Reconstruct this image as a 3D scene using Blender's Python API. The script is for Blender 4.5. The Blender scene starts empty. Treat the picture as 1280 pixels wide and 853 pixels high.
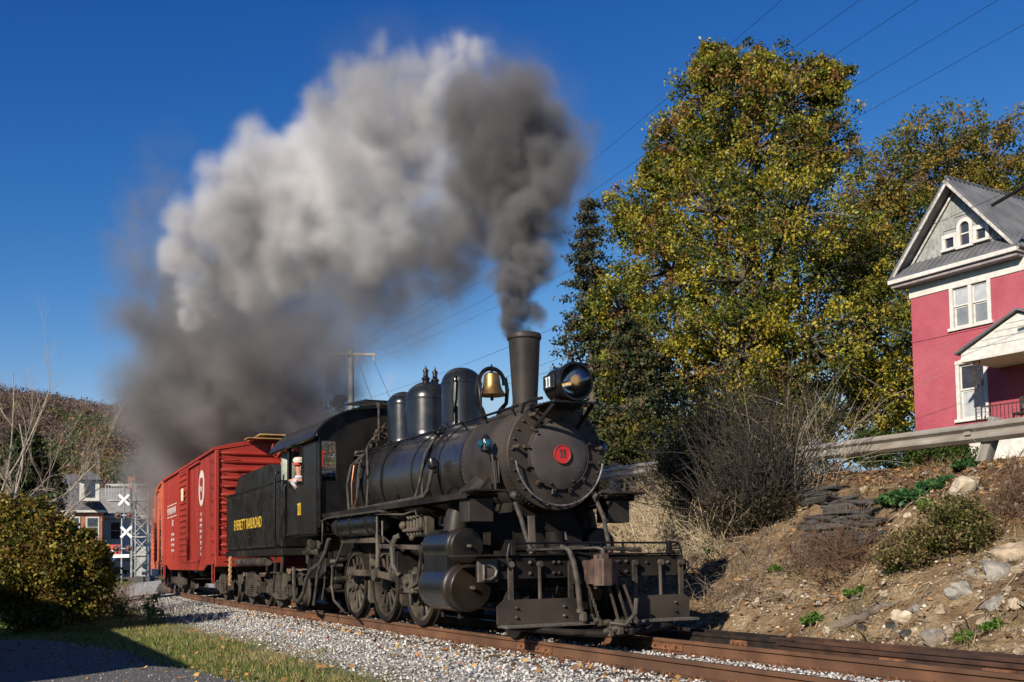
import bpy, bmesh, math, random
import numpy as np
from mathutils import Vector, Matrix, noise as mnoise

# ------------------------------------------------------------------ camera, sky, sun, exposure
SC = bpy.context.scene
COL = SC.collection
R = math.radians
PI = math.pi
CAMZ = 1.04
cam_data = bpy.data.cameras.new('camera')
cam = bpy.data.objects.new('camera', cam_data)
COL.objects.link(cam)
cam_data.sensor_width = 36.0
cam_data.lens = 36.0 * 1312 / 1280
cam_data.shift_y = 195.5 / 1280
cam_data.clip_start = 0.1
cam_data.clip_end = 6000
cam.matrix_world = Matrix.Translation((0, 0, CAMZ)) @ Matrix.Rotation(R(93.4), 4, 'X') @ Matrix.Rotation(R(-0.8), 4, 'Z')
SC.camera = cam

SUN_A, SUN_EL = 58.0, 27.0           # light travels towards +x, +y (58 deg), sun 27 deg high
world = bpy.data.worlds.new('World')
SC.world = world
world.use_nodes = True
wn = world.node_tree.nodes
wl = world.node_tree.links
bg = wn['Background']
sky = wn.new('ShaderNodeTexSky')
sky.sky_type = 'NISHITA'
sky.sun_disc = False
sky.sun_elevation = R(SUN_EL)
sky.sun_rotation = R(270 - SUN_A)     # compass of the sun, seen from +y
sky.altitude = 300
sky.air_density = 1.0
sky.dust_density = 0.0
sky.ozone_density = 5.0
hsv = wn.new('ShaderNodeHueSaturation')
hsv.inputs['Saturation'].default_value = 1.12
hsv.inputs['Value'].default_value = 1.0
wl.new(sky.outputs['Color'], hsv.inputs['Color'])
# polarised autumn sky: one smooth colour response for the whole dome
sepn = wn.new('ShaderNodeSeparateColor'); comn = wn.new('ShaderNodeCombineColor')
wl.new(hsv.outputs['Color'], sepn.inputs['Color'])
for ch, g, k, mxv in (('Red', 2.2, 1.15, 6.0), ('Green', 1.5, 0.95, 9.0), ('Blue', 1.0, 1.75, 12.0)):
    pw = wn.new('ShaderNodeMath'); pw.operation = 'POWER'; pw.inputs[1].default_value = g
    ml = wn.new('ShaderNodeMath'); ml.operation = 'MULTIPLY'; ml.inputs[1].default_value = k
    mn = wn.new('ShaderNodeMath'); mn.operation = 'MINIMUM'; mn.inputs[1].default_value = mxv
    wl.new(sepn.outputs[ch], pw.inputs[0]); wl.new(pw.outputs[0], ml.inputs[0]); wl.new(ml.outputs[0], mn.inputs[0]); wl.new(mn.outputs[0], comn.inputs[ch])
wl.new(comn.outputs['Color'], bg.inputs['Color'])
bg.inputs['Strength'].default_value = 0.046

sun_data = bpy.data.lights.new('sun', 'SUN')
sun_data.energy = 5.0
sun_data.angle = R(0.53)
sun_data.color = (1.0, 0.89, 0.74)
sun = bpy.data.objects.new('sun', sun_data)
COL.objects.link(sun)
_l = Vector((math.cos(R(SUN_A)) * math.cos(R(SUN_EL)), math.sin(R(SUN_A)) * math.cos(R(SUN_EL)), -math.sin(R(SUN_EL))))
sun.rotation_euler = _l.to_track_quat('-Z', 'Y').to_euler()
sun.location = (-30, -25, 40)

vs = SC.view_settings
vs.view_transform = 'Standard'
vs.look = 'None'
vs.exposure = 0.48
vs.gamma = 1.0
cy = SC.cycles
cy.use_denoising = True
cy.denoiser = 'OPENIMAGEDENOISE'
cy.use_adaptive_sampling = True
cy.adaptive_threshold = 0.02
cy.max_bounces = 6
cy.diffuse_bounces = 1
cy.glossy_bounces = 2
cy.transmission_bounces = 3
cy.transparent_max_bounces = 12
cy.volume_bounces = 4
cy.volume_step_rate = 1.4
cy.volume_max_steps = 400
cy.caustics_reflective = False
cy.caustics_refractive = False

# ------------------------------------------------------------------ frames: u along the track (loco forward), v towards the camera side
O = Vector((0.97523219, 13.92056391, 0.0))
EU = Vector((0.456, -0.89, 0)).normalized()
EV = Vector((EU.y, -EU.x, 0))
TRACK_ANG = math.atan2(EU.y, EU.x)
def curve_off(u):
    return -0.0028 * (u + 15) ** 2 if u < -15 else 0.0
def curve_ang(u):                      # yaw change of the track at u
    return -math.atan(-2 * 0.0028 * (u + 15)) if u < -15 else 0.0
def W(u, v, z=0.0):                    # straight frame
    return O + EU * u + EV * v + Vector((0, 0, z))
def T(u, v, z=0.0):                    # frame bent with the track
    return W(u, v + curve_off(max(u, -75)) - (0.336 * (-75 - u) if u < -75 else 0), z)
def uv_of(p):
    d = Vector((p[0], p[1], 0)) - O
    return d.dot(EU), d.dot(EV)

# ------------------------------------------------------------------ materials
MATS = {}
def nodes_of(name):
    m = bpy.data.materials.new(name)
    m.use_nodes = True
    nt = m.node_tree
    b = nt.nodes['Principled BSDF']
    return m, nt.nodes, nt.links, b
def pm(name, c1, c2=None, scale=4.0, rough=0.6, rough2=None, metal=0.0, bump=0.0, bscale=None, detail=6.0, c3=None, s3=0.7, coat=0.0, spec=0.5, contrast=(0.35, 0.65), stretch=None, bdist=0.02, emit=None):
    """two or three colours mixed by noise, with a roughness spread and a fine relief"""
    m, n, l, b = nodes_of(name)
    tc = n.new('ShaderNodeTexCoord')
    src = tc.outputs['Object']
    if stretch:
        mp = n.new('ShaderNodeMapping'); mp.inputs['Scale'].default_value = stretch
        l.new(src, mp.inputs['Vector']); src = mp.outputs['Vector']
    no = n.new('ShaderNodeTexNoise'); no.inputs['Scale'].default_value = scale; no.inputs['Detail'].default_value = detail
    l.new(src, no.inputs['Vector'])
    rp = n.new('ShaderNodeValToRGB')
    rp.color_ramp.elements[0].position = contrast[0]; rp.color_ramp.elements[1].position = contrast[1]
    rp.color_ramp.elements[0].color = (*c1, 1); rp.color_ramp.elements[1].color = (*(c2 or c1), 1)
    l.new(no.outputs['Fac'], rp.inputs['Fac'])
    colour = rp.outputs['Color']
    if c3:
        n3 = n.new('ShaderNodeTexNoise'); n3.inputs['Scale'].default_value = scale * 0.23; n3.inputs['Detail'].default_value = 8
        l.new(src, n3.inputs['Vector'])
        r3 = n.new('ShaderNodeMapRange'); r3.inputs['From Min'].default_value = 0.45; r3.inputs['From Max'].default_value = 0.62; r3.inputs['To Max'].default_value = s3
        l.new(n3.outputs['Fac'], r3.inputs['Value'])
        mx = n.new('ShaderNodeMix'); mx.data_type = 'RGBA'
        l.new(r3.outputs['Result'], mx.inputs['Factor']); l.new(colour, mx.inputs['A']); mx.inputs['B'].default_value = (*c3, 1)
        colour = mx.outputs['Result']
    l.new(colour, b.inputs['Base Color'])
    if rough2 is not None:
        mr = n.new('ShaderNodeMapRange'); mr.inputs['From Min'].default_value = 0.3; mr.inputs['From Max'].default_value = 0.7
        mr.inputs['To Min'].default_value = rough; mr.inputs['To Max'].default_value = rough2
        l.new(no.outputs['Fac'], mr.inputs['Value']); l.new(mr.outputs['Result'], b.inputs['Roughness'])
    else:
        b.inputs['Roughness'].default_value = rough
    b.inputs['Metallic'].default_value = metal
    b.inputs['Specular IOR Level'].default_value = spec
    b.inputs['Coat Weight'].default_value = coat
    if bump:
        nb = n.new('ShaderNodeTexNoise'); nb.inputs['Scale'].default_value = bscale or scale * 3; nb.inputs['Detail'].default_value = 8
        l.new(src, nb.inputs['Vector'])
        bp = n.new('ShaderNodeBump'); bp.inputs['Strength'].default_value = bump; bp.inputs['Distance'].default_value = bdist
        l.new(nb.outputs['Fac'], bp.inputs['Height']); l.new(bp.outputs['Normal'], b.inputs['Normal'])
    if emit:
        b.inputs['Emission Color'].default_value = (*emit[:3], 1); b.inputs['Emission Strength'].default_value = emit[3]
    MATS[name] = m
    return m
def leafmat(name, rough=0.55, trans=0.3, attr='tint', mul=1.0):
    """leaf: per-leaf tint attribute, light passing through"""
    m, n, l, b = nodes_of(name)
    a = n.new('ShaderNodeAttribute'); a.attribute_name = attr
    l.new(a.outputs['Color'], b.inputs['Base Color'])
    b.inputs['Roughness'].default_value = rough
    b.inputs['Specular IOR Level'].default_value = 0.3
    if trans:
        t = n.new('ShaderNodeBsdfTranslucent'); l.new(a.outputs['Color'], t.inputs['Color'])
        mx = n.new('ShaderNodeMixShader'); mx.inputs['Fac'].default_value = trans
        l.new(b.outputs['BSDF'], mx.inputs[1]); l.new(t.outputs['BSDF'], mx.inputs[2])
        l.new(mx.outputs['Shader'], n['Material Output'].inputs['Surface'])
    MATS[name] = m
    return m

# ------------------------------------------------------------------ mesh building
def link(name, me, mat=None, parent=None):
    o = bpy.data.objects.new(name, me)
    COL.objects.link(o)
    if mat is not None and me is not None:
        if not me.materials: me.materials.append(MATS[mat] if isinstance(mat, str) else mat)
    if parent is not None: o.parent = parent
    return o
def tag(o, label=None, cat=None, group=None, kind=None):
    if label: o['label'] = label
    if cat: o['category'] = cat
    if group: o['group'] = group
    if kind: o['kind'] = kind
    return o
def thing(name, label, cat, loc=(0, 0, 0), rz=0.0, group=None):
    o = bpy.data.objects.new(name, None)
    o.empty_display_size = 0.2
    COL.objects.link(o)
    o.location = loc; o.rotation_euler = (0, 0, rz)
    return tag(o, label, cat, group)
def dup(root, loc=None, rz=None, label=None, group=None, parent=None):
    r = root.copy(); COL.objects.link(r)
    if loc is not None: r.location = loc
    if rz is not None: r.rotation_euler = (0, 0, rz)
    if label: r['label'] = label
    if group: r['group'] = group
    if parent is not None: r.parent = parent
    for ch in list(root.children): dup(ch, parent=r)
    return r
def npmesh(name, V, F, tint=None, smooth=False):
    """V (n,3), F (m,k) arrays -> mesh; tint (m,3) per face colour"""
    V = np.asarray(V, dtype=np.float32); F = np.asarray(F, dtype=np.int32)
    m, k = F.shape
    me = bpy.data.meshes.new(name)
    me.vertices.add(len(V)); me.vertices.foreach_set('co', V.ravel())
    me.loops.add(m * k); me.loops.foreach_set('vertex_index', F.ravel())
    me.polygons.add(m)
    me.polygons.foreach_set('loop_start', np.arange(0, m * k, k, dtype=np.int32))
    me.polygons.foreach_set('loop_total', np.full(m, k, dtype=np.int32))
    if smooth: me.polygons.foreach_set('use_smooth', np.ones(m, dtype=bool))
    me.update(calc_edges=True)
    if tint is not None:
        at = me.attributes.new('tint', 'FLOAT_COLOR', 'FACE')
        c = np.ones((m, 4), dtype=np.float32); c[:, :3] = tint
        at.data.foreach_set('color', c.ravel())
    return me
class MB:
    """collects shapes for ONE mesh object"""
    def __init__(s): s.v = []; s.f = []; s.smooth = True
    def add(s, vs, fs):
        b = len(s.v); s.v.extend([tuple(p) for p in vs]); s.f.extend([tuple(i + b for i in f) for f in fs]); return s
    def box(s, x0, x1, y0, y1, z0, z1, b=0.0):
        if x0 > x1: x0, x1 = x1, x0
        if y0 > y1: y0, y1 = y1, y0
        if z0 > z1: z0, z1 = z1, z0
        b = min(b, (x1 - x0) * .45, (y1 - y0) * .45, (z1 - z0) * .45)
        if b <= 0:
            vs = [(x, y, z) for x in (x0, x1) for y in (y0, y1) for z in (z0, z1)]
            return s.add(vs, [(0, 1, 3, 2), (4, 6, 7, 5), (0, 4, 5, 1), (2, 3, 7, 6), (0, 2, 6, 4), (1, 5, 7, 3)])
        bm = bmesh.new(); bmesh.ops.create_cube(bm, size=1.0)
        for q in bm.verts: q.co = Vector((x0 + (q.co.x + .5) * (x1 - x0), y0 + (q.co.y + .5) * (y1 - y0), z0 + (q.co.z + .5) * (z1 - z0)))
        bmesh.ops.bevel(bm, geom=list(bm.edges), offset=b, segments=1, affect='EDGES', profile=0.5)
        bm.verts.index_update()
        s.add([q.co[:] for q in bm.verts], [[q.index for q in f.verts] for f in bm.faces]); bm.free()
        return s
    def obox(s, c, half, axes, b=0.0):
        """box about centre c with half sizes along three axes"""
        t = MB().box(-half[0], half[0], -half[1], half[1], -half[2], half[2], b)
        c = Vector(c); ax = [Vector(a).normalized() for a in axes]
        return s.add([c + ax[0] * p[0] + ax[1] * p[1] + ax[2] * p[2] for p in t.v], t.f)
    def bar(s, p, q, w, h, up=(0, 0, 1), b=0.0):
        """rectangular bar from p to q"""
        p = Vector(p); q = Vector(q); d = q - p; L = d.length
        if L < 1e-6: return s
        d /= L; up = Vector(up)
        if abs(d.dot(up)) > .98: up = Vector((1, 0, 0)) if abs(d.x) < .9 else Vector((0, 1, 0))
        sd = d.cross(up).normalized(); up = sd.cross(d)
        return s.obox((p + q) / 2, (L / 2, w / 2, h / 2), (d, sd, up), b)
    def cyl(s, p, q, r0, r1=None, n=16, caps=True):
        return s.lathe(p, Vector(q) - Vector(p), [(r0, 0.0), (r0 if r1 is None else r1, (Vector(q) - Vector(p)).length)], n, caps)
    def lathe(s, p, axis, prof, n=24, caps=True, a0=0.0, a1=2 * PI):
        """prof: list of (radius, distance along axis from p)"""
        p = Vector(p); d = Vector(axis).normalized()
        x = d.orthogonal().normalized() if abs(d.z) < .9 else Vector((1, 0, 0)); x = (x - d * x.dot(d)).normalized(); y = d.cross(x)
        full = abs(a1 - a0 - 2 * PI) < 1e-6
        k = n if full else n + 1
        vs = []; fs = []
        for r, t in prof:
            for i in range(k):
                a = a0 + (a1 - a0) * i / n
                vs.append(p + d * t + (x * math.cos(a) + y * math.sin(a)) * r)
        for j in range(len(prof) - 1):
            for i in range(n if full else n):
                i2 = (i + 1) % k
                fs.append((j * k + i, j * k + i2, (j + 1) * k + i2, (j + 1) * k + i))
        if caps and full:
            if prof[0][0] > 1e-5: fs.append(tuple(reversed(range(k))))
            if prof[-1][0] > 1e-5: fs.append(tuple((len(prof) - 1) * k + i for i in range(k)))
        return s.add(vs, fs)
    def tube(s, pts, r, n=8, closed=False, caps=True):
        pts = [Vector(p) for p in pts]; m = len(pts)
        rs = r if isinstance(r, (list, tuple)) else [r] * m
        vs = []; fs = []; prev = None
        for i in range(m):
            if closed: d = pts[(i + 1) % m] - pts[i - 1]
            else: d = pts[min(i + 1, m - 1)] - pts[max(i - 1, 0)]
            if d.length < 1e-9: d = Vector((0, 0, 1))
            d.normalize()
            if prev is None: x = d.orthogonal().normalized()
            else:
                x = prev - d * prev.dot(d)
                x = x.normalized() if x.length > 1e-6 else d.orthogonal().normalized()
            prev = x; y = d.cross(x)
            for j in range(n):
                a = 2 * PI * j / n
                vs.append(pts[i] + (x * math.cos(a) + y * math.sin(a)) * rs[i])
        for i in range(m if closed else m - 1):
            for j in range(n):
                a = i * n + j; b = i * n + (j + 1) % n; i2 = (i + 1) % m
                fs.append((a, b, i2 * n + (j + 1) % n, i2 * n + j))
        if caps and not closed:
            fs.append(tuple(reversed(range(n)))); fs.append(tuple((m - 1) * n + j for j in range(n)))
        return s.add(vs, fs)
    def ring(s, c, axis, rad, r, n=32, k=8):
        c = Vector(c); d = Vector(axis).normalized(); x = d.orthogonal().normalized(); y = d.cross(x)
        return s.tube([c + (x * math.cos(2 * PI * i / n) + y * math.sin(2 * PI * i / n)) * rad for i in range(n)], r, k, closed=True)
    def sphere(s, c, r, n=12, m=8, sc=(1, 1, 1)):
        c = Vector(c); vs = [c + Vector((0, 0, r * sc[2]))]; fs = []
        for i in range(1, m):
            t = PI * i / m
            for j in range(n):
                a = 2 * PI * j / n
                vs.append(c + Vector((r * sc[0] * math.sin(t) * math.cos(a), r * sc[1] * math.sin(t) * math.sin(a), r * sc[2] * math.cos(t))))
        vs.append(c - Vector((0, 0, r * sc[2])))
        for j in range(n): fs.append((0, 1 + j, 1 + (j + 1) % n))
        for i in range(m - 2):
            for j in range(n):
                a = 1 + i * n; fs.append((a + j, a + n + j, a + n + (j + 1) % n, a + (j + 1) % n))
        e = len(vs) - 1; a = 1 + (m - 2) * n
        for j in range(n): fs.append((e, a + (j + 1) % n, a + j))
        return s.add(vs, fs)
    def prism(s, poly, axis, t0, t1):
        """poly: 2-D outline; axis 'x': poly=(y,z), 'y': poly=(x,z), 'z': poly=(x,y); extruded t0..t1"""
        n = len(poly)
        def P(a, t): return (t, a[0], a[1]) if axis == 'x' else (a[0], t, a[1]) if axis == 'y' else (a[0], a[1], t)
        vs = [P(a, t0) for a in poly] + [P(a, t1) for a in poly]
        fs = [tuple(range(n)), tuple(reversed(range(n, 2 * n)))] + [(i, i + n, (i + 1) % n + n, (i + 1) % n) for i in range(n)]
        return s.add(vs, fs)
    def build(s, name, mat, parent=None, ang=0.6, recalc=True):
        me = bpy.data.meshes.new(name)
        me.from_pydata(s.v, [], s.f)
        if recalc:
            bm = bmesh.new(); bm.from_mesh(me); bmesh.ops.recalc_face_normals(bm, faces=bm.faces); bm.to_mesh(me); bm.free()
        if s.smooth and len(me.polygons):
            me.polygons.foreach_set('use_smooth', np.ones(len(me.polygons), dtype=bool))
            me.set_sharp_from_angle(angle=ang)
        me.update()
        return link(name, me, mat, parent)
def arc(c, r, a0, a1, n, plane='xz'):
    out = []
    for i in range(n + 1):
        a = R(a0 + (a1 - a0) * i / n)
        p, q = r * math.cos(a), r * math.sin(a)
        out.append((c[0] + p, c[1], c[2] + q) if plane == 'xz' else (c[0], c[1] + p, c[2] + q) if plane == 'yz' else (c[0] + p, c[1] + q, c[2]))
    return out
def text(name, s, size, mat, parent, origin, xdir, ydir, sx=1.0, depth=0.004, align='CENTER', spacing=1.0):
    """flat lettering as a thin mesh: xdir reading direction, ydir up"""
    cu = bpy.data.curves.new(name, 'FONT'); cu.body = s; cu.size = size; cu.align_x = align; cu.extrude = depth / 2; cu.space_character = spacing
    cu.resolution_u = 3
    tmp = bpy.data.objects.new('tmp', cu); COL.objects.link(tmp)
    dg = bpy.context.evaluated_depsgraph_get(); dg.update()
    me = bpy.data.meshes.new_from_object(tmp.evaluated_get(dg)); me.name = name
    bpy.data.objects.remove(tmp); bpy.data.curves.remove(cu)
    x = Vector(xdir).normalized(); y = Vector(ydir).normalized(); z = x.cross(y)
    M = Matrix(((x.x * sx, y.x, z.x, origin[0]), (x.y * sx, y.y, z.y, origin[1]), (x.z * sx, y.z, z.z, origin[2]), (0, 0, 0, 1)))
    me.transform(M); me.materials.clear()
    o = link(name, me, mat, parent); o['kind'] = 'stuff'
    return o
rng = np.random.default_rng(11)
random.seed(11)
def fbm(x, y, z=0.0, o=4): return mnoise.fractal(Vector((x, y, z)), 1.0, 2.0, o)
# ------------------------------------------------------------------ terrain
def lerp(a, b, t): return a + (b - a) * t
def sstep(a, b, x):
    t = min(1.0, max(0.0, (x - a) / (b - a))); return t * t * (3 - 2 * t)
def interp(x, pts):
    if x <= pts[0][0]: return pts[0][1]
    for (a, b), (c, d) in zip(pts, pts[1:]):
        if x <= c: return b + (d - b) * (x - a) / (c - a)
    return pts[-1][1]
CREST_V = [(-60, 11.5), (-14, 9.2), (-9, 8.6), (-4, 7.7), (0.3, 7.2), (3, 6.8), (12, 6.4), (40, 6.4)]
CREST_Z = [(-75, 0.35), (-45, 1.1), (-25, 2.5), (-14, 3.0), (-9, 2.9), (-4, 2.6), (0.3, 2.5), (12, 2.3), (60, 2.0)]
def ground_z(u, v):
    """v measured from the bent track centre line, + towards the camera"""
    far = sstep(-38, -62, u) * 0.34
    if v >= 0:
        z = interp(v, [(0, -.2), (0.9, -.2), (1.35, -.215), (2.6, -.30), (5, -.36), (12, -.38), (40, -.1), (120, 1.0)])
        n = 0.03 * fbm(u * .6, v * .6) * sstep(1.2, 3, v)
        return z + n + far
    w = -v
    cv = interp(u, CREST_V); cz = interp(u, CREST_Z)
    toe = 2.55
    if w < toe:
        return -.2 + 0.06 * sstep(1.6, toe, w) + far
    if w < cv:
        t = (w - toe) / (cv - toe)
        p = 0.86 * t + 0.14 * sstep(0, 1, t)
        z = -.14 + (cz + .14) * p
        e = sstep(0, .12, t) * sstep(1.0, .88, t)
        z += e * (0.24 * fbm(u * .55 + 3, w * .55, 1.0) + 0.17 * fbm(u * 1.5 + .5 * w, w * .9, 4.0) + 0.09 * fbm(u * 4.0, w * 3.2, 9.0))
        z += 0.35 * e * sstep(.25, .6, t) * sstep(1.0, .7, t) * math.exp(-((u + 2.6) / 1.6) ** 2)     # slate knob
        return z + far * (1 - t)
    if w < cv + 7.0: return cz
    if w < cv + 12: return cz + interp(w - cv, [(7, 0), (12, 1.0)]) * sstep(-40, -16, u)
    return cz + (1.0 + min(0.6, .02 * (w - cv - 12))) * sstep(-40, -16, u)
def axis_vals(segs):
    out = []
    for a, b, st in segs: out += list(np.arange(a, b, st))
    return out + [segs[-1][1]]
us = axis_vals([(-700, -180, 40), (-180, -75, 8), (-75, -40, 1.5), (-40, -16, .5), (-16, 9, .2), (9, 30, 2), (30, 150, 20)])
vsx = axis_vals([(-800, -120, 45), (-120, -30, 8), (-30, -13, 1.0), (-13, -9.5, .4), (-9.5, -2.3, .16), (-2.3, 2.0, .3), (2.0, 9, .25), (9, 30, 1.5), (30, 400, 30)])
V = np.zeros((len(us) * len(vsx), 3)); mk = np.zeros((len(us) * len(vsx), 4)); mk[:, 3] = 1
k = 0
for u in us:
    for v in vsx:
        p = T(u, v)
        V[k] = (p.x, p.y, ground_z(u, v))
        w = -v
        cv = interp(u, CREST_V)
        nn = fbm(p.x * .35, p.y * .35, 2.0)
        # R grass, G gravel, B leaf litter / dark soil
        grav = (1 - sstep(2.3, 3.6, v + .5 * nn)) if v > 0 else (1 - sstep(2.2, 2.6, w))
        grass = sstep(2.4, 3.6, v + .6 * nn) if v > 0 else 0
        if w > cv + 6.8: grass = 1
        if v > 40 or w > 40: grass = .8; grav = 0
        lit = sstep(-.1, .5, fbm(p.x * .5 + 7, p.y * .5, 3.0)) if 2.4 < w < cv else 0
        if 2.4 < w < cv: lit = max(lit, sstep(cv - 1.9, cv - .8, w))
        mk[k, :3] = (grass, grav, lit)
        k += 1
nv = len(vsx)
F = [(i * nv + j, i * nv + j + 1, (i + 1) * nv + j + 1, (i + 1) * nv + j) for i in range(len(us) - 1) for j in range(nv - 1)]
me = npmesh('ground', V, F, smooth=True)
at = me.attributes.new('mask', 'FLOAT_COLOR', 'POINT'); at.data.foreach_set('color', mk.astype(np.float32).ravel())
# ground material: earth, grass, gravel and litter by mask
m, n, l, b = nodes_of('ground')
tc = n.new('ShaderNodeTexCoord'); at = n.new('ShaderNodeAttribute'); at.attribute_name = 'mask'
sp = n.new('ShaderNodeSeparateColor'); l.new(at.outputs['Color'], sp.inputs['Color'])
def nz(scale, detail=8, rough=.6):
    t = n.new('ShaderNodeTexNoise'); t.inputs['Scale'].default_value = scale; t.inputs['Detail'].default_value = detail; t.inputs['Roughness'].default_value = rough
    l.new(tc.outputs['Object'], t.inputs['Vector']); return t.outputs['Fac']
def ramp(f, *st):
    r = n.new('ShaderNodeValToRGB'); cr = r.color_ramp
    while len(cr.elements) < len(st): cr.elements.new(.5)
    for e, (p, c) in zip(cr.elements, st): e.position = p; e.color = (*c, 1)
    l.new(f, r.inputs['Fac']); return r.outputs['Color']
def mixc(f, a, c):
    x = n.new('ShaderNodeMix'); x.data_type = 'RGBA'; l.new(f, x.inputs['Factor']); l.new(a, x.inputs['A']); l.new(c, x.inputs['B']); return x.outputs['Result']
earth = ramp(nz(3.2, 10, .72), (.28, (.085, .055, .030)), (.46, (.21, .146, .082)), (.6, (.33, .245, .148)), (.78, (.44, .35, .23)))
litter = ramp(nz(9, 10, .75), (.3, (.04, .025, .016)), (.5, (.13, .083, .046)), (.62, (.20, .125, .066)), (.75, (.33, .23, .13)))
grassc = ramp(nz(2.5, 9, .7), (.3, (.06, .095, .018)), (.5, (.13, .155, .04)), (.68, (.24, .21, .085)))
vor = n.new('ShaderNodeTexVoronoi'); vor.inputs['Scale'].default_value = 19; l.new(tc.outputs['Object'], vor.inputs['Vector'])
sep = n.new('ShaderNodeSeparateColor'); l.new(vor.outputs['Color'], sep.inputs['Color'])
gravc = ramp(sep.outputs['Red'], (.0, (.12, .112, .105)), (.35, (.32, .305, .285)), (.7, (.48, .465, .44)), (1, (.62, .60, .565)))
c = mixc(sp.outputs['Blue'], earth, litter)
c = mixc(sp.outputs['Red'], c, grassc)
c = mixc(sp.outputs['Green'], c, gravc)
l.new(c, b.inputs['Base Color']); b.inputs['Roughness'].default_value = .95; b.inputs['Specular IOR Level'].default_value = .15
bp = n.new('ShaderNodeBump'); bp.inputs['Strength'].default_value = .9; bp.inputs['Distance'].default_value = .06
l.new(nz(14, 12, .7), bp.inputs['Height'])
bp2 = n.new('ShaderNodeBump'); bp2.inputs['Strength'].default_value = .7; bp2.inputs['Distance'].default_value = .03; bp2.invert = True
l.new(vor.outputs['Distance'], bp2.inputs['Height']); l.new(bp.outputs['Normal'], bp2.inputs['Normal'])
l.new(bp2.outputs['Normal'], b.inputs['Normal'])
MATS['ground'] = m
GROUND = link('ground', me, 'ground'); tag(GROUND, kind='structure')
def gz(x, y):
    u, v = uv_of((x, y))
    for _ in range(2): pass
    v -= curve_off(max(u, -75)) - (0.336 * (-75 - u) if u < -75 else 0)
    return ground_z(u, v)

# ------------------------------------------------------------------ asphalt strips: the yard in the foreground, the road above the bank, the crossing street
pm('asphalt', (.035, .036, .040), (.075, .074, .074), 22, .9, bump=.8, bscale=60, c3=(.11, .105, .10), s3=.45, bdist=.01)
pm('gravel_drive', (.05, .05, .052), (.16, .155, .15), 30, .95, bump=1.0, bscale=45, c3=(.10, .098, .095), s3=.6, bdist=.03)
def sheet(name, pts_rows, mat, kind='structure'):
    V = []; F = []; k = len(pts_rows[0])
    for r in pts_rows: V += [tuple(p) for p in r]
    for i in range(len(pts_rows) - 1):
        for j in range(k - 1): F.append((i * k + j, i * k + j + 1, (i + 1) * k + j + 1, (i + 1) * k + j))
    o = link(name, npmesh(name, V, F, smooth=True), mat); tag(o, kind=kind); return o
rows = []
for u in np.arange(-60, 60, 1.5):
    cv = interp(u, CREST_V) + .9
    rows.append([T(u, -(cv + s), ground_z(u, -(cv + s)) + .012 + (.05 * math.sin(s / 5.4 * PI))) for s in np.linspace(0, 5.4, 7)])
sheet('road', rows, 'asphalt')
# drive: parallel strip close to the camera on the left, with an irregular edge
rows = []
for y in np.arange(4, 20.4, .3):
    x1 = interp(y, [(4, -.9), (10, -2.2), (12, -2.9), (13.2, -3.8), (15, -5.1), (17, -6.3), (18.5, -7.3), (19.6, -8.6), (20.4, -10.4)]) + .25 * fbm(y * .9, 3.3)
    xs = [x1 - t for t in (0, .15, .5, 1, 2, 3.5, 6, 10, 16)]
    rows.append([(x, y, gz(x, y) + (.0 if j == 0 else .022 if j == 1 else .035)) for j, x in enumerate(xs)])
sheet('drive', rows, 'gravel_drive')

# ------------------------------------------------------------------ track: rails with a real head, web and foot; ties; joint bars; spikes
pm('rail_rust', (.082, .037, .018), (.145, .070, .034), 2.2, .75, bump=.35, bscale=40, c3=(.05, .025, .015), s3=.6, bdist=.004)
pm('rail_dark', (.035, .017, .010), (.085, .040, .023), 3, .6, bump=.35, bscale=30, c3=(.022, .014, .010), s3=.8, bdist=.004)
pm('rail_black', (.010, .008, .007), (.028, .018, .013), 5, .55, bump=.3, bscale=30)  # near-black tone for the rear rail lengths of the side track
pm('rail_top', (.20, .13, .09), (.30, .21, .155), 5, .34, .5, metal=.85)
pm('tie_wood', (.045, .034, .026), (.10, .082, .066), 5, .9, bump=.8, bscale=20, stretch=(1, 9, 9), c3=(.03, .022, .018))
pm('iron_rust', (.11, .042, .018), (.20, .09, .04), 14, .85, bump=.5, bscale=60, bdist=.004)
RAIL = [(-.070, -.172), (.070, -.172), (.070, -.162), (.012, -.146), (.009, -.135), (.009, -.055), (.014, -.046), (.036, -.040), (.036, -.008), (.029, 0), (-.029, 0), (-.036, -.008), (-.036, -.040), (-.014, -.046), (-.009, -.055), (-.009, -.135), (-.012, -.146), (-.070, -.162)]
def zt(u): return sstep(-38, -62, u) * 0.34
def rail_mesh(u0, u1, v0, v1=None, dz=0.0, step=1.0, tilt=0.0):
    v1 = v0 if v1 is None else v1
    n = max(1, int(round((u1 - u0) / step)))
    mb = MB(); k = len(RAIL); vs = []; fs = []
    ct, st = math.cos(tilt), math.sin(tilt)
    for i in range(n + 1):
        u = u0 + (u1 - u0) * i / n; v = v0 + (v1 - v0) * i / n
        for a, z in RAIL: vs.append(T(u, v + a * ct - z * st, a * st + z * ct + zt(u) + dz))
    for i in range(n):
        for j in range(k): fs.append((i * k + j, i * k + (j + 1) % k, (i + 1) * k + (j + 1) % k, (i + 1) * k + j))
    fs.append(tuple(range(k))); fs.append(tuple(n * k + j for j in reversed(range(k))))
    return mb.add(vs, fs)
track = tag(bpy.data.objects.new('railway_track', None), kind='structure'); COL.objects.link(track)
GV = .7535
cuts = {1: [-95, -47, -33.5, -21.6, -9.9, -0.05, 11.8, 24, 40], -1: [-95, -47, -27.6, -15.9, -4.0, 0.62, 12.4, 24, 40]}
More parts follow.
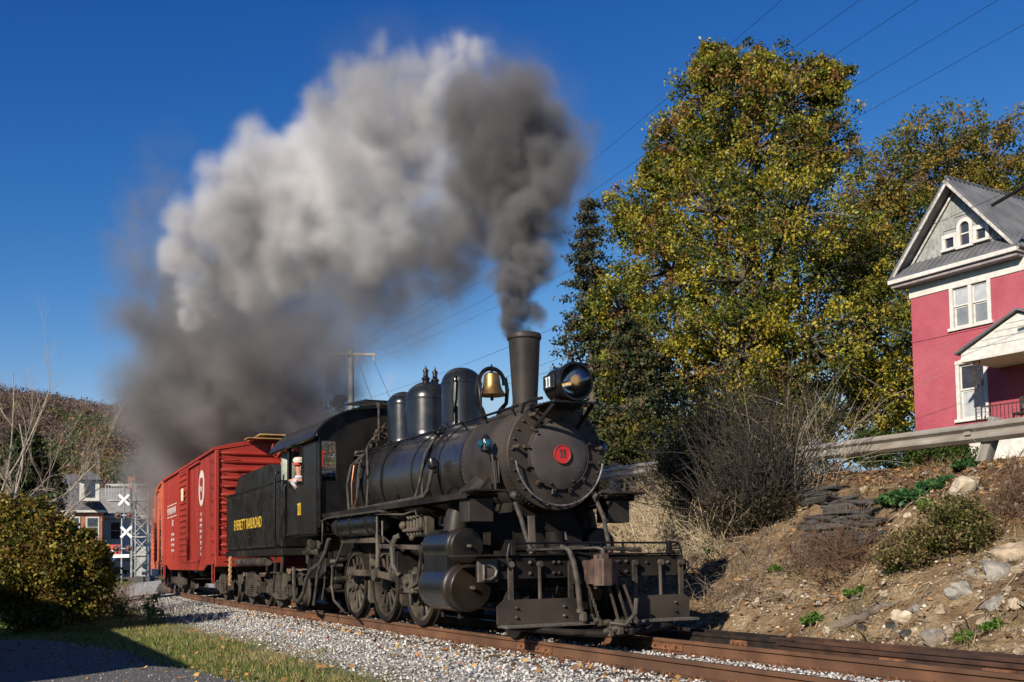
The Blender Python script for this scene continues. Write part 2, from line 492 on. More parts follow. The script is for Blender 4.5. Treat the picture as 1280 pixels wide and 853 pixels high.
for s in (1, -1):
    c = cuts[s]
    for a, b_ in zip(c, c[1:]):
        mb = rail_mesh(a + .003, b_ - .003, GV * s, step=2.0 if a < -50 else 1.0)
        r = mb.build('rail', 'rail_rust', track, ang=.5, recalc=True)
        st = MB()                                                   # worn running surface
        k = 0
        n = max(1, int(b_ - a))
        for i in range(n):
            p = a + (b_ - a) * i / n + .004; q = a + (b_ - a) * (i + 1) / n - .0
            st.add([T(p, GV * s - .024, zt(p) + .0012), T(p, GV * s + .024, zt(p) + .0012), T(q, GV * s + .024, zt(q) + .0012), T(q, GV * s - .024, zt(q) + .0012)], [(0, 1, 2, 3)])
        st.build('running_surface', 'rail_top', r)
    for j in c[1:-1]:
        if j < -30: continue
        for sd in (-1, 1):                                          # bolted joint bars, four bolts each
            jb = MB()
            for e in (-.45, .45): pass
            y = sd * .026
            jb.add([], [])
            vs = []
            for du in (-.46, .46):
                for a, z in ((.010, -.142), (.040, -.138), (.030, -.10), (.030, -.07), (.040, -.052), (.012, -.048)):
                    vs.append(T(j + du, GV * s + sd * a, z))
            fs = [(i, (i + 1) % 6, (i + 1) % 6 + 6, i + 6) for i in range(6)] + [tuple(range(6)), tuple(range(11, 5, -1))]
            jb.add(vs, fs)
            o = jb.build('joint_bar', 'iron_rust', track)
            for du in (-.34, -.12, .12, .34):
                bt = MB(); p = T(j + du, GV * s + sd * .028, -.085); bt.cyl(p, p + EV * sd * .035, .019, n=6); bt.build('bolt', 'iron_rust', o)
tie_mb = MB().box(-.115, .115, -1.28, 1.28, -.18, 0, .012)
tie_me = tie_mb.build('tie', 'tie_wood', track).data
bpy.data.objects.remove(track.children[-1])
plate_me = None
ti = 0
for u in np.arange(-58, 14, .53):
    p = T(u, random.uniform(-.05, .05), -.188 + zt(u) + random.uniform(-.006, .006))
    o = link('tie', tie_me, None, track); o.location = p; o.rotation_euler = (0, 0, TRACK_ANG + curve_ang(u) + random.uniform(-.015, .015))
    if -14 < u < 10:
        for s in (1, -1):                                           # tie plate and spikes where they can be seen
            pl = MB()
            for du, dv in ((0, 0),):
                pl.obox(T(u, GV * s, -.181), (.09, .17, .010), (EU, EV, Vector((0, 0, 1))))
            for du, dv in ((-.05, .082), (.05, -.082), (.06, .085), (-.06, -.085)):
                pl.obox(T(u + du, GV * s + dv, -.150), (.011, .016, .02), (EU, EV, Vector((0, 0, 1))))
            pl.build('tie_plate', 'iron_rust', track)
# rails of the second, unused track beside the bank (dark, not polished)
side = tag(bpy.data.objects.new('side_track', None), kind='structure'); COL.objects.link(side)
for (u0, u1, v0, v1, mt) in ((-9.0, 2.05, -1.62, -1.66, 'rail_black'), (2.07, 14.0, -1.42, -1.22, 'rail_dark'), (1.45, 14, -1.86, -1.84, 'rail_dark'), (-9.0, 1.43, -2.05, -2.08, 'rail_black'), (1.5, 14, -2.16, -2.20, 'rail_dark')):
    rail_mesh(u0, u1, v0, v1, dz=.012).build('rail', mt, side, ang=.5)
for (u, v) in ((1.05, -1.68), (3.9, -1.36), (5.2, -1.33)):
    mb = MB(); mb.obox(T(u, v, -.09), (.16, .045, .045), (EU, EV, Vector((0, 0, 1))), .01)
    for du in (-.1, 0, .1): mb.cyl(T(u + du, v + .04, -.09), T(u + du, v + .085, -.09), .02, n=6)
    mb.build('joint_bar', 'iron_rust', side)
# frog-like block and guard rail pieces between the rails where the tracks meet
mb = MB(); mb.obox(T(3.0, -1.02, -.11), (1.6, .05, .055), (EU, EV, Vector((0, 0, 1))), .01); mb.build('guard_bar', 'rail_dark', side)

# ------------------------------------------------------------------ loose stones: ballast
def stones(n, place, size, seed, tints):
    r = np.random.default_rng(seed)
    base = np.array([(1, 0, 0), (-1, 0, 0), (0, 1, 0), (0, -1, 0), (0, 0, 1), (0, 0, -1)], float)
    fc = np.array([(0, 2, 4), (2, 1, 4), (1, 3, 4), (3, 0, 4), (2, 0, 5), (1, 2, 5), (3, 1, 5), (0, 3, 5)])
    P = place(n, r); n = len(P)
    s = r.uniform(size[0], size[1], n)[:, None, None]
    sh = base[None] * r.uniform(.5, 1.15, (n, 6, 1)) + r.normal(0, .16, (n, 6, 3))
    a = r.uniform(0, 2 * PI, n); b = r.uniform(-.7, .7, n)
    ca, sa, cb, sb = np.cos(a), np.sin(a), np.cos(b), np.sin(b)
    x = sh[:, :, 0] * cb[:, None] + sh[:, :, 2] * sb[:, None]; z = -sh[:, :, 0] * sb[:, None] + sh[:, :, 2] * cb[:, None]; y = sh[:, :, 1]
    q = np.stack([x * ca[:, None] - y * sa[:, None], x * sa[:, None] + y * ca[:, None], z * .75], 2) * s + P[:, None, :]
    F = (fc[None] + (np.arange(n) * 6)[:, None, None]).reshape(-1, 3)
    t = np.array(tints)[r.integers(0, len(tints), n)] * r.uniform(.7, 1.2, (n, 1))
    return q.reshape(-1, 3), F, np.repeat(t, 8, axis=0)
leafmat('stone_tint', .9, 0)
leafmat('dead_leaf', .8, .15)
def ballast_place(n, r):
    out = []
    while len(out) < n:
        u = 9 - 44 * r.random() ** 1.6; v = r.uniform(-1.35, 3.1)
        if v > 2.0 and r.random() < (v - 2.0) / 1.3 * .85: continue
        if abs(abs(v) - GV) < .085: continue
        p = T(u, v); out.append((p.x, p.y, ground_z(u, v) + r.uniform(-.008, .024) + (.012 if v < 1.1 else 0)))
    return np.array(out)
greys = [(.39, .378, .36), (.50, .487, .465), (.28, .272, .26), (.60, .585, .555), (.41, .385, .35), (.16, .152, .145)]
V, F, t = stones(50000, ballast_place, (.014, .036), 3, greys)
tag(link('ballast_stones', npmesh('ballast_stones', V, F, t), 'stone_tint'), 'loose pale grey ballast stones heaped along the track', None, None, 'stuff')
def scatter_leaves(name, label, n, place, size, tints, seed, flat=.5):
    r = np.random.default_rng(seed)
    P = np.array(place(n, r)); n = len(P)
    d1 = r.normal(0, 1, (n, 3)); d1[:, 2] *= flat; d1 /= np.linalg.norm(d1, axis=1)[:, None]
    up = np.zeros((n, 3)); up[:, 2] = 1; up += r.normal(0, flat, (n, 3))
    d2 = np.cross(up, d1); d2 /= np.linalg.norm(d2, axis=1)[:, None]
    s = r.uniform(size[0], size[1], n)[:, None]
    q = np.stack([P - d1 * s, P + d2 * s * .7, P + d1 * s, P - d2 * s * .7], 1).reshape(-1, 3)
    F = np.arange(n * 4).reshape(-1, 4)
    t = np.array(tints)[r.integers(0, len(tints), n)] * r.uniform(.7, 1.25, (n, 1))
    return tag(link(name, npmesh(name, q, F, t), 'dead_leaf'), label, None, None, 'stuff')
def lp_track(n, r):
    out = []
    for _ in range(n):
        u = 8 - 26 * r.random() ** 1.3; v = r.normal(1.05, .5) if r.random() < .7 else r.uniform(-1.2, 3.5)
        p = T(u, v); out.append((p.x, p.y, ground_z(u, v) + .035))
    return out
AUT = [(.45, .17, .05), (.38, .22, .07), (.28, .13, .05), (.5, .3, .1), (.2, .1, .05)]
scatter_leaves('fallen_leaves', 'orange and brown leaves fallen along the ballast', 900, lp_track, (.025, .055), AUT, 4)
def lp_bank(n, r):
    out = []
    while len(out) < n:
        u = r.uniform(-12, 6); w = r.uniform(2.4, 9)
        cv = interp(u, CREST_V)
        if w > cv + .5: continue
        if r.random() > (.22 + .9 * max(0, (w - cv + 2) / 2)): continue
        p = T(u, -w); out.append((p.x, p.y, ground_z(u, -w) + .02))
    return out
scatter_leaves('leaf_litter', 'dry brown leaves littering the top of the earth bank', 9000, lp_bank, (.03, .06), [(.30, .15, .06), (.22, .11, .05), (.36, .22, .10), (.15, .08, .04), (.42, .25, .1)], 6)
# ------------------------------------------------------------------ lawn
def blades(name, label, n, place, h, w, tints, seed, mat='grass_blade', lean=.35, tint_fn=None):
    r = np.random.default_rng(seed)
    P = np.array(place(n, r)); n = len(P)
    a = r.uniform(0, 2 * PI, n); hh = r.uniform(h[0], h[1], n); ww = r.uniform(w * .6, w * 1.3, n)
    d = np.stack([np.cos(a), np.sin(a), np.zeros(n)], 1); ln = r.normal(0, lean, (n, 2)) * hh[:, None]
    tip = P.copy(); tip[:, :2] += ln; tip[:, 2] += hh
    mid = P.copy(); mid[:, :2] += ln * .35; mid[:, 2] += hh * .55
    q = np.stack([P - d * ww[:, None], P + d * ww[:, None], mid + d * ww[:, None] * .7, tip, mid - d * ww[:, None] * .7], 1).reshape(-1, 3)
    F = np.arange(n * 5).reshape(-1, 5)
    t = np.array(tints)[tint_fn(P, r) if tint_fn else r.integers(0, len(tints), n)] * r.uniform(.7, 1.25, (n, 1))
    return tag(link(name, npmesh(name, q, F, t), mat), label, None, None, 'stuff')
leafmat('grass_blade', .6, .3)
def drive_edge(y): return interp(y, [(4, -.9), (10, -2.2), (12, -2.9), (13.2, -3.8), (15, -5.1), (17, -6.3), (18.5, -7.3), (19.6, -8.6), (20.4, -10.4)])
def lawn_place(n, r):
    out = []
    while len(out) < n:
        u = 4 - 32 * r.random() ** 1.1; v = r.uniform(2.4, 9)
        p = T(u, v)
        if p.y < 20.4 and p.x < drive_edge(p.y) - .1: continue
        k = sstep(2.5, 3.8, v + .8 * fbm(p.x * .8, p.y * .8))
        if r.random() > k: continue
        out.append((p.x, p.y, ground_z(u, v) - .01))
    return out
def lawn_tint(P, r):
    out = []
    for p in P:
        u, v = uv_of(p); k = sstep(7.0, 3.0, v) * .75 + .6 * fbm(p[0] * .7, p[1] * .7, 8.0)
        out.append(int(r.choice([2, 3, 5])) if r.random() < k else int(r.choice([0, 1, 4])))
    return np.array(out)
blades('lawn_grass', 'short green and straw coloured grass beside the ballast', 42000, lawn_place, (.03, .10), .006, [(.12, .19, .03), (.16, .21, .045), (.24, .22, .07), (.32, .26, .11), (.10, .16, .025), (.36, .30, .14)], 8, tint_fn=lawn_tint)
# ------------------------------------------------------------------ steam locomotive (local x forward, y to its left, z up; rail top z = 0)
pm('loco_black', (.0045, .0045, .005), (.010, .0095, .0095), 3.0, .17, .40, bump=.08, bscale=6, c3=(.022, .019, .016), s3=.4, spec=.36)
pm('dome_black', (.007, .008, .011), (.013, .014, .017), 2.0, .20, .36, bump=.05, bscale=5, c3=(.02, .018, .016), s3=.4, coat=.1)
pm('smokebox_paint', (.019, .016, .0145), (.036, .030, .026), 3.0, .40, .58, bump=.14, bscale=26, c3=(.070, .055, .044), s3=.6, bdist=.006, spec=.2)
pm('door_paint', (.050, .045, .043), (.085, .077, .073), 3.5, .42, .6, bump=.14, bscale=24, c3=(.04, .032, .028), s3=.6, bdist=.006, spec=.25)
pm('cylinder_paint', (.008, .0062, .005), (.019, .0145, .011), 4, .28, .45, bump=.10, bscale=20, c3=(.035, .025, .018), s3=.5, bdist=.005, spec=.35)
pm('boiler_jacket', (.010, .010, .012), (.020, .019, .020), 2.2, .20, .36, bump=.06, bscale=5, c3=(.035, .030, .026), s3=.5, spec=.6, coat=.15)
pm('frame_black', (.006, .0052, .005), (.014, .012, .0105), 5, .6, .75, bump=.2, bscale=30, c3=(.036, .029, .023), s3=.6, bdist=.006, spec=.15)
pm('gear_dust', (.014, .0115, .0095), (.05, .041, .033), 6, .45, .7, bump=.3, bscale=40, c3=(.16, .135, .105), s3=.5, bdist=.004, spec=.2)
pm('pipe_grey', (.03, .026, .023), (.07, .06, .05), 8, .42, .6, bump=.15, bscale=40, bdist=.003, spec=.25)
pm('coupler_rust', (.045, .026, .018), (.105, .060, .042), 7, .7, bump=.5, bscale=40, c3=(.06, .05, .045), s3=.6, bdist=.006)
pm('steel_worn', (.22, .2, .18), (.4, .37, .33), 9, .3, .5, metal=.8)
pm('brass', (.26, .155, .055), (.36, .23, .09), 5, .34, .5, metal=.85, c3=(.10, .06, .03), s3=.6)
pm('plate_red', (.42, .012, .012), (.50, .02, .018), 9, .35, .5, coat=.3)
pm('white_paint', (.72, .71, .68), (.8, .79, .76), 9, .5)
pm('yellow_paint', (.62, .40, .03), (.72, .48, .04), 9, .45)
pm('reflector', (.46, .47, .48), (.55, .55, .56), 3, .12, .2, metal=1.0)
pm('lamp_blue', (.008, .045, .07), (.012, .07, .10), 3, .08, coat=1.0)
pm('copper', (.30, .11, .05), (.42, .18, .09), 9, .35, .5, metal=.8)
pm('wood_dark', (.05, .042, .036), (.11, .095, .08), 6, .85, bump=.5, bscale=20, stretch=(1, 6, 6))
pm('canister', (.22, .25, .2), (.30, .32, .27), 6, .5)
def glassmat(name, tint=(1, 1, 1), rough=.02):
    m, n, l, b = nodes_of(name)
    b.inputs['Base Color'].default_value = (*tint, 1); b.inputs['Roughness'].default_value = rough
    b.inputs['Transmission Weight'].default_value = 1.0; b.inputs['IOR'].default_value = 1.1
    MATS[name] = m
glassmat('clear_glass')
pm('bulb', (1, .75, .4), None, 1, .3, emit=(1.0, .62, .25, .6))
def digits11(name, parent, mat, org, xd, yd, h, depth=.006):
    """slab-serif 11 as flat raised figures"""
    mb = MB(); x = Vector(xd).normalized(); y = Vector(yd).normalized(); nrm = x.cross(y); o = Vector(org)
    for s in (-1, 1):
        c = o + x * s * h * .27
        mb.obox(c, (h * .085, h * .5, depth), (x, y, nrm))
        mb.obox(c - y * h * .45, (h * .16, h * .05, depth * 1.02), (x, y, nrm))
        mb.obox(c + y * h * .40 - x * h * .10, (h * .13, h * .06, depth * .98), (x, y, nrm))
    return mb.build(name, mat, parent)
LOCO = thing('steam_locomotive', 'black steam locomotive with tall stack, brass bell and red round number plate', 'locomotive', O, TRACK_ANG)
BZ = 2.48
def P(mb, name, mat, parent=None, ang=.6): return mb.build(name, mat, LOCO if parent is None else parent, ang)
X = Vector((1, 0, 0))
# boiler and smokebox
mb = MB().lathe((-2.3, 0, BZ), (-1, 0, 0), [(.745, 0), (.745, .6), (.75, 1.8), (.78, 2.6), (.83, 3.3), (.84, 5.2)], 64)
boiler = P(mb, 'boiler', 'boiler_jacket')
for u, r in ((-2.34, .757), (-3.2, .757), (-4.3, .768), (-5.55, .850), (-6.6, .850)):
    P(MB().lathe((u, 0, BZ), (-1, 0, 0), [(r - .02, 0), (r, .002), (r, .055), (r - .02, .057)], 64), 'boiler_band', 'loco_black', boiler)
mb = MB().lathe((-.80, 0, BZ), (-1, 0, 0), [(.76, 0), (.765, .03), (.765, 1.5), (.75, 1.51)], 64)
smokebox = P(mb, 'smokebox', 'smokebox_paint')
def rivets(name, pts, r, h, axis, mat, parent):
    mb = MB()
    for p in pts:
        p = Vector(p); a = Vector(axis(p)) if callable(axis) else Vector(axis)
        mb.lathe(p, a, [(r, 0), (r * .85, h * .6), (r * .3, h)], 6)
    o = mb.build(name, mat, parent, 1.2); o['kind'] = 'stuff'; return o
radial = lambda p: (0, p.y, p.z - BZ)
rivets('rivet_rows', [(u, .765 * math.sin(a), BZ + .765 * math.cos(a)) for u in (-.88, -2.22, -2.28) for a in np.arange(0, 2 * PI, .085)], .012, .014, radial, 'smokebox_paint', smokebox)
# smokebox front: ring with bolts, domed door, dogs, number plate
mb = MB().lathe((-.80, 0, BZ), (1, 0, 0), [(.765, 0), (.765, .02), (.755, .032), (.47, .034), (.0, .034)], 64)
front = P(mb, 'smokebox_front', 'smokebox_paint')
rivets('ring_bolts', [(-.768, .70 * math.sin(a), BZ + .70 * math.cos(a)) for a in np.arange(0, 2 * PI, 2 * PI / 30)], .022, .038, (1, 0, 0), 'smokebox_paint', front)
DZ = BZ + .01; DY = .02
door = P(MB().lathe((-.766, DY, DZ), (1, 0, 0), [(.485, 0), (.485, .035), (.465, .05), (.40, .075), (.28, .105), (.16, .12), (0, .124)], 56), 'smokebox_door', 'door_paint')
P(MB().ring((-.728, DY, DZ), X, .475, .016, 56, 8), 'door_rim', 'smokebox_paint', door)
for i in range(12):
    a = 2 * PI * (i + .35) / 12
    c = Vector((-.735, DY + .505 * math.sin(a), DZ + .505 * math.cos(a))); rad = Vector((0, math.sin(a), math.cos(a)))
    mb = MB().obox(c - rad * .01, (.018, .07, .026), (X, rad, X.cross(rad)), .008); mb.cyl(c + X * .01, c + X * .06, .02, n=8)
    P(mb, 'door_dog', 'smokebox_paint', door)
pl = P(MB().lathe((-.648, DY, DZ), (1, 0, 0), [(.128, 0), (.135, .02), (.135, .032), (.122, .034), (.118, .026), (0, .026)], 40), 'number_plate', 'plate_red', door)
pl['label'] = 'round red number plate with raised 11'
digits11('numerals', pl, 'gear_dust', (-.620, DY, DZ + .012), (0, 1, 0), (0, 0, 1), .105, .008)
P(MB().ring((-.618, DY, DZ), X, .126, .006, 40, 6), 'plate_rim', 'coupler_rust', pl)
rivets('hinge_bolts', [(-.70, DY - .34, DZ + .28), (-.70, DY + .33, DZ + .24), (-.70, DY + .30, DZ - .22), (-.69, DY + .2, DZ - .36), (-.69, DY - .16, DZ - .40)], .02, .03, (1, 0, 0), 'smokebox_paint', door)
# handrail round the lower half of the front
pts = arc((-.66, 0, BZ), .70, 188, 352, 30, 'yz')
gr = P(MB().tube(pts, .014, 8), 'front_grab_rail', 'steel_worn')
for i in (0, 8, 15, 22, 30): P(MB().cyl(pts[i], (-.775, pts[i][1] * .98, BZ + (pts[i][2] - BZ) * .98), .014, n=6), 'rail_bracket', 'smokebox_paint', gr)
for y, z in ((-.66, 2.58), (.66, 2.60), (-.40, 3.03)):
    P(MB().cyl((-.775, y, z), (-.66, y, z), .03, .022, n=10).sphere((-.65, y, z), .034, 8, 6), 'rail_knob', 'gear_dust', gr)
# stack
stack = P(MB().lathe((-1.67, 0, 3.16), (0, 0, 1), [(.40, -.02), (.34, .06), (.24, .11), (.188, .17), (.186, .25), (.212, .7), (.232, 1.08), (.236, 1.12), (.256, 1.14), (.258, 1.19), (.245, 1.215), (.225, 1.215), (.215, 1.1), (.2, .6)], 40, caps=False), 'stack', 'smokebox_paint')
P(MB().lathe((-1.67, 0, 3.18), (0, 0, 1), [(.35, 0), (.352, .03), (.33, .04)], 40, caps=False), 'stack_base_ring', 'smokebox_paint', stack)
# headlight: drum body, rim, parabolic reflector, bulb, glass, number boards
HX, HZ = -.20, 3.44
hl = P(MB().lathe((HX - .50, 0, HZ), X, [(.0, -.03), (.12, -.02), (.235, .02), (.245, .06), (.245, .44), (.25, .45), (.238, .452), (.238, .3)], 40, caps=False), 'headlight', 'loco_black')
P(MB().lathe((HX - .06, 0, HZ), X, [(.245, 0), (.268, .005), (.272, .06), (.262, .085), (.238, .085), (.232, .03)], 40, caps=False), 'headlight_rim', 'loco_black', hl)
P(MB().lathe((HX - .34, 0, HZ), X, [(.002, 0), (.05, .012), (.10, .05), (.15, .11), (.19, .19), (.225, .29), (.236, .335)], 40, caps=False), 'reflector', 'reflector', hl)
P(MB().sphere((HX - .21, .03, HZ), .02, 12, 8).cyl((HX - .34, 0, HZ), (HX - .23, 0, HZ), .018, n=8), 'bulb', 'bulb', hl)
P(MB().lathe((HX + .004, 0, HZ), X, [(0, 0), (.236, 0), (.236, .006), (0, .012)], 40), 'lens', 'clear_glass', hl)
for s in (-1, 1):
    nb = P(MB().box(HX - .42, HX - .12, s * .235, s * .275, HZ - .085, HZ + .115, .008), 'number_board', 'loco_black', hl)
    digits11('numerals', nb, 'white_paint', (HX - .27, s * .278, HZ + .015), (-s, 0, 0), (0, 0, 1), .14, .004)
P(MB().box(HX - .36, HX - .1, -.12, .12, HZ - .30, HZ - .24, .01).box(HX - .30, HX - .22, -.2, .2, HZ - .27, HZ - .21), 'headlight_foot', 'loco_black', hl)
br = P(MB().box(-.80, -.22, -.34, .34, 3.145, 3.175, .006).box(-.80, -.76, -.40, .40, 3.12, 3.19), 'headlight_bracket', 'loco_black')
for s in (-1, 1):
    P(MB().bar((-.78, s * .33, 2.86), (-.26, s * .3, 3.14), .03, .05), 'bracket_stay', 'loco_black', br)
    P(MB().tube([(-.80, s * .52, 3.06), (-.72, s * .52, 3.18), (-.55, s * .50, 3.21), (-.35, s * .44, 3.21)], .022, 8), 'step_bar', 'loco_black', br)
# bell in its yoke
BU, BB = -2.78, 3.62
bell = P(MB().lathe((BU, 0, BB), (0, 0, 1), [(.212, 0), (.219, .01), (.198, .04), (.162, .095), (.138, .17), (.127, .27), (.118, .335), (.085, .36), (.03, .37), (.0, .371)], 36), 'bell', 'brass')
P(MB().tube(arc((BU, 0, BB + .22), .215, -10, 190, 18, 'yz'), .034, 8).cyl((BU, 0, BB + .32), (BU, 0, BB + .50), .034, .012, n=8).sphere((BU, 0, BB + .42), .035, 8, 6), 'bell_yoke', 'loco_black', bell)
for s in (-1, 1):
    P(MB().tube([(BU, s * .24, BB + .30), (BU, s * .27, BB + .1), (BU - .02, s * .26, BB - .10), (BU - .04, s * .16, BB - .22), (BU - .04, s * .1, BB - .40)], [.03, .034, .034, .04, .05], 8), 'bell_stand', 'loco_black', bell)
P(MB().cyl((BU, 0, BB + .05), (BU, 0, BB - .045), .014, n=6).sphere((BU, 0, BB - .05), .03, 8, 6), 'clapper', 'gear_dust', bell)
P(MB().tube([(BU + .02, -.24, BB + .25), (BU + .10, -.27, BB + .12), (BU + .14, -.27, BB - .1), (BU + .13, -.25, BB - .25)], .016, 6), 'bell_rope_lever', 'loco_black', bell)
# domes
def dome(name, u, r, top, flare=.1, base=3.0, mat='dome_black'):
    h = top - base; c = r * .80
    prof = [(r * 1.5, -.12), (r * 1.32, .06), (r * 1.12, .18), (r * 1.02, .26)] + [(r, .34), (r, h - c)]
    for i in range(1, 9):
        a = R(90 * i / 8); prof.append((r * math.cos(a) if i < 8 else 0.0, h - c + c * math.sin(a)))
    d = P(MB().lathe((u, 0, base), (0, 0, 1), prof, 44), name, mat)
    P(MB().lathe((u, 0, base + h - c), (0, 0, 1), [(r + .001, -.018), (r + .010, -.014), (r + .010, .014), (r + .001, .018)], 44, caps=False), 'dome_seam', mat, d)
    return d
sd = dome('sand_dome', -3.93, .34, 4.26)
std = dome('steam_dome', -5.36, .42, 4.25)
d3 = dome('sand_dome', -6.58, .32, 4.25)
for du, dy in ((.06, .1), (.16, -.12)):
    P(MB().lathe((-5.36 + du, dy, 4.18), (0, 0, 1), [(.06, 0), (.06, .06), (.075, .08), (.075, .1), (.045, .13), (.04, .22), (.055, .225), (.05, .25), (.018, .28), (.012, .33)], 16), 'safety_valve', 'loco_black', std)
for s in (-1, 1):
    for k, dom in enumerate((sd, d3)):
        uu = (-3.93, -6.58)[k]
        P(MB().tube([(uu + .1, s * .36, 3.2), (uu + .22, s * .62, 2.98), (uu + .3, s * .83, 2.5), (uu + .3, s * .86, 1.95)], .022, 8), 'sand_pipe', 'pipe_grey', dom)
        P(MB().sphere((uu + .1, s * .34, 3.24), .06, 10, 8).cyl((uu + .1, s * .3, 3.24), (uu + .1, s * .45, 3.2), .035, n=8), 'sand_trap', 'loco_black', dom)
P(MB().tube([(-3.66, -.30, 3.5), (-3.60, -.33, 3.75), (-3.60, -.30, 4.0), (-3.66, -.25, 4.1)], .02, 6).cyl((-3.61, -.32, 3.3), (-3.61, -.32, 3.62), .028, n=8), 'bell_ringer', 'frame_black', sd)
# turret, whistle and piping in front of the cab
tur = P(MB().cyl((-7.05, 0, 3.2), (-7.05, 0, 3.62), .12, n=16).cyl((-7.05, -.42, 3.45), (-7.05, .42, 3.45), .07, n=12), 'steam_turret', 'pipe_grey')
for y, z in ((-.38, 3.52), (-.26, 3.6), (-.46, 3.36), (-.2, 3.42), (-.5, 3.24)):
    P(MB().sphere((-7.0, y, z), .055, 8, 6).cyl((-7.0, y, z), (-6.86, y, z + .02), .025, n=8).ring((-6.84, y, z + .02), X, .05, .01, 12, 5), 'turret_valve', 'gear_dust', tur)
P(MB().cyl((-6.98, -.36, 3.45), (-6.98, -.36, 3.98), .024, n=8).cyl((-6.98, -.36, 3.98), (-6.98, -.36, 4.08), .04, n=10), 'whistle', 'pipe_grey', tur)
for k, (a, b_) in enumerate((((-7.0, -.46, 3.34), (-6.2, -.86, 2.6)), ((-7.05, -.5, 3.2), (-6.55, -.9, 2.35)))):
    a = Vector(a); b_ = Vector(b_); md = (a + b_) / 2 + Vector((.12, -.12, .16))
    P(MB().tube([a, a * .7 + md * .3 + Vector((0, -.02, .04)), md, b_ * .7 + md * .3, b_], .022, 8), 'turret_pipe', 'pipe_grey', tur)
# handrails along the boiler
for s in (-1, 1):
    hr = P(MB().tube([(-.95, s * .50, 3.185), (-1.6, s * .56, 3.16), (-2.8, s * .60, 3.14), (-5.0, s * .64, 3.13), (-7.3, s * .70, 3.1)], .019, 8), 'boiler_handrail', 'loco_black')
    for u in (-1.0, -1.9, -2.6, -3.7, -4.8, -5.9, -7.0):
        a = math.atan2(.6, .64); rr = .76 if u > -4.4 else .84
        y = .555 + .02 * (-u - 1.5); 
        P(MB().cyl((u, s * .50, BZ + math.sqrt(max(.01, rr ** 2 - .25)) - .02), (u, s * (.56 if u > -2 else .62), 3.145), .016, n=6).sphere((u, s * (.56 if u > -2 else .62), 3.145), .03, 8, 6), 'handrail_stud', 'loco_black', hr)
# boiler-side pipes on the near side
pp = [(-7.35, -.98, 2.02), (-6.75, -.98, 2.02), (-6.62, -.97, 2.06), (-6.55, -.95, 2.2), (-6.5, -.92, 2.75), (-6.52, -.9, 2.84), (-6.62, -.88, 2.88), (-6.85, -.86, 2.88)]
P(MB().tube(pp[1:], .03, 10), 'feed_pipe', 'pipe_grey')
P(MB().tube([(-6.68, -.99, 2.04), (-6.5, -1.02, 2.0), (-5.8, -1.02, 2.0), (-3.4, -1.02, 2.03), (-3.2, -1.0, 2.05), (-3.12, -.96, 2.14), (-3.1, -.90, 2.45)], .034, 10), 'injector_pipe', 'pipe_grey')
P(MB().lathe((-3.1, -.85, 2.40), (0, -.25, 1), [(.03, 0), (.05, .02), (.05, .08), (.09, .1), (.09, .17), (.06, .24), (.0, .26)], 14), 'check_valve', 'loco_black')
P(MB().tube([(-3.62, -.99, 2.0), (-3.62, -.90, 2.3), (-3.62, -.80, 2.75), (-3.66, -.62, 3.0), (-3.8, -.45, 3.2)], .022, 8), 'sand_feed', 'pipe_grey')
P(MB().tube([(-6.98, -.90, 2.1), (-6.95, -.92, 2.5), (-6.98, -.86, 2.86)], .012, 6), 'copper_line', 'copper')
P(MB().tube([(-7.1, -.92, 2.0), (-7.15, -.94, 2.5), (-7.08, -.88, 2.86), (-6.9, -.7, 3.06)], .028, 8), 'blower_pipe', 'pipe_grey')
# running boards with front box
for s in (-1, 1):
    rb = P(MB().box(-7.43, -.86, s * .86, s * 1.34, 1.90, 1.945, .006).box(-7.43, -.86, s * 1.33, s * 1.355, 1.875, 1.96, .004), 'running_board', 'frame_black')
    P(MB().box(-1.22, -.90, s * .92, s * 1.29, 1.56, 1.885, .008), 'tool_box', 'smokebox_paint', rb)
    P(MB().box(-.98, -.60, s * .86, s * 1.37, 1.955, 1.985, .006), 'front_step_plate', 'frame_black', rb)
    for u in (-1.4, -2.6, -3.8, -5.0, -6.2):
        P(MB().bar((u, s * .74, 2.2), (u, s * .95, 1.92), .03, .05).bar((u, s * .6, 1.7), (u, s * 1.3, 1.88), .03, .05), 'board_bracket', 'frame_black', rb)
    # air reservoir under the board
    ar = P(MB().lathe((-6.95, s * 1.16, 1.69), X, [(0, 0), (.13, .03), (.19, .1), (.195, .14), (.195, 2.26), (.19, 2.3), (.13, 2.37), (0, 2.4)], 28), 'air_reservoir', 'loco_black')
    for u in (-6.6, -5.85, -4.95):
        P(MB().ring((u, s * 1.16, 1.69), X, .20, .018, 24, 6), 'tank_strap', 'frame_black', ar)
    P(MB().tube([(-7.5, s * 1.38, 1.80), (-7.0, s * 1.38, 1.86), (-4.2, s * 1.38, 1.86), (-3.9, s * 1.36, 1.83)], .018, 6), 'air_line', 'pipe_grey', ar)
    P(MB().tube([(-7.35, s * 1.36, 1.84), (-7.3, s * 1.38, 1.6), (-7.32, s * 1.38, 1.42), (-7.36, s * 1.4, 1.38)], .016, 6), 'drain_pipe', 'pipe_grey', ar)
P(MB().tube([(-4.6, -1.32, 1.83), (-4.0, -1.34, 1.80), (-3.2, -1.34, 1.76), (-2.75, -1.32, 1.80), (-2.7, -1.32, 1.70)], .014, 6), 'oil_line', 'gear_dust')
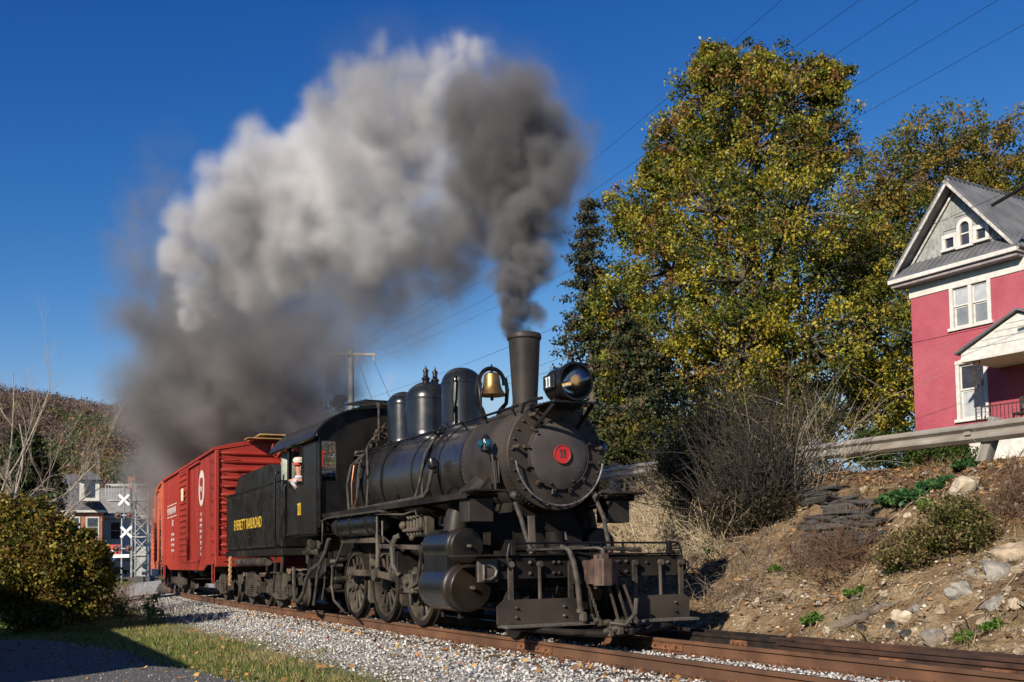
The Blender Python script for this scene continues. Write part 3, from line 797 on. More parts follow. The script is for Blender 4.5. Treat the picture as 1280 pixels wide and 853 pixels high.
# frames, firebox side, ashpan, saddle
P(MB().box(-7.6, -.2, -.62, -.54, .62, 1.12, .01).box(-7.6, -.2, .54, .62, .62, 1.12, .01), 'main_frame', 'frame_black')
P(MB().box(-7.4, -5.6, -.80, .80, 1.1, 2.1, .02), 'firebox', 'frame_black')
P(MB().prism([(-7.5, 1.1), (-5.7, 1.1), (-6.0, .55), (-7.2, .55)], 'y', -.5, .5), 'ashpan', 'frame_black')
P(MB().prism([(-.62, 1.0), (.62, 1.0), (.62, 1.5), (.45, 1.75), (.40, 2.1), (-.40, 2.1), (-.45, 1.75), (-.62, 1.5)], 'x', -2.3, -1.15), 'cylinder_saddle', 'frame_black')
P(MB().cyl((-4.2, 0, 1.25), (-4.2, 0, 1.8), .3, n=16).box(-5.4, -2.4, -.5, .5, 1.15, 1.3), 'frame_stay', 'frame_black')
# cylinders with valve chests
for s in (-1, 1):
    VC, CC = (s * 1.09, 1.24), (s * 1.075, .66)
    cyl = P(MB().lathe((-2.42, VC[0], VC[1]), X, [(.250, 0), (.262, .01), (.262, .85), (.25, .86)], 40).lathe((-2.425, CC[0], CC[1]), X, [(.325, 0), (.335, .01), (.335, .86), (.325, .87)], 44).box(-2.41, -1.57, s * .62, s * 1.325, .80, 1.22), 'cylinder_block', 'dome_black')
    P(MB().lathe((-1.60, VC[0], VC[1]), X, [(.25, 0), (.262, .01), (.262, .08), (.245, .1), (.245, .13), (.255, .14), (.255, .19), (.235, .215), (.08, .225), (0, .225)], 36), 'valve_head', 'cylinder_paint', cyl)
    P(MB().cyl((-1.38, VC[0], VC[1]), (-1.30, VC[0], VC[1]), .022, n=8), 'valve_stud', 'gear_dust', cyl)
    P(MB().lathe((-1.60, CC[0], CC[1]), X, [(.33, 0), (.345, .02), (.345, .09), (.318, .11), (.318, .16), (.33, .18), (.33, .24), (.31, .275), (.30, .285), (0, .285)], 40), 'cylinder_head', 'cylinder_paint', cyl)
    P(MB().cyl((-1.32, CC[0], CC[1]), (-1.23, CC[0], CC[1]), .026, n=8), 'head_stud', 'gear_dust', cyl)
    P(MB().lathe((-2.40, CC[0], CC[1]), (-1, 0, 0), [(.33, 0), (.33, .06), (.2, .08), (.09, .1), (.09, .2), (0, .2)], 28), 'rear_head', 'gear_dust', cyl)
    P(MB().lathe((-2.40, VC[0], VC[1]), (-1, 0, 0), [(.25, 0), (.25, .06), (.12, .09), (.06, .1), (.06, .25), (0, .25)], 24), 'rear_valve_head', 'gear_dust', cyl)
    P(MB().tube([(-1.78, s * .66, 2.12), (-1.80, s * .92, 1.90), (-1.80, s * 1.06, 1.68), (-1.80, s * 1.09, 1.44)], [.17, .17, .17, .18], 20), 'steam_pipe', 'smokebox_paint', cyl)
    P(MB().lathe((-1.8, s * .95, 1.83), (0, s * -.5, 1), [(.17, -.03), (.2, -.03), (.2, .03), (.17, .03)], 20, caps=False), 'pipe_flange', 'smokebox_paint', cyl)
    P(MB().cyl((-2.05, s * 1.09, 1.48), (-2.05, s * 1.09, 1.62), .035, n=8).cyl((-2.05, s * 1.09, 1.60), (-2.05, s * 1.09, 1.68), .055, n=10).cyl((-2.05, s * 1.03, 1.55), (-2.05, s * 1.2, 1.55), .016, n=6), 'relief_valve', 'gear_dust', cyl)
    for u in (-1.7, -2.3): P(MB().cyl((u, s * 1.08, .35), (u, s * 1.08, .22), .03, n=8), 'cylinder_cock', 'gear_dust', cyl)
    # guides, crosshead, rods
    gd = P(MB().box(-3.95, -2.45, s * 1.02, s * 1.16, .60, .665, .008), 'crosshead_guide', 'gear_dust')
    P(MB().box(-3.95, -3.85, s * .62, s * 1.2, .52, 1.2, .01), 'guide_yoke', 'frame_black', gd)
    ch = P(MB().box(-3.62, -3.25, s * 1.0, s * 1.19, .54, .84, .015).cyl((-3.42, s * .98, .72), (-3.42, s * 1.25, .72), .06, n=12), 'crosshead', 'gear_dust')
    P(MB().cyl((-3.3, s * 1.075, .69), (-2.5, s * 1.075, .66), .04, n=10), 'piston_rod', 'steel_worn', ch)
    crank = Vector((-5.35, s * 1.0, .66)) + Vector((.24, 0, .18))
    P(MB().bar((-3.42, s * 1.1, .71), (crank.x, s * 1.1, crank.z), .06, .12, b=.012).cyl((crank.x, s * 1.06, crank.z), (crank.x, s * 1.16, crank.z), .13, n=16), 'main_rod', 'gear_dust')
    sr = MB().bar((-6.97 + .24, s * .98, .84), (-5.35 + .24, s * .98, .84), .05, .11, b=.01).bar((-5.35 + .24, s * .985, .84), (-3.74 + .24, s * .985, .84), .05, .11, b=.01)
    for u in (-6.97, -5.35, -3.74): sr.cyl((u + .24, s * .95, .84), (u + .24, s * 1.04, .84), .11, n=16)
    P(sr, 'side_rod', 'gear_dust')
    # valve motion: link, radius rod, combination lever, hanger
    P(MB().tube([(-4.75, s * 1.2, 1.5), (-4.68, s * 1.22, 1.2), (-4.72, s * 1.22, .95)], .045, 6).bar((-4.7, s * 1.2, 1.3), (-2.7, s * 1.15, 1.24), .04, .07), 'expansion_link', 'gear_dust')
    P(MB().bar((-5.15, s * 1.16, 1.06), (-4.7, s * 1.2, .95), .04, .07).bar((crank.x + .05, s * 1.2, crank.z + .1), (-5.15, s * 1.18, 1.06), .04, .07), 'eccentric_rod', 'gear_dust')
    P(MB().bar((-2.85, s * 1.16, 1.32), (-3.02, s * 1.18, .72), .04, .06).bar((-3.02, s * 1.18, .72), (-3.4, s * 1.18, .62), .04, .05), 'combination_lever', 'gear_dust')
    P(MB().tube([(-3.95, s * 1.1, 1.45), (-4.02, s * 1.16, 1.42), (-4.06, s * 1.2, 1.3), (-4.02, s * 1.2, .98), (-3.85, s * 1.15, .8)], .055, 10), 'exhaust_elbow', 'pipe_grey')
    hb = MB().box(-3.5, -2.75, s * 1.0, s * 1.16, 1.42, 1.72, .02)
    for i in range(5): hb.cyl((-3.4 + i * .13, s * 1.18, 1.45), (-3.4 + i * .13, s * 1.18, 1.74), .03, n=8)
    hb.cyl((-3.5, s * 1.22, 1.52), (-2.8, s * 1.22, 1.52), .03, n=8).sphere((-3.52, s * 1.22, 1.6), .07, 8, 6).sphere((-3.1, s * 1.24, 1.40), .05, 8, 6)
    P(hb, 'lubricator', 'gear_dust')
    P(MB().bar((-7.0, s * 1.1, 1.44), (-4.6, s * 1.12, 1.40), .05, .09), 'reach_rod', 'gear_dust')
    P(MB().tube([(-4.55, s * 1.28, 1.85), (-4.5, s * 1.3, 1.5), (-4.42, s * 1.3, 1.2), (-4.5, s * 1.28, .95)], .02, 6).tube([(-4.3, s * 1.28, 1.7), (-4.25, s * 1.3, 1.45), (-3.7, s * 1.3, 1.28)], .018, 6), 'gear_pipe', 'pipe_grey')
# driving wheels: tyre, spokes, hub, counterweight
def wheel(name, u, y, r, spokes, parent, side, cw=True, mat='gear_dust', tmat='frame_black'):
    ax = Vector((0, side, 0)); c = Vector((u, y, r))
    w = MB().lathe(c - ax * .065, ax, [(r - .09, 0), (r + .028, 0), (r + .028, .03), (r + .002, .04), (r - .004, .13), (r - .02, .135), (r - .085, .13), (r - .09, .13)], 48, caps=False).build(name, tmat, parent)
    rim = MB().lathe(c - ax * .05, ax, [(r - .15, 0), (r - .085, 0), (r - .085, .105), (r - .15, .105), (r - .15, 0)], 48, caps=False).build('rim', mat, w)
    hub = MB().lathe(c - ax * .06, ax, [(.06, 0), (.13, .0), (.145, .12), (.10, .15), (.095, .17), (0, .17)], 24).build('hub', mat, w)
    for i in range(spokes):
        a = 2 * PI * i / spokes + .2
        d = Vector((math.cos(a), 0, math.sin(a)))
        MB().bar(c + d * .11, c + d * (r - .14), .055, .05, up=ax, b=.012).build('spoke', mat, w)
    if cw:
        pts = []
        for i in range(9):
            a = R(180 + 36.9 - 42 + 84 * i / 8); pts.append((u + (r - .13) * math.cos(a), r + (r - .13) * math.sin(a)))
        MB().prism(pts, 'y', y - .06, y + .06).build('counterweight', mat, w)
        MB().cyl(c + Vector((.24, 0, .18)) - ax * .02, c + Vector((.24, 0, .18)) + ax * .28, .055, n=12).build('crank_pin', 'steel_worn', w)
    return w
for u in (-6.97, -5.35, -3.74):
    for s in (-1, 1): wheel('driving_wheel', u, s * .79, .66, 13, LOCO, s)
    P(MB().cyl((u, -.72, .66), (u, .72, .66), .085, n=12), 'axle', 'frame_black')
for s in (-1, 1): wheel('pilot_wheel', -.50, s * .79, .33, 8, LOCO, s, cw=False, mat='frame_black')
P(MB().cyl((-.5, -.72, .33), (-.5, .72, .33), .07, n=10).box(-1.2, -.3, -.5, .5, .36, .46), 'pilot_axle', 'frame_black')
for u in (-6.15, -4.55, -3.0):                                    # brake hangers and shoes between the wheels
    for s in (-1, 1):
        P(MB().bar((u - .08, s * .8, 1.25), (u - .06, s * .8, .45), .04, .07).prism([(u - .10, .38), (u + .02, .3), (u + .04, .75), (u - .06, .7)], 'y', s * .74, s * .86), 'brake_hanger', 'gear_dust')
P(MB().cyl((-8.3, -.45, .35), (-1.2, -.45, .33), .025, n=6).cyl((-8.3, .45, .35), (-1.2, .45, .33), .025, n=6), 'brake_pull_rod', 'pipe_grey')
# cab
cabw = P(MB().box(-9.55, -7.5, -1.41, 1.41, 1.565, 1.625), 'cab', 'loco_black')
for s in (-1, 1):
    sw = MB().box(-9.55, -7.45, s * 1.42, s * 1.45, 1.64, 2.60).box(-9.55, -9.36, s * 1.42, s * 1.45, 2.60, 3.45).box(-8.40, -7.45, s * 1.42, s * 1.45, 2.60, 3.45).box(-9.36, -8.40, s * 1.42, s * 1.45, 3.40, 3.45)
    P(sw, 'side_wall', 'loco_black', cabw)
fw = MB()
for s in (-1, 1):                                                 # front wall around the boiler, with a tall window each side
    fw.box(-7.48, -7.45, s * 1.36, s * 1.42, 1.64, 3.45).box(-7.48, -7.45, s * .70, s * 1.06, 1.64, 3.45).box(-7.48, -7.45, s * 1.06, s * 1.36, 1.64, 2.60).box(-7.48, -7.45, s * 1.06, s * 1.36, 3.36, 3.45)
fw.prism([(-1.42, 3.45)] + [(1.45 * math.sin(R(t)) * 1.0, 3.45 + .60 * math.cos(R(t))) for t in range(-78, 79, 6)] + [(1.42, 3.45)], 'x', -7.48, -7.45)
fw.box(-7.48, -7.45, -.70, .70, 3.2, 3.45)
P(fw, 'front_wall', 'loco_black', cabw)
for s in (-1, 1):
    g = P(MB().box(-7.47, -7.462, s * 1.06, s * 1.36, 2.60, 3.36), 'pane', 'clear_glass', cabw)
    P(MB().tube([(-9.36, s * 1.455, 2.60), (-8.40, s * 1.455, 2.60)], .022, 6), 'arm_rest', 'loco_black', cabw)
    P(MB().box(-9.40, -9.36, s * 1.40, s * 1.462, 2.58, 3.44).box(-8.40, -8.36, s * 1.40, s * 1.462, 2.58, 3.44).box(-9.36, -8.40, s * 1.40, s * 1.462, 3.38, 3.42), 'window_frame', 'loco_black', cabw)
    P(MB().box(-8.36, -7.95, s * 1.38, s * 1.40, 2.62, 3.40), 'sliding_pane', 'clear_glass', cabw)
    P(MB().cyl((-7.42, s * 1.40, 1.7), (-7.42, s * 1.40, 3.42), .045, n=10), 'corner_post', 'loco_black', cabw)
    P(MB().box(-9.58, -7.40, s * 1.40, s * 1.47, 1.60, 1.645, .006), 'cab_sill', 'loco_black', cabw)
    digits11('numerals', cabw, 'yellow_paint', (-8.62, s * 1.456, 2.11), (-s, 0, 0), (0, 0, 1), .24, .004)
P(MB().box(-9.5, -7.92, -1.38, 1.38, 1.626, 1.65), 'cab_floor', 'wood_dark', cabw)
rf_pts = []
N = 22
outer = [(1.56 * math.sin(R(-80 + 160 * i / N)) / math.sin(R(80)), 3.40 + .70 * (math.cos(R(-80 + 160 * i / N)) - math.cos(R(80))) / (1 - math.cos(R(80)))) for i in range(N + 1)]
inner = [(a * .985, z - .03) for a, z in reversed(outer)]
rf = P(MB().prism(outer + inner, 'x', -10.62, -7.30), 'cab_roof', 'loco_black', cabw, ang=.5)
P(MB().tube([(-10.60, -1.555, 3.405), (-7.32, -1.555, 3.405)], .02, 6), 'rain_gutter', 'loco_black', rf)
P(MB().box(-8.95, -8.1, -.36, .36, 4.10, 4.17, .01).prism([(-8.95, 4.30), (-7.62, 4.21), (-7.62, 4.235), (-8.95, 4.325)], 'y', -.42, .42), 'roof_hatch', 'loco_black', rf)
P(MB().box(-7.9, -7.5, -.75, .75, 1.7, 3.1, .05).cyl((-7.85, 0, 2.6), (-7.98, 0, 2.6), .05, n=8), 'backhead', 'frame_black', cabw)
for y, z in ((-.3, 3.0), (.1, 3.05), (.4, 2.95), (-.5, 2.8)): P(MB().lathe((-7.9, y, z), (-1, 0, 0), [(.09, 0), (.09, .05), (0, .05)], 14), 'gauge', 'gear_dust', cabw)
P(MB().box(-9.3, -8.85, -1.25, -.85, 2.08, 2.16, .02).box(-9.2, -8.95, -1.15, -.95, 1.62, 2.08), 'seat_box', 'frame_black', cabw)
P(MB().tube([(-9.62, -1.47, 1.35), (-9.62, -1.49, 1.5), (-9.62, -1.49, 2.6), (-9.62, -1.46, 2.68)], .018, 6), 'cab_grab_iron', 'loco_black', cabw)
# under the cab: injector, pipes, hoses, step
inj = P(MB().cyl((-9.1, -1.2, 1.25), (-8.3, -1.2, 1.25), .06, n=10).sphere((-8.75, -1.2, 1.3), .1, 10, 8).lathe((-8.55, -1.22, 1.42), X, [(.0, 0), (.11, .02), (.12, .1), (.11, .2), (0, .22)], 16).cyl((-8.9, -1.2, 1.25), (-8.9, -1.2, 1.02), .04, n=8), 'injector', 'gear_dust')
P(MB().tube([(-8.3, -1.2, 1.28), (-8.1, -1.22, 1.22), (-8.0, -1.24, 1.32), (-8.05, -1.22, 1.45), (-8.3, -1.2, 1.48)], .035, 8), 'injector_bend', 'pipe_grey', inj)
for k, pts in enumerate(([(-7.15, -1.3, 1.48), (-7.3, -1.32, 1.25), (-7.6, -1.34, 1.02), (-8.15, -1.36, .9), (-8.45, -1.36, .72), (-8.6, -1.37, .46), (-8.95, -1.38, .26), (-9.3, -1.36, .30), (-9.5, -1.32, .55), (-9.6, -1.3, .95)],
                         [(-7.2, -1.3, 1.42), (-7.45, -1.32, 1.15), (-7.75, -1.34, .85), (-7.85, -1.35, .5), (-7.95, -1.36, .22)],
                         [(-6.55, -1.22, 1.4), (-6.75, -1.24, 1.15), (-7.05, -1.26, .95), (-7.12, -1.26, .6), (-7.0, -1.26, .34), (-6.5, -1.22, .14)],
                         [(-8.0, -1.1, 1.0), (-8.1, -1.1, .6), (-8.2, -1.12, .3)])):
    P(MB().tube(pts, (.04, .03, .024, .02)[k], 10), 'hose', 'pipe_grey')
P(MB().box(-9.3, -8.05, -1.1, -1.0, .72, 1.12, .01), 'splash_plate', 'frame_black')
P(MB().box(-9.5, -7.55, -.9, .9, 1.1, 1.55), 'trailing_frame', 'frame_black')
st = MB().bar((-9.5, -1.3, 1.55), (-9.52, -1.4, .62), .03, .14).bar((-9.0, -1.3, 1.55), (-9.0, -1.4, .62), .03, .05)
st.box(-9.6, -9.0, -1.48, -1.28, .58, .61).box(-9.55, -9.0, -1.45, -1.28, .98, 1.0)
P(MB().box(-8.3, -7.7, -.6, .6, .45, .95, .02).cyl((-8.0, -.9, .7), (-8.0, .9, .7), .12, n=12), 'trailing_spring', 'frame_black')
for u, z in ((-7.75, .95), (-7.55, .72), (-7.85, .55), (-7.45, 1.1)):
    P(MB().cyl((u, -1.02, z), (u, -.85, z), .06, n=10).sphere((u, -1.04, z), .05, 8, 6), 'frame_fitting', 'gear_dust')
# marker lamps
for s in (-1, 1):
    c = Vector((-1.1, s * .93, 2.645))
    ml = P(MB().lathe(c - Vector((0, 0, .11)), (0, 0, 1), [(.05, 0), (.075, .02), (.075, .17), (.06, .2), (.03, .24), (0, .245)], 18).bar(c - Vector((0, 0, .1)), c + Vector((.02, -s * .2, -.22)), .03, .03), 'marker_lamp', 'loco_black')
    for d in (X, Vector((0, s, 0)), Vector((-.2, s * .0, 0))):
        d = d.normalized()
        P(MB().lathe(c + d * .07, d, [(.062, 0), (.062, .022), (.045, .04), (.02, .05), (0, .052)], 18), 'lamp_lens', 'lamp_blue', ml)
    P(MB().prism([(-.10 + s * .0, 0), (.16, 0), (.10, .3), (-.04, .34)], 'y', 0, .012).build('tmp', 'loco_black') and MB().box(-1.28, -1.02, s * .755, s * .775, 2.1, 2.4, .01), 'lamp_bracket_plate', 'smokebox_paint', ml)
    P(MB().tube([(-1.05, s * .86, 2.5), (-1.0, s * .84, 2.2), (-1.02, s * .82, 1.96)], .016, 6), 'lamp_conduit', 'smokebox_paint', ml)
for o in [o for o in bpy.data.objects if o.name.startswith('tmp')]: bpy.data.objects.remove(o)
# pilot deck, beam, handrail, footboards, braces
beam = P(MB().box(-.12, 0, -1.57, 1.57, .79, 1.08, .01), 'pilot_beam', 'frame_black')
P(MB().box(-1.15, .03, -1.5, 1.5, 1.085, 1.11, .004), 'pilot_deck', 'frame_black', beam)
P(MB().box(-.12, .20, -1.72, -1.40, 1.085, 1.108, .004), 'corner_step', 'frame_black', beam)
rivets('beam_bolts', [(0.0, y, z) for y in (-1.25, -.85, -.5, -.42, .5, .62, .95, 1.3) for z in ((.86, 1.0) if abs(y) < .9 else (.98,))], .028, .035, X, 'gear_dust', beam)
rail = P(MB().tube([(.05, -1.12, 1.245), (.05, -.6, 1.25), (.05, .6, 1.25), (.05, 1.32, 1.245)], .014, 8), 'pilot_handrail', 'loco_black', beam)
for y in (-1.12, 1.30): P(MB().box(.02, .08, y - .035, y + .035, 1.09, 1.27, .008).tube([(.05, y, 1.26), (.07, y + .14 * (1 if y > 0 else -.4), 1.24), (.08, y + .19 * (1 if y > 0 else -.5), 1.1), (.08, y + .14 * (1 if y > 0 else -.5), .92)], .016, 6), 'handrail_post', 'loco_black', rail)
for y in (-.35, .2, .55): P(MB().cyl((.05, y, 1.25), (.0, y, 1.09), .014, n=6), 'handrail_stay', 'loco_black', rail)
for s, y0, y1 in ((-1, -1.36, -.16), (1, .52, 1.60)):
    fb = P(MB().prism([(y0, .225), (y1, .225), (y1, .47 if s > 0 else .52), (y1 - .08, .535), (y0 + .10, .535), (y0, .45)], 'x', .04, .075), 'footboard', 'frame_black' if 0 else 'smokebox_paint')
    P(MB().box(.02, .30, y0 + .02, y1 + .1 if s < 0 else y1, .185, .222, .006), 'tread', 'wood_dark', fb)
    rivets('board_bolts', [(.075, y, z) for y in (y0 + .26, y1 - .24) for z in (.31, .43)], .022, .04, X, 'gear_dust', fb)
    for y, w in ((y0 + .20, .038), (y0 + .62, .018), (y1 - .12, .038)):
        P(MB().bar((.05, y, 1.0), (.055, y, .45), w * 2, .035, up=(1, 0, 0), b=.006).cyl((.04, y, .98), (.10, y, .98), .04, n=8), 'footboard_hanger', 'gear_dust', fb)
    P(MB().bar((.05, y1 - .15 if s < 0 else y0 + .2, .22), (-.75, (y1 if s < 0 else y0), .12), .10, .03), 'board_stay', 'gear_dust', fb)
    P(MB().tube([(-.84, s * .66, 1.93), (-.6, s * .66, 1.6), (-.28, s * (.67 if s < 0 else .55), 1.11)], .032, 10).sphere((-.80, s * .66, 1.92), .06, 8, 6), 'smokebox_brace', 'steel_worn' if 0 else 'pipe_grey')
# near end lamp-shaped push pole pocket
pk = P(MB().box(.0, .05, -1.61, -1.52, .76, 1.06, .01).box(0, .045, -1.60, -1.33, .76, 1.06, .008), 'push_pole_plate', 'gear_dust')
ps = [(.06, -1.54, .98), (.06, -1.54, .80), (.06, -1.45, .80), (.06, -1.38, .84), (.06, -1.36, .90), (.06, -1.39, .95), (.06, -1.46, .98)]
P(MB().tube(ps, .018, 8, closed=True), 'push_pole_pocket', 'steel_worn', pk)
P(MB().box(-.02, .03, 1.50, 1.60, .84, 1.02, .01).tube([(.05, 1.52, 1.0), (.06, 1.60, .98), (.06, 1.61, .88), (.05, 1.54, .85)], .018, 8), 'push_pole_pocket', 'frame_black')
# knuckle coupler, draft gear, air hoses, uncoupling lever, drain rods
cp = P(MB().box(-.1, .30, -.13, .13, .74, 1.02, .02), 'coupler', 'coupler_rust')
P(MB().prism([(.26, -.16), (.26, .20), (.42, .21), (.55, .12), (.56, .05), (.46, .06), (.43, -.02), (.47, -.10), (.62, -.12), (.66, -.19), (.5, -.25), (.36, -.22)], 'z', .72, 1.02), 'coupler_head', 'coupler_rust', cp)
P(MB().prism([(.44, -.20), (.58, -.24), (.68, -.16), (.66, -.03), (.59, .04), (.54, .0), (.58, -.07), (.56, -.13), (.47, -.12)], 'z', .70, 1.04).cyl((.50, -.16, .66), (.50, -.16, 1.09), .035, n=10), 'knuckle', 'coupler_rust', cp)
P(MB().box(.30, .44, -.05, .08, 1.02, 1.10, .015).cyl((.38, .02, 1.0), (.38, .02, 1.16), .03, n=8), 'lock_lifter', 'coupler_rust', cp)
P(MB().box(.0, .10, -.28, .28, .70, 1.12, .015), 'draft_casting', 'frame_black', cp)
P(MB().tube([(.12, -.95, 1.16), (.13, -.4, 1.17), (.30, -.05, 1.18), (.38, .02, 1.16)], .018, 6), 'uncoupling_lever', 'pipe_grey')
P(MB().cyl((.02, -.55, 1.17), (.02, -.05, 1.19), .034, n=8).cyl((.0, .1, 1.19), (.02, .85, 1.15), .03, n=8), 'deck_pipe', 'pipe_grey')
dv = P(MB().cyl((-.25, -.33, 1.11), (-.25, -.33, 1.40), .13, n=20), 'deck_casting', 'frame_black')
P(MB().bar((-.35, -.62, 1.11), (-.38, -.62, 1.62), .10, .03, b=.004), 'flag_bracket', 'gear_dust')
P(MB().cyl((-.38, -.05, 1.15), (-.5, -.05, 1.4), .03, n=8), 'deck_stay', 'gear_dust')
for k, (y, pts) in enumerate(((-.30, [(.06, -.42, 1.20), (.16, -.36, 1.16), (.22, -.33, 1.0), (.26, -.30, .75), (.27, -.28, .5), (.27, -.27, .40)]), (-.2, [(.05, -.14, .92), (.12, -.14, .78), (.16, -.10, .62), (.17, -.06, .45), (.16, -.04, .32)]))):
    P(MB().tube(pts, (.038, .03)[k], 10), 'air_hose', 'frame_black' if k else 'pipe_grey')
    e = Vector(pts[-1]); P(MB().cyl(e, e + Vector((.0, 0, -.05)), .05, n=10).obox(e + Vector((.03, .02, -.10)), (.05, .035, .06), (X, (0, 1, 0), (0, 0, 1)), .01), 'hose_coupling', 'gear_dust')
for y, dx, dy, top in ((.18, .62, .10, .72), (.30, .64, .12, .72), (.42, .66, .14, .70)):
    P(MB().cyl((.52, y - .18, top), (.60, y + dy - .16, .17), .022, n=8), 'hanging_rod', 'gear_dust')
def chain(pts_from, pts_to, n, r, parent, mat='gear_dust'):
    a = Vector(pts_from); b_ = Vector(pts_to); d = (b_ - a) / n
    mb = MB()
    for i in range(n):
        c = a + d * (i + .5); ax = Vector((1, 0, 0)) if i % 2 else Vector((0, 1, 0))
        dz = d.normalized(); sd_ = dz.cross(ax).normalized()
        mb.tube([c + dz * d.length * .62 * math.cos(t) + sd_ * d.length * .34 * math.sin(t) for t in np.arange(0, 2 * PI, PI / 4)], r, 5, closed=True)
    return mb.build('chain', mat, parent)
chain((.22, -.16, .82), (.42, -.08, .26), 14, .009, LOCO)
for c, r in (((.5, .0, .22), .06), ((.45, -.12, .25), .05), ((.56, .12, .24), .05), ((.62, .05, .15), .06), ((.58, -.06, .12), .05), ((.66, .2, .14), .05)):
    P(MB().sphere(c, r, 8, 6, (1, 1.3, .8)).obox(Vector(c) + Vector((.02, .03, -.03)), (r * .8, r * .7, r * .8), (X, (0, 1, 0), (0, 0, 1)), .01), 'hose_bracket', 'gear_dust')
P(MB().tube([(.60, -.02, .22), (.72, .12, .20), (.74, .26, .34), (.68, .32, .52)], .03, 8), 'signal_hose', 'pipe_grey')
P(MB().tube([(.08, -1.2, .20), (.35, -.6, .12), (.55, -.1, .08), (.5, .5, .09), (.2, 1.2, .14)], .045, 8).box(-.3, .5, -.5, .5, .09, .13), 'pilot_plow', 'frame_black')
P(MB().bar((-.12, -.36, .8), (-.2, -.42, .35), .05, .05).bar((-.12, .36, .8), (-.2, .42, .35), .05, .05).box(-.9, -.1, -.5, .5, .72, .8), 'pilot_frame', 'frame_black')
P(MB().box(-1.9, -1.25, -.25, .25, .9, 1.5, .03).cyl((-1.0, -.62, 1.2), (-1.0, .62, 1.2), .06, n=10), 'front_frame_casting', 'frame_black')
# ------------------------------------------------------------------ freight truck (bogie), shared by tender and boxcars
def truck(parent, u, mat, gauge=GV, wb=.84, r=.42):
    t = MB().box(u - .18, u + .18, -.95, .95, .52, .66, .02).build('truck_bolster', mat, parent)
    for s in (-1, 1):
        y = s * 1.0
        fr = MB().prism([(u - 1.08, .34), (u - .72, .28), (u - .35, .22), (u + .35, .22), (u + .72, .28), (u + 1.08, .34), (u + 1.06, .52), (u + .72, .58), (u + .42, .80), (u - .42, .80), (u - .72, .58), (u - 1.06, .52)], 'y', y - .05, y + .05).build('side_frame', mat, t)
        for du in (-wb, wb):
            MB().box(u + du - .13, u + du + .13, y - .09, y + .12, .30, .58, .02).build('journal_box', mat, t)
            MB().box(u + du - .10, u + du + .10, y + s * .08, y + s * .14, .34, .52, .015).build('journal_lid', mat, t)
        for dx in (-.12, .0, .12):
            mb = MB(); pts = [(u + dx + .05 * math.cos(a), y + .05 * math.sin(a) + s * .02, .26 + .26 * a / (10 * PI)) for a in np.arange(0, 10 * PI, .6)]
            mb.tube(pts, .015, 5).build('spring', mat, t)
    for du in (-wb, wb):
        for s in (-1, 1):
            c = Vector((u + du, s * (gauge + .02), r)); ax = Vector((0, s, 0))
            MB().lathe(c - ax * .065, ax, [(.08, .03), (.2, .02), (r - .08, .04), (r - .07, 0), (r + .025, 0), (r + .025, .028), (r, .036), (r - .005, .13), (r - .06, .132), (r - .075, .095), (.22, .07), (.1, .10), (0, .10)], 36).build('wheel', mat, t)
        MB().cyl((u + du, -.7, r), (u + du, .7, r), .07, n=10).build('axle', mat, t)
    return t
# ------------------------------------------------------------------ tender
pm('truck_dirt', (.022, .018, .015), (.065, .055, .045), 5, .7, .85, bump=.3, bscale=30, bdist=.006, c3=(.10, .085, .07), s3=.5, spec=.15)
pm('coal', (.006, .006, .007), (.02, .02, .021), 8, .4, .7, bump=1.0, bscale=16, bdist=.08)
pm('chain_rust', (.28, .15, .07), (.40, .24, .12), 20, .8)
TEN = thing('tender', 'black riveted coal tender lettered in yellow behind the locomotive cab', 'tender', O, TRACK_ANG)
def Q(mb, name, mat, parent=None, ang=.6): return mb.build(name, mat, TEN if parent is None else parent, ang)
tank = Q(MB().box(-15.45, -10.0, -1.45, 1.45, 1.36, 2.80, .03), 'tank', 'loco_black')
Q(MB().box(-15.5, -9.95, -1.46, 1.46, 1.20, 1.352, .01), 'frame_sill', 'frame_black')
for s in (-1, 1):
    Q(MB().prism([(-15.42, 2.74), (-10.02, 2.78), (-10.02, 2.815), (-15.42, 2.775)], 'y', s * 1.44, s * 1.475), 'tank_beading', 'loco_black', tank)
    Q(MB().prism([(-15.1, 2.805), (-10.5, 2.805), (-10.5, 3.16), (-11.6, 3.28), (-14.7, 3.22), (-15.1, 2.92)], 'y', s * 1.26, s * 1.30), 'coal_board', 'loco_black', tank)
    rv = [(u, s * 1.45, z) for u in np.arange(-15.1, -10.1, .72) for z in np.arange(1.45, 2.72, .075)] + [(u, s * 1.45, z) for z in (1.42, 2.66) for u in np.arange(-15.38, -10.05, .09)]
    rivets('rivet_rows', rv, .012, .012, (0, s, 0), 'loco_black', tank)
    text('lettering', 'EVERETT RAILROAD', .36, 'yellow_paint', tank, (-13.12, s * 1.456, 1.86), (-s, 0, 0) if s > 0 else (1, 0, 0), (0, 0, 1), sx=.80, depth=.004, spacing=1.1)
    Q(MB().tube([(-10.06, s * 1.56, 1.42), (-10.06, s * 1.58, 1.55), (-10.06, s * 1.58, 2.86), (-10.06, s * 1.55, 2.95), (-10.1, s * 1.47, 2.97)], .03, 8).tube([(-10.06, s * 1.56, 1.42), (-10.08, s * 1.48, 1.38)], .03, 8), 'grab_iron', 'loco_black')
    Q(MB().cyl((-14.55, s * 1.34, 1.08), (-11.6, s * 1.34, 1.08), .10, n=16), 'brake_cylinder_pipe', 'gear_dust')
    stp = Q(MB().bar((-10.15, s * 1.38, 1.3), (-10.2, s * 1.44, .42), .035, .10).bar((-10.75, s * 1.38, 1.3), (-10.7, s * 1.44, .42), .035, .08), 'step_hanger', 'gear_dust')
    Q(MB().box(-10.8, -10.1, s * 1.30, s * 1.52, .40, .43).box(-10.78, -10.12, s * 1.30, s * 1.50, .82, .85), 'step', 'gear_dust', stp)
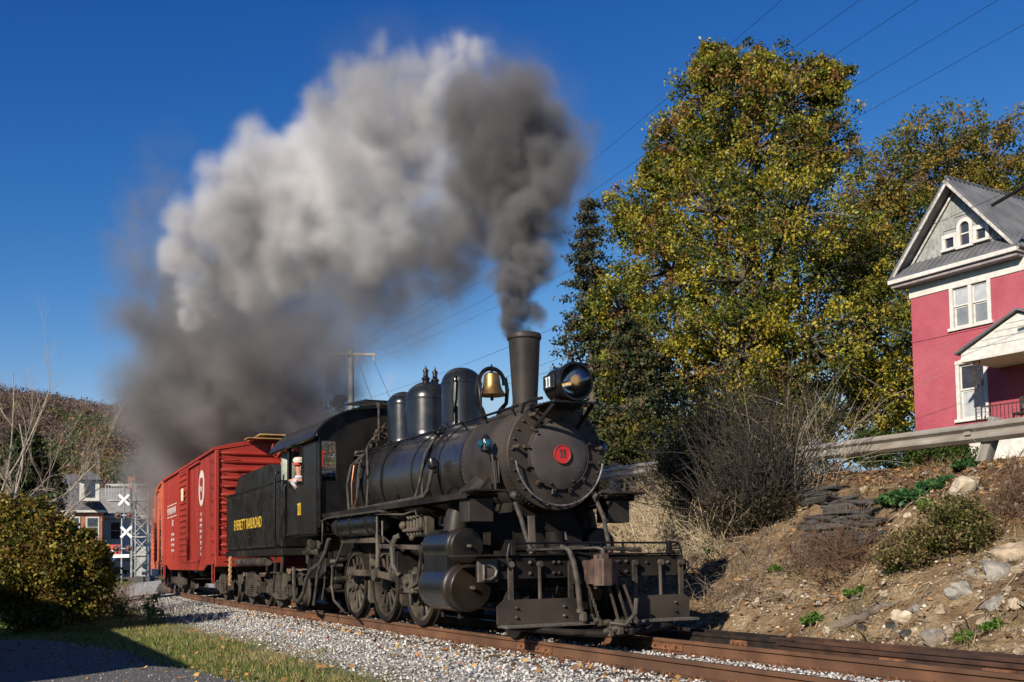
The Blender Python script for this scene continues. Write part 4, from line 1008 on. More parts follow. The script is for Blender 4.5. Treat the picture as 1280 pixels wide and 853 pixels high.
Q(MB().box(-15.0, -10.6, -1.24, 1.24, 2.81, 2.95, .02), 'coal_floor', 'loco_black', tank)
bm = bmesh.new(); bmesh.ops.create_grid(bm, x_segments=40, y_segments=24, size=1.0)
for v_ in bm.verts:
    x, y = v_.co.x, v_.co.y
    v_.co = Vector((-12.9 + x * 2.0, y * 1.2, 2.93 + .38 * (1 - x * x) * (1 - y ** 4 * .8) + .09 * fbm(x * 9, y * 7)))
me = bpy.data.meshes.new('coal_load'); bm.to_mesh(me); bm.free(); link('coal_load', me, 'coal', tank)
Q(MB().lathe((-10.25, -1.18, 2.80), (0, 0, 1), [(.19, 0), (.2, .02), (.2, .5), (.18, .53), (.18, .56), (.2, .58), (.2, .62), (0, .64)], 24), 'canister', 'canister')
truck(TEN, -11.65, MATS['truck_dirt']); truck(TEN, -14.45, MATS['truck_dirt'])
chain((-14.95, -1.47, 1.2), (-14.95, -1.47, .5), 12, .022, TEN, 'chain_rust'); chain((-14.82, -1.47, 1.2), (-14.9, -1.47, .6), 10, .022, TEN, 'chain_rust')
Q(MB().box(-9.95, -9.6, -.3, .3, .8, 1.1), 'drawbar', 'frame_black')
Q(MB().box(-15.95, -15.45, -.12, .12, .74, 1.0, .02), 'rear_coupler', 'coupler_rust')

# ------------------------------------------------------------------ boxcars
pm('boxcar_red', (.29, .019, .009), (.37, .031, .013), 1.1, .42, .6, bump=.10, bscale=3.5, c3=(.20, .016, .009), s3=.5, stretch=(1, 1, .35))
pm('boxcar_orange', (.46, .09, .04), (.56, .13, .06), 1.6, .5, .65, bump=.06, bscale=6, c3=(.36, .08, .045), s3=.6)
pm('roofwalk_wood', (.24, .155, .06), (.36, .25, .10), 4, .7, bump=.3, bscale=20)
pm('car_lettering', (.46, .43, .40), (.58, .55, .51), 9, .7)
pm('cream_paint', (.62, .52, .32), (.7, .6, .4), 6, .6)
def boxcar(name, label, uc, mat, full=True):
    """40-foot boxcar; local x forward, origin on the rail at its middle"""
    ang = TRACK_ANG + math.atan2(curve_off(uc + 4.2) - curve_off(uc - 4.2), 8.4) * -1
    a0 = (curve_off(uc + 4.2) + curve_off(uc - 4.2)) / 2
    c = W(uc, a0, 0)
    T0 = thing(name, label, 'boxcar', c, ang, 'boxcars coupled behind the tender')
    L2, HW, Z0, Z1 = 5.8, 1.47, 1.02, 4.10
    def B(mb, nm, mt=mat, parent=None, an=.6): return mb.build(nm, mt, parent or T0, an)
    body = B(MB().box(-L2, L2, -HW, HW, Z0 + .12, Z1, .02), 'body')
    roofp = [(-HW - .07, Z1 - .02), (-HW - .07, Z1 + .04), (-HW * .6, Z1 + .20), (0, Z1 + .34), (HW * .6, Z1 + .20), (HW + .07, Z1 + .04), (HW + .07, Z1 - .02), (0, Z1 + .26)]
    roof = B(MB().prism(roofp, 'x', -L2 - .06, L2 + .06), 'roof')
    for x in np.linspace(-L2 + .3, L2 - .3, 15):
        pts = [(x, y * 1.0, z + .015) for y, z in ((-HW - .05, Z1 + .05), (-HW * .6, Z1 + .21), (0, Z1 + .345), (HW * .6, Z1 + .21), (HW + .05, Z1 + .05))]
        B(MB().tube(pts, .022, 5), 'roof_seam', mat, roof)
    for y in (-.24, 0, .24): B(MB().box(-L2 - .35, L2 + .35, y - .11, y + .11, Z1 + .40, Z1 + .44, .005), 'roofwalk_plank', 'roofwalk_wood', roof)
    for x in (-L2 + .1, -3, 0, 3, L2 - .1): B(MB().box(x - .04, x + .04, -.4, .4, Z1 + .30, Z1 + .40), 'roofwalk_saddle', mat, roof)
    for s in (-1, 1):
        y = s * HW
        B(MB().box(-L2, L2, y - .02, y + s * .03, Z0, Z0 + .16, .008), 'side_sill')
        B(MB().prism([(-4.6, Z0 + .01), (4.6, Z0 + .01), (3.9, Z0 - .16), (-3.9, Z0 - .16)], 'y', y - .03, y + .01), 'sill_skirt')
        for x in (-L2 + .05, -5.1, -4.0, -2.9, -1.95, 1.95, 2.9, 4.0, 5.1, L2 - .05):
            B(MB().box(x - .012, x + .012, y - .005, y + s * .014, Z0 + .16, Z1 - .02), 'panel_seam', mat, body)
        rv = [(x + d, y, z) for x in (-5.1, -4.0, -2.9, -1.95, 1.95, 2.9, 4.0, 5.1) for d in (-.05, .05) for z in np.arange(Z0 + .25, Z1 - .1, .11)]
        rivets('rivet_rows', rv, .012, .012, (0, s, 0), mat, body)
        door = B(MB().box(-1.0, 1.0, y, y + s * .045, Z0 + .14, Z1 - .12, .006), 'sliding_door')
        for k in range(15):
            z = Z0 + .30 + k * .185
            B(MB().lathe((-.92, y + s * .042, z), (1, 0, 0), [(.0, 0), (.045, .06), (.05, .12), (.05, 1.72), (.045, 1.78), (0, 1.84)], 10), 'door_rib', mat, door)
        B(MB().box(.93, 1.02, y + s * .04, y + s * .10, Z0 + .14, Z1 - .12, .006), 'door_edge', mat, door)
        B(MB().box(-1.02, -.93, y + s * .04, y + s * .10, Z0 + .14, Z1 - .12, .006), 'door_edge', mat, door)
        B(MB().box(-1.1, 3.2, y, y + s * .07, Z1 - .12, Z1 - .05, .005), 'door_track')
        B(MB().box(-1.1, 3.2, y, y + s * .06, Z0 + .08, Z0 + .13, .005), 'door_track')
        B(MB().box(-.2, .22, y + s * .09, y + s * .115, Z0 + 2.02, Z0 + 2.42, .004), 'placard_board', 'cream_paint', door)
        # ladder of grab irons at the near corner
        for x in ((L2 - .30) if s < 0 else (-L2 + .30),):
            for k in range(8):
                z = Z0 + .3 + k * .36
                B(MB().tube([(x - .22, y, z), (x - .22, y + s * .07, z - .01), (x + .22, y + s * .07, z - .01), (x + .22, y, z)], .012, 6), 'grab_iron')
        for x in (-L2 + .25, L2 - .25):
            B(MB().tube([(x - .2, y, Z0 + .05), (x - .18, y, .55), (x + .18, y, .55), (x + .2, y, Z0 + .05)], .018, 6), 'sill_step')
        if full:
            text('lettering', 'PENNSYLVANIA', .34, 'car_lettering', body, (-3.45, y + s * .016, 2.78), (-s, 0, 0), (0, 0, 1), sx=1.0, depth=.006)
            B(MB().box(-4.72, -2.15, y + s * .002, y + s * .008, 2.68, 2.71), 'lettering_rule', 'car_lettering', body)
            B(MB().box(-4.72, -2.15, y + s * .002, y + s * .008, 3.09, 3.12), 'lettering_rule', 'car_lettering', body)
            for tx, z, sz in (('502', 2.36, .30), ('CAPY 100000', 2.02, .14), ('LD LMT 127600', 1.84, .14), ('LT WT 45400', 1.66, .14), ('NEW 9 40', 1.46, .14)):
                text('lettering', tx, sz, 'car_lettering', body, (-3.1, y + s * .016, z), (-s, 0, 0), (0, 0, 1), sx=.95, depth=.006)
            for k, tx in enumerate(('XL', 'IL 40 6', 'IW 9 2', 'IH 10 0', 'CU FT', '3712', 'EW', 'X31')):
                text('lettering', tx, .15, 'car_lettering', body, (3.4, y + s * .016, 2.42 - k * .165), (-s, 0, 0), (0, 0, 1), sx=.9, depth=.006)
            # oval herald: white rim and field with a dark red keystone
            hd = B(MB().lathe((3.45, y + s * .004, 3.22), (0, s, 0), [(.0, 0), (.52, 0), (.52, .012), (0, .012)], 40), 'herald', 'car_lettering', body)
            B(MB().prism([(3.45 - .26, 3.52), (3.45 + .26, 3.52), (3.45 + .33, 3.40), (3.45 + .17, 2.88), (3.45 - .17, 2.88), (3.45 - .33, 3.40)], 'y', y + s * .015, y + s * .022), 'keystone', mat, hd)
            text('monogram', 'PRR', .22, 'car_lettering', hd, (3.45, y + s * .026, 3.12), (-s, 0, 0), (0, 0, 1), sx=.9, depth=.006)
    # ribbed ends, brake wheel, ladder, coupler
    for e in (-1, 1):
        x = e * L2
        for k in range(13):
            z = Z0 + .30 + k * .225
            B(MB().lathe((x, -HW + .10, z), (0, 1, 0), [(0, 0), (.05, .10), (.07, .4), (.07, 2 * HW - .6), (.05, 2 * HW - .3), (0, 2 * HW - .2)], 12), 'end_rib', mat, body)
        for s in (-1, 1): B(MB().box(x - .02, x + e * .06, s * (HW - .10), s * (HW + .012), Z0, Z1, .015), 'corner_post', mat, body)
        B(MB().box(x - .02, x + e * .10, -HW, HW, Z0 - .06, Z0 + .22, .015), 'end_sill')
        for k in range(8):
            z = Z0 + .35 + k * .36
            B(MB().tube([(x + e * .05, -HW + .12, z), (x + e * .14, -HW + .12, z - .01), (x + e * .14, -HW + .55, z - .01), (x + e * .05, -HW + .55, z)], .013, 6), 'end_grab_iron')
        B(MB().prism([(-HW - .02, Z1 - .05), (0, Z1 + .27), (HW + .02, Z1 - .05)], 'x', x - .01, x + e * .04), 'end_fascia', mat, roof)
        B(MB().box(x + e * .06, x + e * .62, -.13, .13, .76, 1.02, .02).box(x + e * .45, x + e * .68, -.2, .18, .73, 1.05, .03), 'coupler', 'coupler_rust')
        B(MB().tube([(x + e * .12, -HW + .2, Z0 + .10), (x + e * .2, -.5, Z0 + .12), (x + e * .35, 0, 1.1)], .014, 6), 'cut_lever')
    bw = B(MB().ring((L2 + .36, .25, Z1 + .02), X, .28, .022, 28, 6), 'brake_wheel')
    for k in range(5):
        a = 2 * PI * k / 5; B(MB().cyl((L2 + .36, .25, Z1 + .02), (L2 + .36, .25 + .27 * math.sin(a), Z1 + .02 + .27 * math.cos(a)), .014, n=6), 'spoke', mat, bw)
    B(MB().box(L2, L2 + .34, .12, .38, Z1 - .12, Z1 + .12, .02), 'brake_gear_box')
    B(MB().cyl((L2 + .2, .25, Z0 + .2), (L2 + .2, .25, Z1 - .1), .02, n=6), 'brake_rod')
    B(MB().box(L2, L2 + .42, -.5, .75, Z1 - .62, Z1 - .57, .005), 'brake_step')
    B(MB().box(L2 - .02, L2 + .5, -.7, .7, Z1 + .28, Z1 + .31, .004), 'end_platform', 'roofwalk_wood', roof)
    B(MB().box(-L2 + .3, L2 - .3, -.18, .18, .78, 1.02), 'centre_sill', 'truck_dirt')
    for x in (-2.5, 2.2): B(MB().lathe((x, -.55, .78), (1, 0, 0), [(0, 0), (.16, .03), (.17, .1), (.17, .6), (.1, .68), (0, .7)], 16), 'brake_reservoir', 'truck_dirt')
    truck(T0, -4.55, MATS['truck_dirt']); truck(T0, 4.55, MATS['truck_dirt'])
    return T0
boxcar('boxcar', 'deep red boxcar with white PENNSYLVANIA lettering and oval herald coupled to the tender', -22.35, 'boxcar_red', True)
boxcar('boxcar', 'faded orange-red boxcar coupled behind the deep red boxcar', -34.85, 'boxcar_orange', False)

# ------------------------------------------------------------------ engineer leaning on the cab window
pm('skin', (.42, .22, .15), (.5, .28, .19), 12, .55)
pm('shirt_blue', (.34, .40, .50), (.46, .52, .60), 40, .85, stretch=(1, 1, .15))
pm('bandana_red', (.55, .02, .03), (.62, .04, .05), 20, .8)
pm('cap_cloth', (.45, .42, .34), (.58, .54, .45), 30, .85)
pm('glasses_dark', (.01, .01, .012), None, 5, .15)
pm('denim', (.03, .05, .10), (.06, .08, .14), 30, .85)
def skin_mesh(name, nodes, edges, mat, parent, root=0, sub=2):
    me = bpy.data.meshes.new(name); me.from_pydata([n_[0] for n_ in nodes], edges, [])
    o = link(name, me, mat, parent)
    m = o.modifiers.new('skin', 'SKIN'); m.use_smooth_shade = True
    sv = me.skin_vertices[0].data if me.skin_vertices else None
    if sv is None:
        bm = bmesh.new(); bm.from_mesh(me); bm.verts.layers.skin.verify(); bm.to_mesh(me); bm.free(); sv = me.skin_vertices[0].data
    for i, n_ in enumerate(nodes):
        r = n_[1]; sv[i].radius = (r, r) if not isinstance(r, tuple) else r
        sv[i].use_root = (i == root)
    s = o.modifiers.new('sub', 'SUBSURF'); s.levels = sub; s.render_levels = sub
    return o
ENG = thing('person', 'person in cream cap, red bandana and pale blue shirt leaning on the cab sill', 'person', W(-8.95, 1.10, 1.70), TRACK_ANG)
# local: x forward, y to the left (away from the near side); sits facing forward, right forearm on the sill at y=-.33, z=.98
N_ = [((0, .05, .50), .15), ((0, .03, .66), .155), ((.01, 0, .86), .17), ((.02, -.01, 1.0), .15), ((.03, -.02, 1.08), .07), ((.05, -.03, 1.14), .06), ((.06, -.04, 1.22), .088), ((.07, -.04, 1.32), .092), ((.06, -.04, 1.39), .06),
      ((.02, -.20, 1.0), .075), ((.02, -.32, .98), .058), ((.10, -.36, .98), .046), ((.28, -.37, .99), .036), ((.36, -.37, .99), .036),
      ((.02, .2, .99), .075), ((.06, .28, .78), .05), ((.28, .24, .72), .04), ((.38, .22, .74), .034),
      ((.2, -.08, .47), .095), ((.48, -.10, .46), .075), ((.5, -.10, .1), .055), ((.2, .16, .47), .095), ((.48, .18, .46), .075), ((.5, .18, .1), .055), ((.60, -.1, .04), .045), ((.60, .18, .04), .045)]
E_ = [(0, 1), (1, 2), (2, 3), (3, 4), (4, 5), (5, 6), (6, 7), (7, 8), (3, 9), (9, 10), (10, 11), (11, 12), (12, 13), (3, 14), (14, 15), (15, 16), (16, 17), (0, 18), (18, 19), (19, 20), (0, 21), (21, 22), (22, 23), (20, 24), (23, 25)]
N_ = [((c_[0], c_[1] - (.24 * min(1, max(0, (c_[2] - .5) / .5)) if (i_ < 9 or i_ in (9, 14)) else (.06 if i_ == 10 else 0)), c_[2]), r_) for i_, (c_, r_) in enumerate(N_)]
fi = len(N_)
for hx, hy, hz, base in ((.36, -.37, .99, 13), (.38, .22, .74, 17)):     # five fingers on each hand
    for k, (dy, ln) in enumerate(((-.03, .07), (-.01, .08), (.01, .078), (.03, .06))):
        N_ += [((hx + .035, hy + dy, hz), .011), ((hx + .035 + ln * .6, hy + dy, hz - .012), .009), ((hx + .035 + ln, hy + dy, hz - .035), .007)]
        E_ += [(base, fi), (fi, fi + 1), (fi + 1, fi + 2)]; fi += 3
    N_ += [((hx + .0, hy + .045, hz), .012), ((hx + .035, hy + .06, hz - .015), .009)]; E_ += [(base, fi), (fi, fi + 1)]; fi += 2
body = skin_mesh('body', N_, E_, 'skin', ENG)
SH = [0, 1, 2, 3, 9, 10, 11, 12, 14, 15, 16]; ix = {a: i for i, a in enumerate(SH)}
skin_mesh('shirt', [(N_[a][0], N_[a][1] + .014) for a in SH], [(ix[a], ix[b_]) for a, b_ in E_ if a in ix and b_ in ix], 'shirt_blue', ENG)
TR = [0, 18, 19, 20, 21, 22, 23]; ix = {a: i for i, a in enumerate(TR)}
skin_mesh('trousers', [(N_[a][0], N_[a][1] + .02) for a in TR], [(ix[a], ix[b_]) for a, b_ in E_ if a in ix and b_ in ix], 'denim', ENG)
hc = Vector((.07, -.28, 1.27))
MB().sphere(hc + Vector((.10, 0, -.005)), .022, 8, 6, (1, .8, 1.1)).build('nose', 'skin', body)
for s in (-1, 1): MB().sphere(hc + Vector((.0, s * .10, .0)), .026, 8, 6, (.8, .4, 1.2)).build('ear', 'skin', body)
MB().box(hc.x + .075, hc.x + .105, hc.y - .07, hc.y + .07, hc.z + .015, hc.z + .045, .01).bar((hc.x + .08, hc.y - .075, hc.z + .03), (hc.x, hc.y - .105, hc.z + .03), .008, .012).bar((hc.x + .08, hc.y + .075, hc.z + .03), (hc.x, hc.y + .105, hc.z + .03), .008, .012).build('sunglasses', 'glasses_dark', ENG)
MB().box(hc.x + .082, hc.x + .09, hc.y - .025, hc.y + .025, hc.z - .055, hc.z - .045).build('mouth', 'twig_brown' if 'twig_brown' in MATS else 'skin', body)
MB().lathe(hc + Vector((0, 0, .045)), (0, 0, 1), [(.106, 0), (.108, .02), (.104, .05)], 20, caps=False).build('bandana', 'bandana_red', ENG)
MB().lathe(hc + Vector((0, 0, .085)), (-.05, 0, 1), [(.106, 0), (.128, .035), (.13, .07), (.10, .11), (0, .125)], 20).prism([(hc.x + .06, hc.y - .09), (hc.x + .15, hc.y - .07), (hc.x + .185, hc.y), (hc.x + .15, hc.y + .07), (hc.x + .06, hc.y + .09)], 'z', hc.z + .088, hc.z + .10).build('cap', 'cap_cloth', ENG)
MB().lathe(Vector((.03, -.26, 1.05)), (.1, 0, 1), [(.085, 0), (.10, .02), (.095, .04), (.078, .055)], 18, caps=False).build('collar', 'shirt_blue', ENG)
# ------------------------------------------------------------------ placing helpers
def ray_dir(x, y):
    v = cam.matrix_world.to_3x3() @ Vector(((x - 640) / 1312, -(y - 622) / 1312, -1)); return v / v.y
def at(x, y, d): return Vector((0, 0, CAMZ)) + ray_dir(x, y) * d
def hit(x, y, d0=8.0, d1=60.0):
    """where the line of sight through a pixel meets the terrain"""
    r = ray_dir(x, y); d = d0
    while d < d1:
        p = Vector((0, 0, CAMZ)) + r * d
        if p.z <= gz(p.x, p.y): return p
        d += .06
    return Vector((0, 0, CAMZ)) + r * d1
def on_ground(p, dz=0.0): return Vector((p[0], p[1], gz(p[0], p[1]) + dz))

# ------------------------------------------------------------------ leaves, branches, trees
leafmat('leaf', .5, .38)
leafmat('needle', .6, .15)
pm('bark', (.055, .045, .036), (.12, .10, .085), 6, .9, bump=.9, bscale=14, stretch=(3, 3, .6), bdist=.03)
pm('bark_pale', (.22, .185, .15), (.36, .31, .26), 9, .85, bump=.4, bscale=30, bdist=.01)
pm('twig_brown', (.10, .075, .055), (.22, .17, .125), 9, .9)
def leaf_cloud(r, centres, radii, per, size, tints, flat=.0, droop=0.0, tint_c=None):
    """per leaves round every twig centre -> verts, faces, tints"""
    n = len(centres) * per
    C = np.repeat(np.asarray(centres), per, 0); Rr = np.repeat(np.asarray(radii), per)
    P = C + r.normal(0, 1, (n, 3)) * (Rr * .5)[:, None] * np.array([1, 1, .75])
    d1 = r.normal(0, 1, (n, 3)); d1[:, 2] -= droop; d1 /= np.linalg.norm(d1, axis=1)[:, None]
    nr = r.normal(0, 1, (n, 3)); nr[:, 2] += .8; d2 = np.cross(nr, d1); d2 /= np.linalg.norm(d2, axis=1)[:, None] + 1e-9
    s = r.uniform(size[0], size[1], n)[:, None]
    bend = np.cross(d1, d2) * s * .25
    q = np.stack([P - d1 * s, P + d2 * s * .62 + bend, P + d1 * s * 1.05, P - d2 * s * .62 + bend], 1).reshape(-1, 3)
    F = np.arange(n * 4).reshape(-1, 4)
    T_ = np.array(tints)
    if tint_c is None: ci = r.integers(0, len(T_), len(centres))
    else: ci = tint_c
    t = T_[np.repeat(ci, per)]
    alt = T_[r.integers(0, len(T_), n)]; k = (r.random(n) < .16)[:, None]
    t = np.where(k, alt, t) * r.uniform(.75, 1.22, (n, 1))
    return q, F, t
def branch_path(r, a, b, wob=.12, n=5):
    a = np.array(a, float); b = np.array(b, float); L = np.linalg.norm(b - a)
    out = []
    for i in range(n + 1):
        t = i / n
        p = a + (b - a) * t
        if 0 < i < n: p = p + r.normal(0, wob * L / n, 3)
        p[2] += .10 * L * math.sin(PI * t) * .5
        out.append(tuple(p))
    return out
def leafy_tree(name, label, base, lobes, seed, clusters, per, size, tints, trunk_r=.35, group=None, cat='tree', twig=.35, crown_name='crown', shell=.62, tint_fn=None, trunk_mat='bark', drop=.0):
    """lobes: (centre, radius). Trunk + limbs as one mesh, leaves as one crown mesh"""
    r = np.random.default_rng(seed)
    root = thing(name, label, cat, base, 0, group)
    b = Vector(base)
    mb = MB()
    allc = np.array([np.array(c) for c, _ in lobes]); mid = allc.mean(0); top = allc[:, 2].max()
    fork = np.array([b.x + (mid[0] - b.x) * .35, b.y + (mid[1] - b.y) * .35, b.z + (mid[2] - b.z) * .42])
    tp = branch_path(r, b, fork, .05, 4)
    mb.tube([Vector(p) - b for p in tp], [trunk_r * 1.25, trunk_r, trunk_r * .92, trunk_r * .85, trunk_r * .75], 10)
    cents = []; rads = []; tci = []
    for c, rad in lobes:
        c = np.array(c); rv = np.array(rad if hasattr(rad, '__len__') else (rad,) * 3)
        pth = branch_path(r, fork, c, .10, 5)
        rr = trunk_r * .55
        mb.tube([Vector(p) - b for p in pth], [rr * (1 - .14 * i) for i in range(6)], 7)
        v = r.normal(0, 1, (clusters, 3)); v /= np.linalg.norm(v, axis=1)[:, None]
        k = r.uniform(shell, 1.0, clusters) ** .6
        cc = c + v * k[:, None] * rv * (1 + .2 * r.normal(0, 1, (clusters, 1)))
        keep = r.random(clusters) > drop
        cc = cc[keep]
        for i in range(0, len(cc), 3):
            mb.tube([Vector(c) - b, Vector((c * .45 + cc[i] * .55 + r.normal(0, .1, 3))) - b, Vector(cc[i]) - b], [rr * .32, rr * .18, .012], 4, caps=False)
        cents.append(cc); rads.append(np.full(len(cc), twig * float(rv.mean()) * .5 + .10))
        if tint_fn: tci.append(tint_fn(cc, r))
    mb.build('trunk', trunk_mat, root)
    C = np.concatenate(cents); Rr = np.concatenate(rads)
    q, F, t = leaf_cloud(r, C - np.array(b), Rr, per, size, tints, tint_c=np.concatenate(tci) if tint_fn else None)
    o = link(crown_name, npmesh(crown_name, q, F, t), 'leaf', root)
    return root
def lob(lst, d, zs=1.0):
    out = []
    for x, y, r, dd in lst:
        p = at(x, y, d + dd); m = r / 1312 * (d + dd); out.append((tuple(p), (m, m * 1.0, m * zs)))
    return out
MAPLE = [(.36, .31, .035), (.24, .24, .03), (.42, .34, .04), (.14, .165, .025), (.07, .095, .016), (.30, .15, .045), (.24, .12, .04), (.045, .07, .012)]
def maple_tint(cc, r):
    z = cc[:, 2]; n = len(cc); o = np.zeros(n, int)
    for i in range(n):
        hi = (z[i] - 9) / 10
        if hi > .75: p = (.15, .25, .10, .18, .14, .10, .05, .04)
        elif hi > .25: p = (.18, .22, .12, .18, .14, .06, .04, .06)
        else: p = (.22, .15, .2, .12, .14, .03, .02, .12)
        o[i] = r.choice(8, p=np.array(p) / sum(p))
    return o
D = 42
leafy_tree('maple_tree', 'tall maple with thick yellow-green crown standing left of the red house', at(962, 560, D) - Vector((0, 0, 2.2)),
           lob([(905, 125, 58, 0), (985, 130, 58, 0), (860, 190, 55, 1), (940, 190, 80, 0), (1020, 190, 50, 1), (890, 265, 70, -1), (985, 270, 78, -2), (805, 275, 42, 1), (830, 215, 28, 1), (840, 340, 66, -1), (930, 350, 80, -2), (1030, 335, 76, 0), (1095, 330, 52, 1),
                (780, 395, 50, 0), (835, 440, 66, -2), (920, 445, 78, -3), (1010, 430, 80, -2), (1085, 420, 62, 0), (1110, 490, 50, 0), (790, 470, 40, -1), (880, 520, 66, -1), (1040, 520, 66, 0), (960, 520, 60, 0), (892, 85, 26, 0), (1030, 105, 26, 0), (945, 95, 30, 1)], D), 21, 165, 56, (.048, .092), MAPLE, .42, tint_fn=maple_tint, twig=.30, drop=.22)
leafy_tree('maple_tree', 'rust and olive tree rising behind the roof of the red house', at(1180, 520, 56) - Vector((0, 0, 3)),
           lob([(1120, 230, 58, 0), (1180, 195, 58, 0), (1240, 205, 52, 0), (1085, 275, 50, 0), (1150, 280, 60, -1), (1210, 265, 60, 0), (1270, 250, 50, 0), (1100, 350, 60, 0), (1160, 370, 70, 0), (1110, 440, 60, 0), (1130, 510, 60, 0)], 56), 22, 130, 50, (.06, .115), [(.24, .19, .035), (.18, .175, .025), (.30, .22, .04), (.10, .12, .018), (.06, .085, .016), (.24, .13, .03)], .4, twig=.32, drop=.2)
leafy_tree('roadside_tree', 'thin yellowing tree showing above the cab and boxcar roofs', at(350, 600, 62) - Vector((0, 0, 3)), lob([(340, 525, 22, 0), (375, 520, 24, 0), (320, 535, 16, 0), (400, 520, 20, 1), (425, 505, 10, 1)], 62), 23, 60, 14, (.06, .11), [(.22, .18, .05), (.10, .11, .03), (.28, .2, .06), (.16, .1, .05)], .2, twig=.5, drop=.3)
leafy_tree('roadside_tree', 'pale yellow tree showing behind the crossing signal tower', at(205, 650, 120) - Vector((0, 0, 2)), lob([(205, 592, 14, 0), (222, 600, 16, 0), (236, 610, 14, 0), (190, 612, 14, 0)], 120), 24, 70, 16, (.12, .2), [(.34, .24, .08), (.24, .16, .06), (.4, .3, .1)], .25, twig=.5)
# clipped yellow-brown bush in the foreground
leafy_tree('garden_bush', 'yellow-green bush with a stout trunk on the lawn edge', on_ground(at(36, 782, 23.5)), lob([(0, 645, 30, 0), (40, 642, 20, .2), (66, 668, 24, .1), (-25, 670, 40, -.2), (30, 680, 36, -.3), (94, 694, 24, .2), (62, 708, 34, -.5), (115, 705, 20, .2), (5, 718, 36, -.4), (90, 735, 20, 0), (-60, 700, 44, 0), (-90, 660, 44, 0), (-20, 745, 26, -.2), (75, 750, 16, -.3), (-70, 745, 36, 0), (112, 735, 20, .1), (125, 722, 14, .3), (8, 752, 14, -.4), (22, 768, 16, -.5), (64, 770, 14, -.4), (104, 762, 16, 0)] + [(52 + 70 * math.cos(t_) * k_ - (25 if math.cos(t_) < 0 else 0), 702 + (58 - 16 * math.cos(t_)) * math.sin(t_) * k_, 5 + 7 * ((i_ * 7) % 5) / 5, -.3 + .15 * (i_ % 4)) for i_, (t_, k_) in enumerate([(j_ * .37, .86 + .22 * ((j_ * 13) % 7) / 7) for j_ in range(17)])], 22.3, .85), 25, 95, 40, (.026, .058), [(.27, .20, .03), (.16, .15, .024), (.33, .25, .036), (.09, .10, .018), (.055, .065, .014), (.19, .11, .03)], .13, cat='bush', drop=.25, twig=.62, crown_name='foliage', shell=.3)
leafy_tree('garden_bush', 'low dark shrub growing behind the trunk of the yellow-green bush', on_ground(at(60, 762, 26)), lob([(20, 735, 34, 0), (70, 738, 30, 0), (110, 742, 24, 0), (-30, 730, 40, 0)], 26), 28, 100, 30, (.03, .06), [(.06, .06, .015), (.10, .085, .02), (.035, .04, .012), (.14, .09, .03)], .06, cat='bush', twig=.5, crown_name='foliage', shell=.3)
# hillside wood behind the loco on the far bank, seen under the maple
leafy_tree('hedge_shrub', 'dark green hedge shrub under the maple behind the guardrail', on_ground(at(900, 585, 36)), lob([(850, 560, 46, 0), (910, 545, 50, 0), (960, 560, 44, 0), (1010, 545, 46, 0), (800, 560, 44, 1)], 36), 26, 120, 26, (.05, .09), [(.05, .065, .014), (.03, .045, .012), (.09, .1, .02), (.18, .15, .03)], .12, cat='shrub', crown_name='foliage')
leafy_tree('hedge_shrub', 'low green hedge along the lawn in front of the red house', on_ground(at(1130, 575, 33)), lob([(1085, 562, 22, 0), (1120, 568, 24, 0), (1160, 570, 22, -.6), (1195, 572, 20, -1.2)], 31), 27, 90, 26, (.03, .06), [(.05, .085, .016), (.08, .12, .02), (.035, .06, .012)], .06, cat='shrub', crown_name='foliage')

def conifer(name, label, base, h, rad, seed, tints, n_tier=26, per=30, droop=.25, group=None, dens=1.0, bare=.06):
    r = np.random.default_rng(seed); root = thing(name, label, 'tree', base, 0, group)
    MB().tube([(0, 0, -.2), (0.03, 0, h * .5), (0, 0, h)], [h * .014 + .05, h * .009 + .03, .015], 8).build('trunk', 'bark', root)
    C = []; br = MB()
    for i in range(n_tier):
        t = i / n_tier; z = h * (bare + (1 - bare) * t); L0 = rad * (1 - t) ** .8 + .15
        for k in range(int(9 * dens)):
            a = r.uniform(0, 2 * PI); L = L0 * r.uniform(.65, 1.15)
            m = max(3, int(L / .22))
            e = None; pts = []
            for j in range(m + 1):
                s = j / m; p = (L * s * math.cos(a), L * s * math.sin(a), z - droop * L * s + .16 * L * s * s)
                pts.append(p)
                if s > .2:
                    w = .10 + .22 * (1 - abs(s - .6)) * L * .5
                    for q in range(3): C.append((p[0] + r.normal(0, w * .6), p[1] + r.normal(0, w * .6), p[2] - abs(r.normal(0, .10))))
            br.tube([pts[0], pts[m // 2], pts[-1]], [.03, .02, .008], 4, caps=False)
    br.build('branches', 'bark', root)
    q, F, t = leaf_cloud(r, np.array(C), np.full(len(C), .22), per, (.05, .10), tints, droop=.6)
    link('crown', npmesh('crown', q, F, t), 'needle', root)
    return root
SPR = [(.03, .045, .018), (.05, .065, .024), (.07, .075, .025), (.02, .03, .014), (.11, .065, .025)]
conifer('spruce_tree', 'dark drooping spruce at the left edge of the yellow-green maple', on_ground(at(742, 600, 43)), 13.9, 2.3, 31, SPR, 24, 7, .35)
conifer('spruce_tree', 'dark spruce half hidden low under the maple beside the headlight', on_ground(at(790, 600, 38)), 7.4, 2.4, 32, SPR, 18, 8, .3)
conifer('arborvitae_tree', 'dense dark green evergreen behind the bare tree and the bush', on_ground(at(30, 700, 36)), 6.2, 1.3, 33, [(.03, .05, .012), (.05, .075, .018), (.018, .03, .01)], 22, 8, -.6, dens=1.2)
conifer('arborvitae_tree', 'slim dark evergreen beside the dense evergreen and the grey roofs', on_ground(at(58, 700, 40)), 5.6, .9, 34, [(.02, .032, .01), (.035, .05, .014)], 20, 7, -.6)

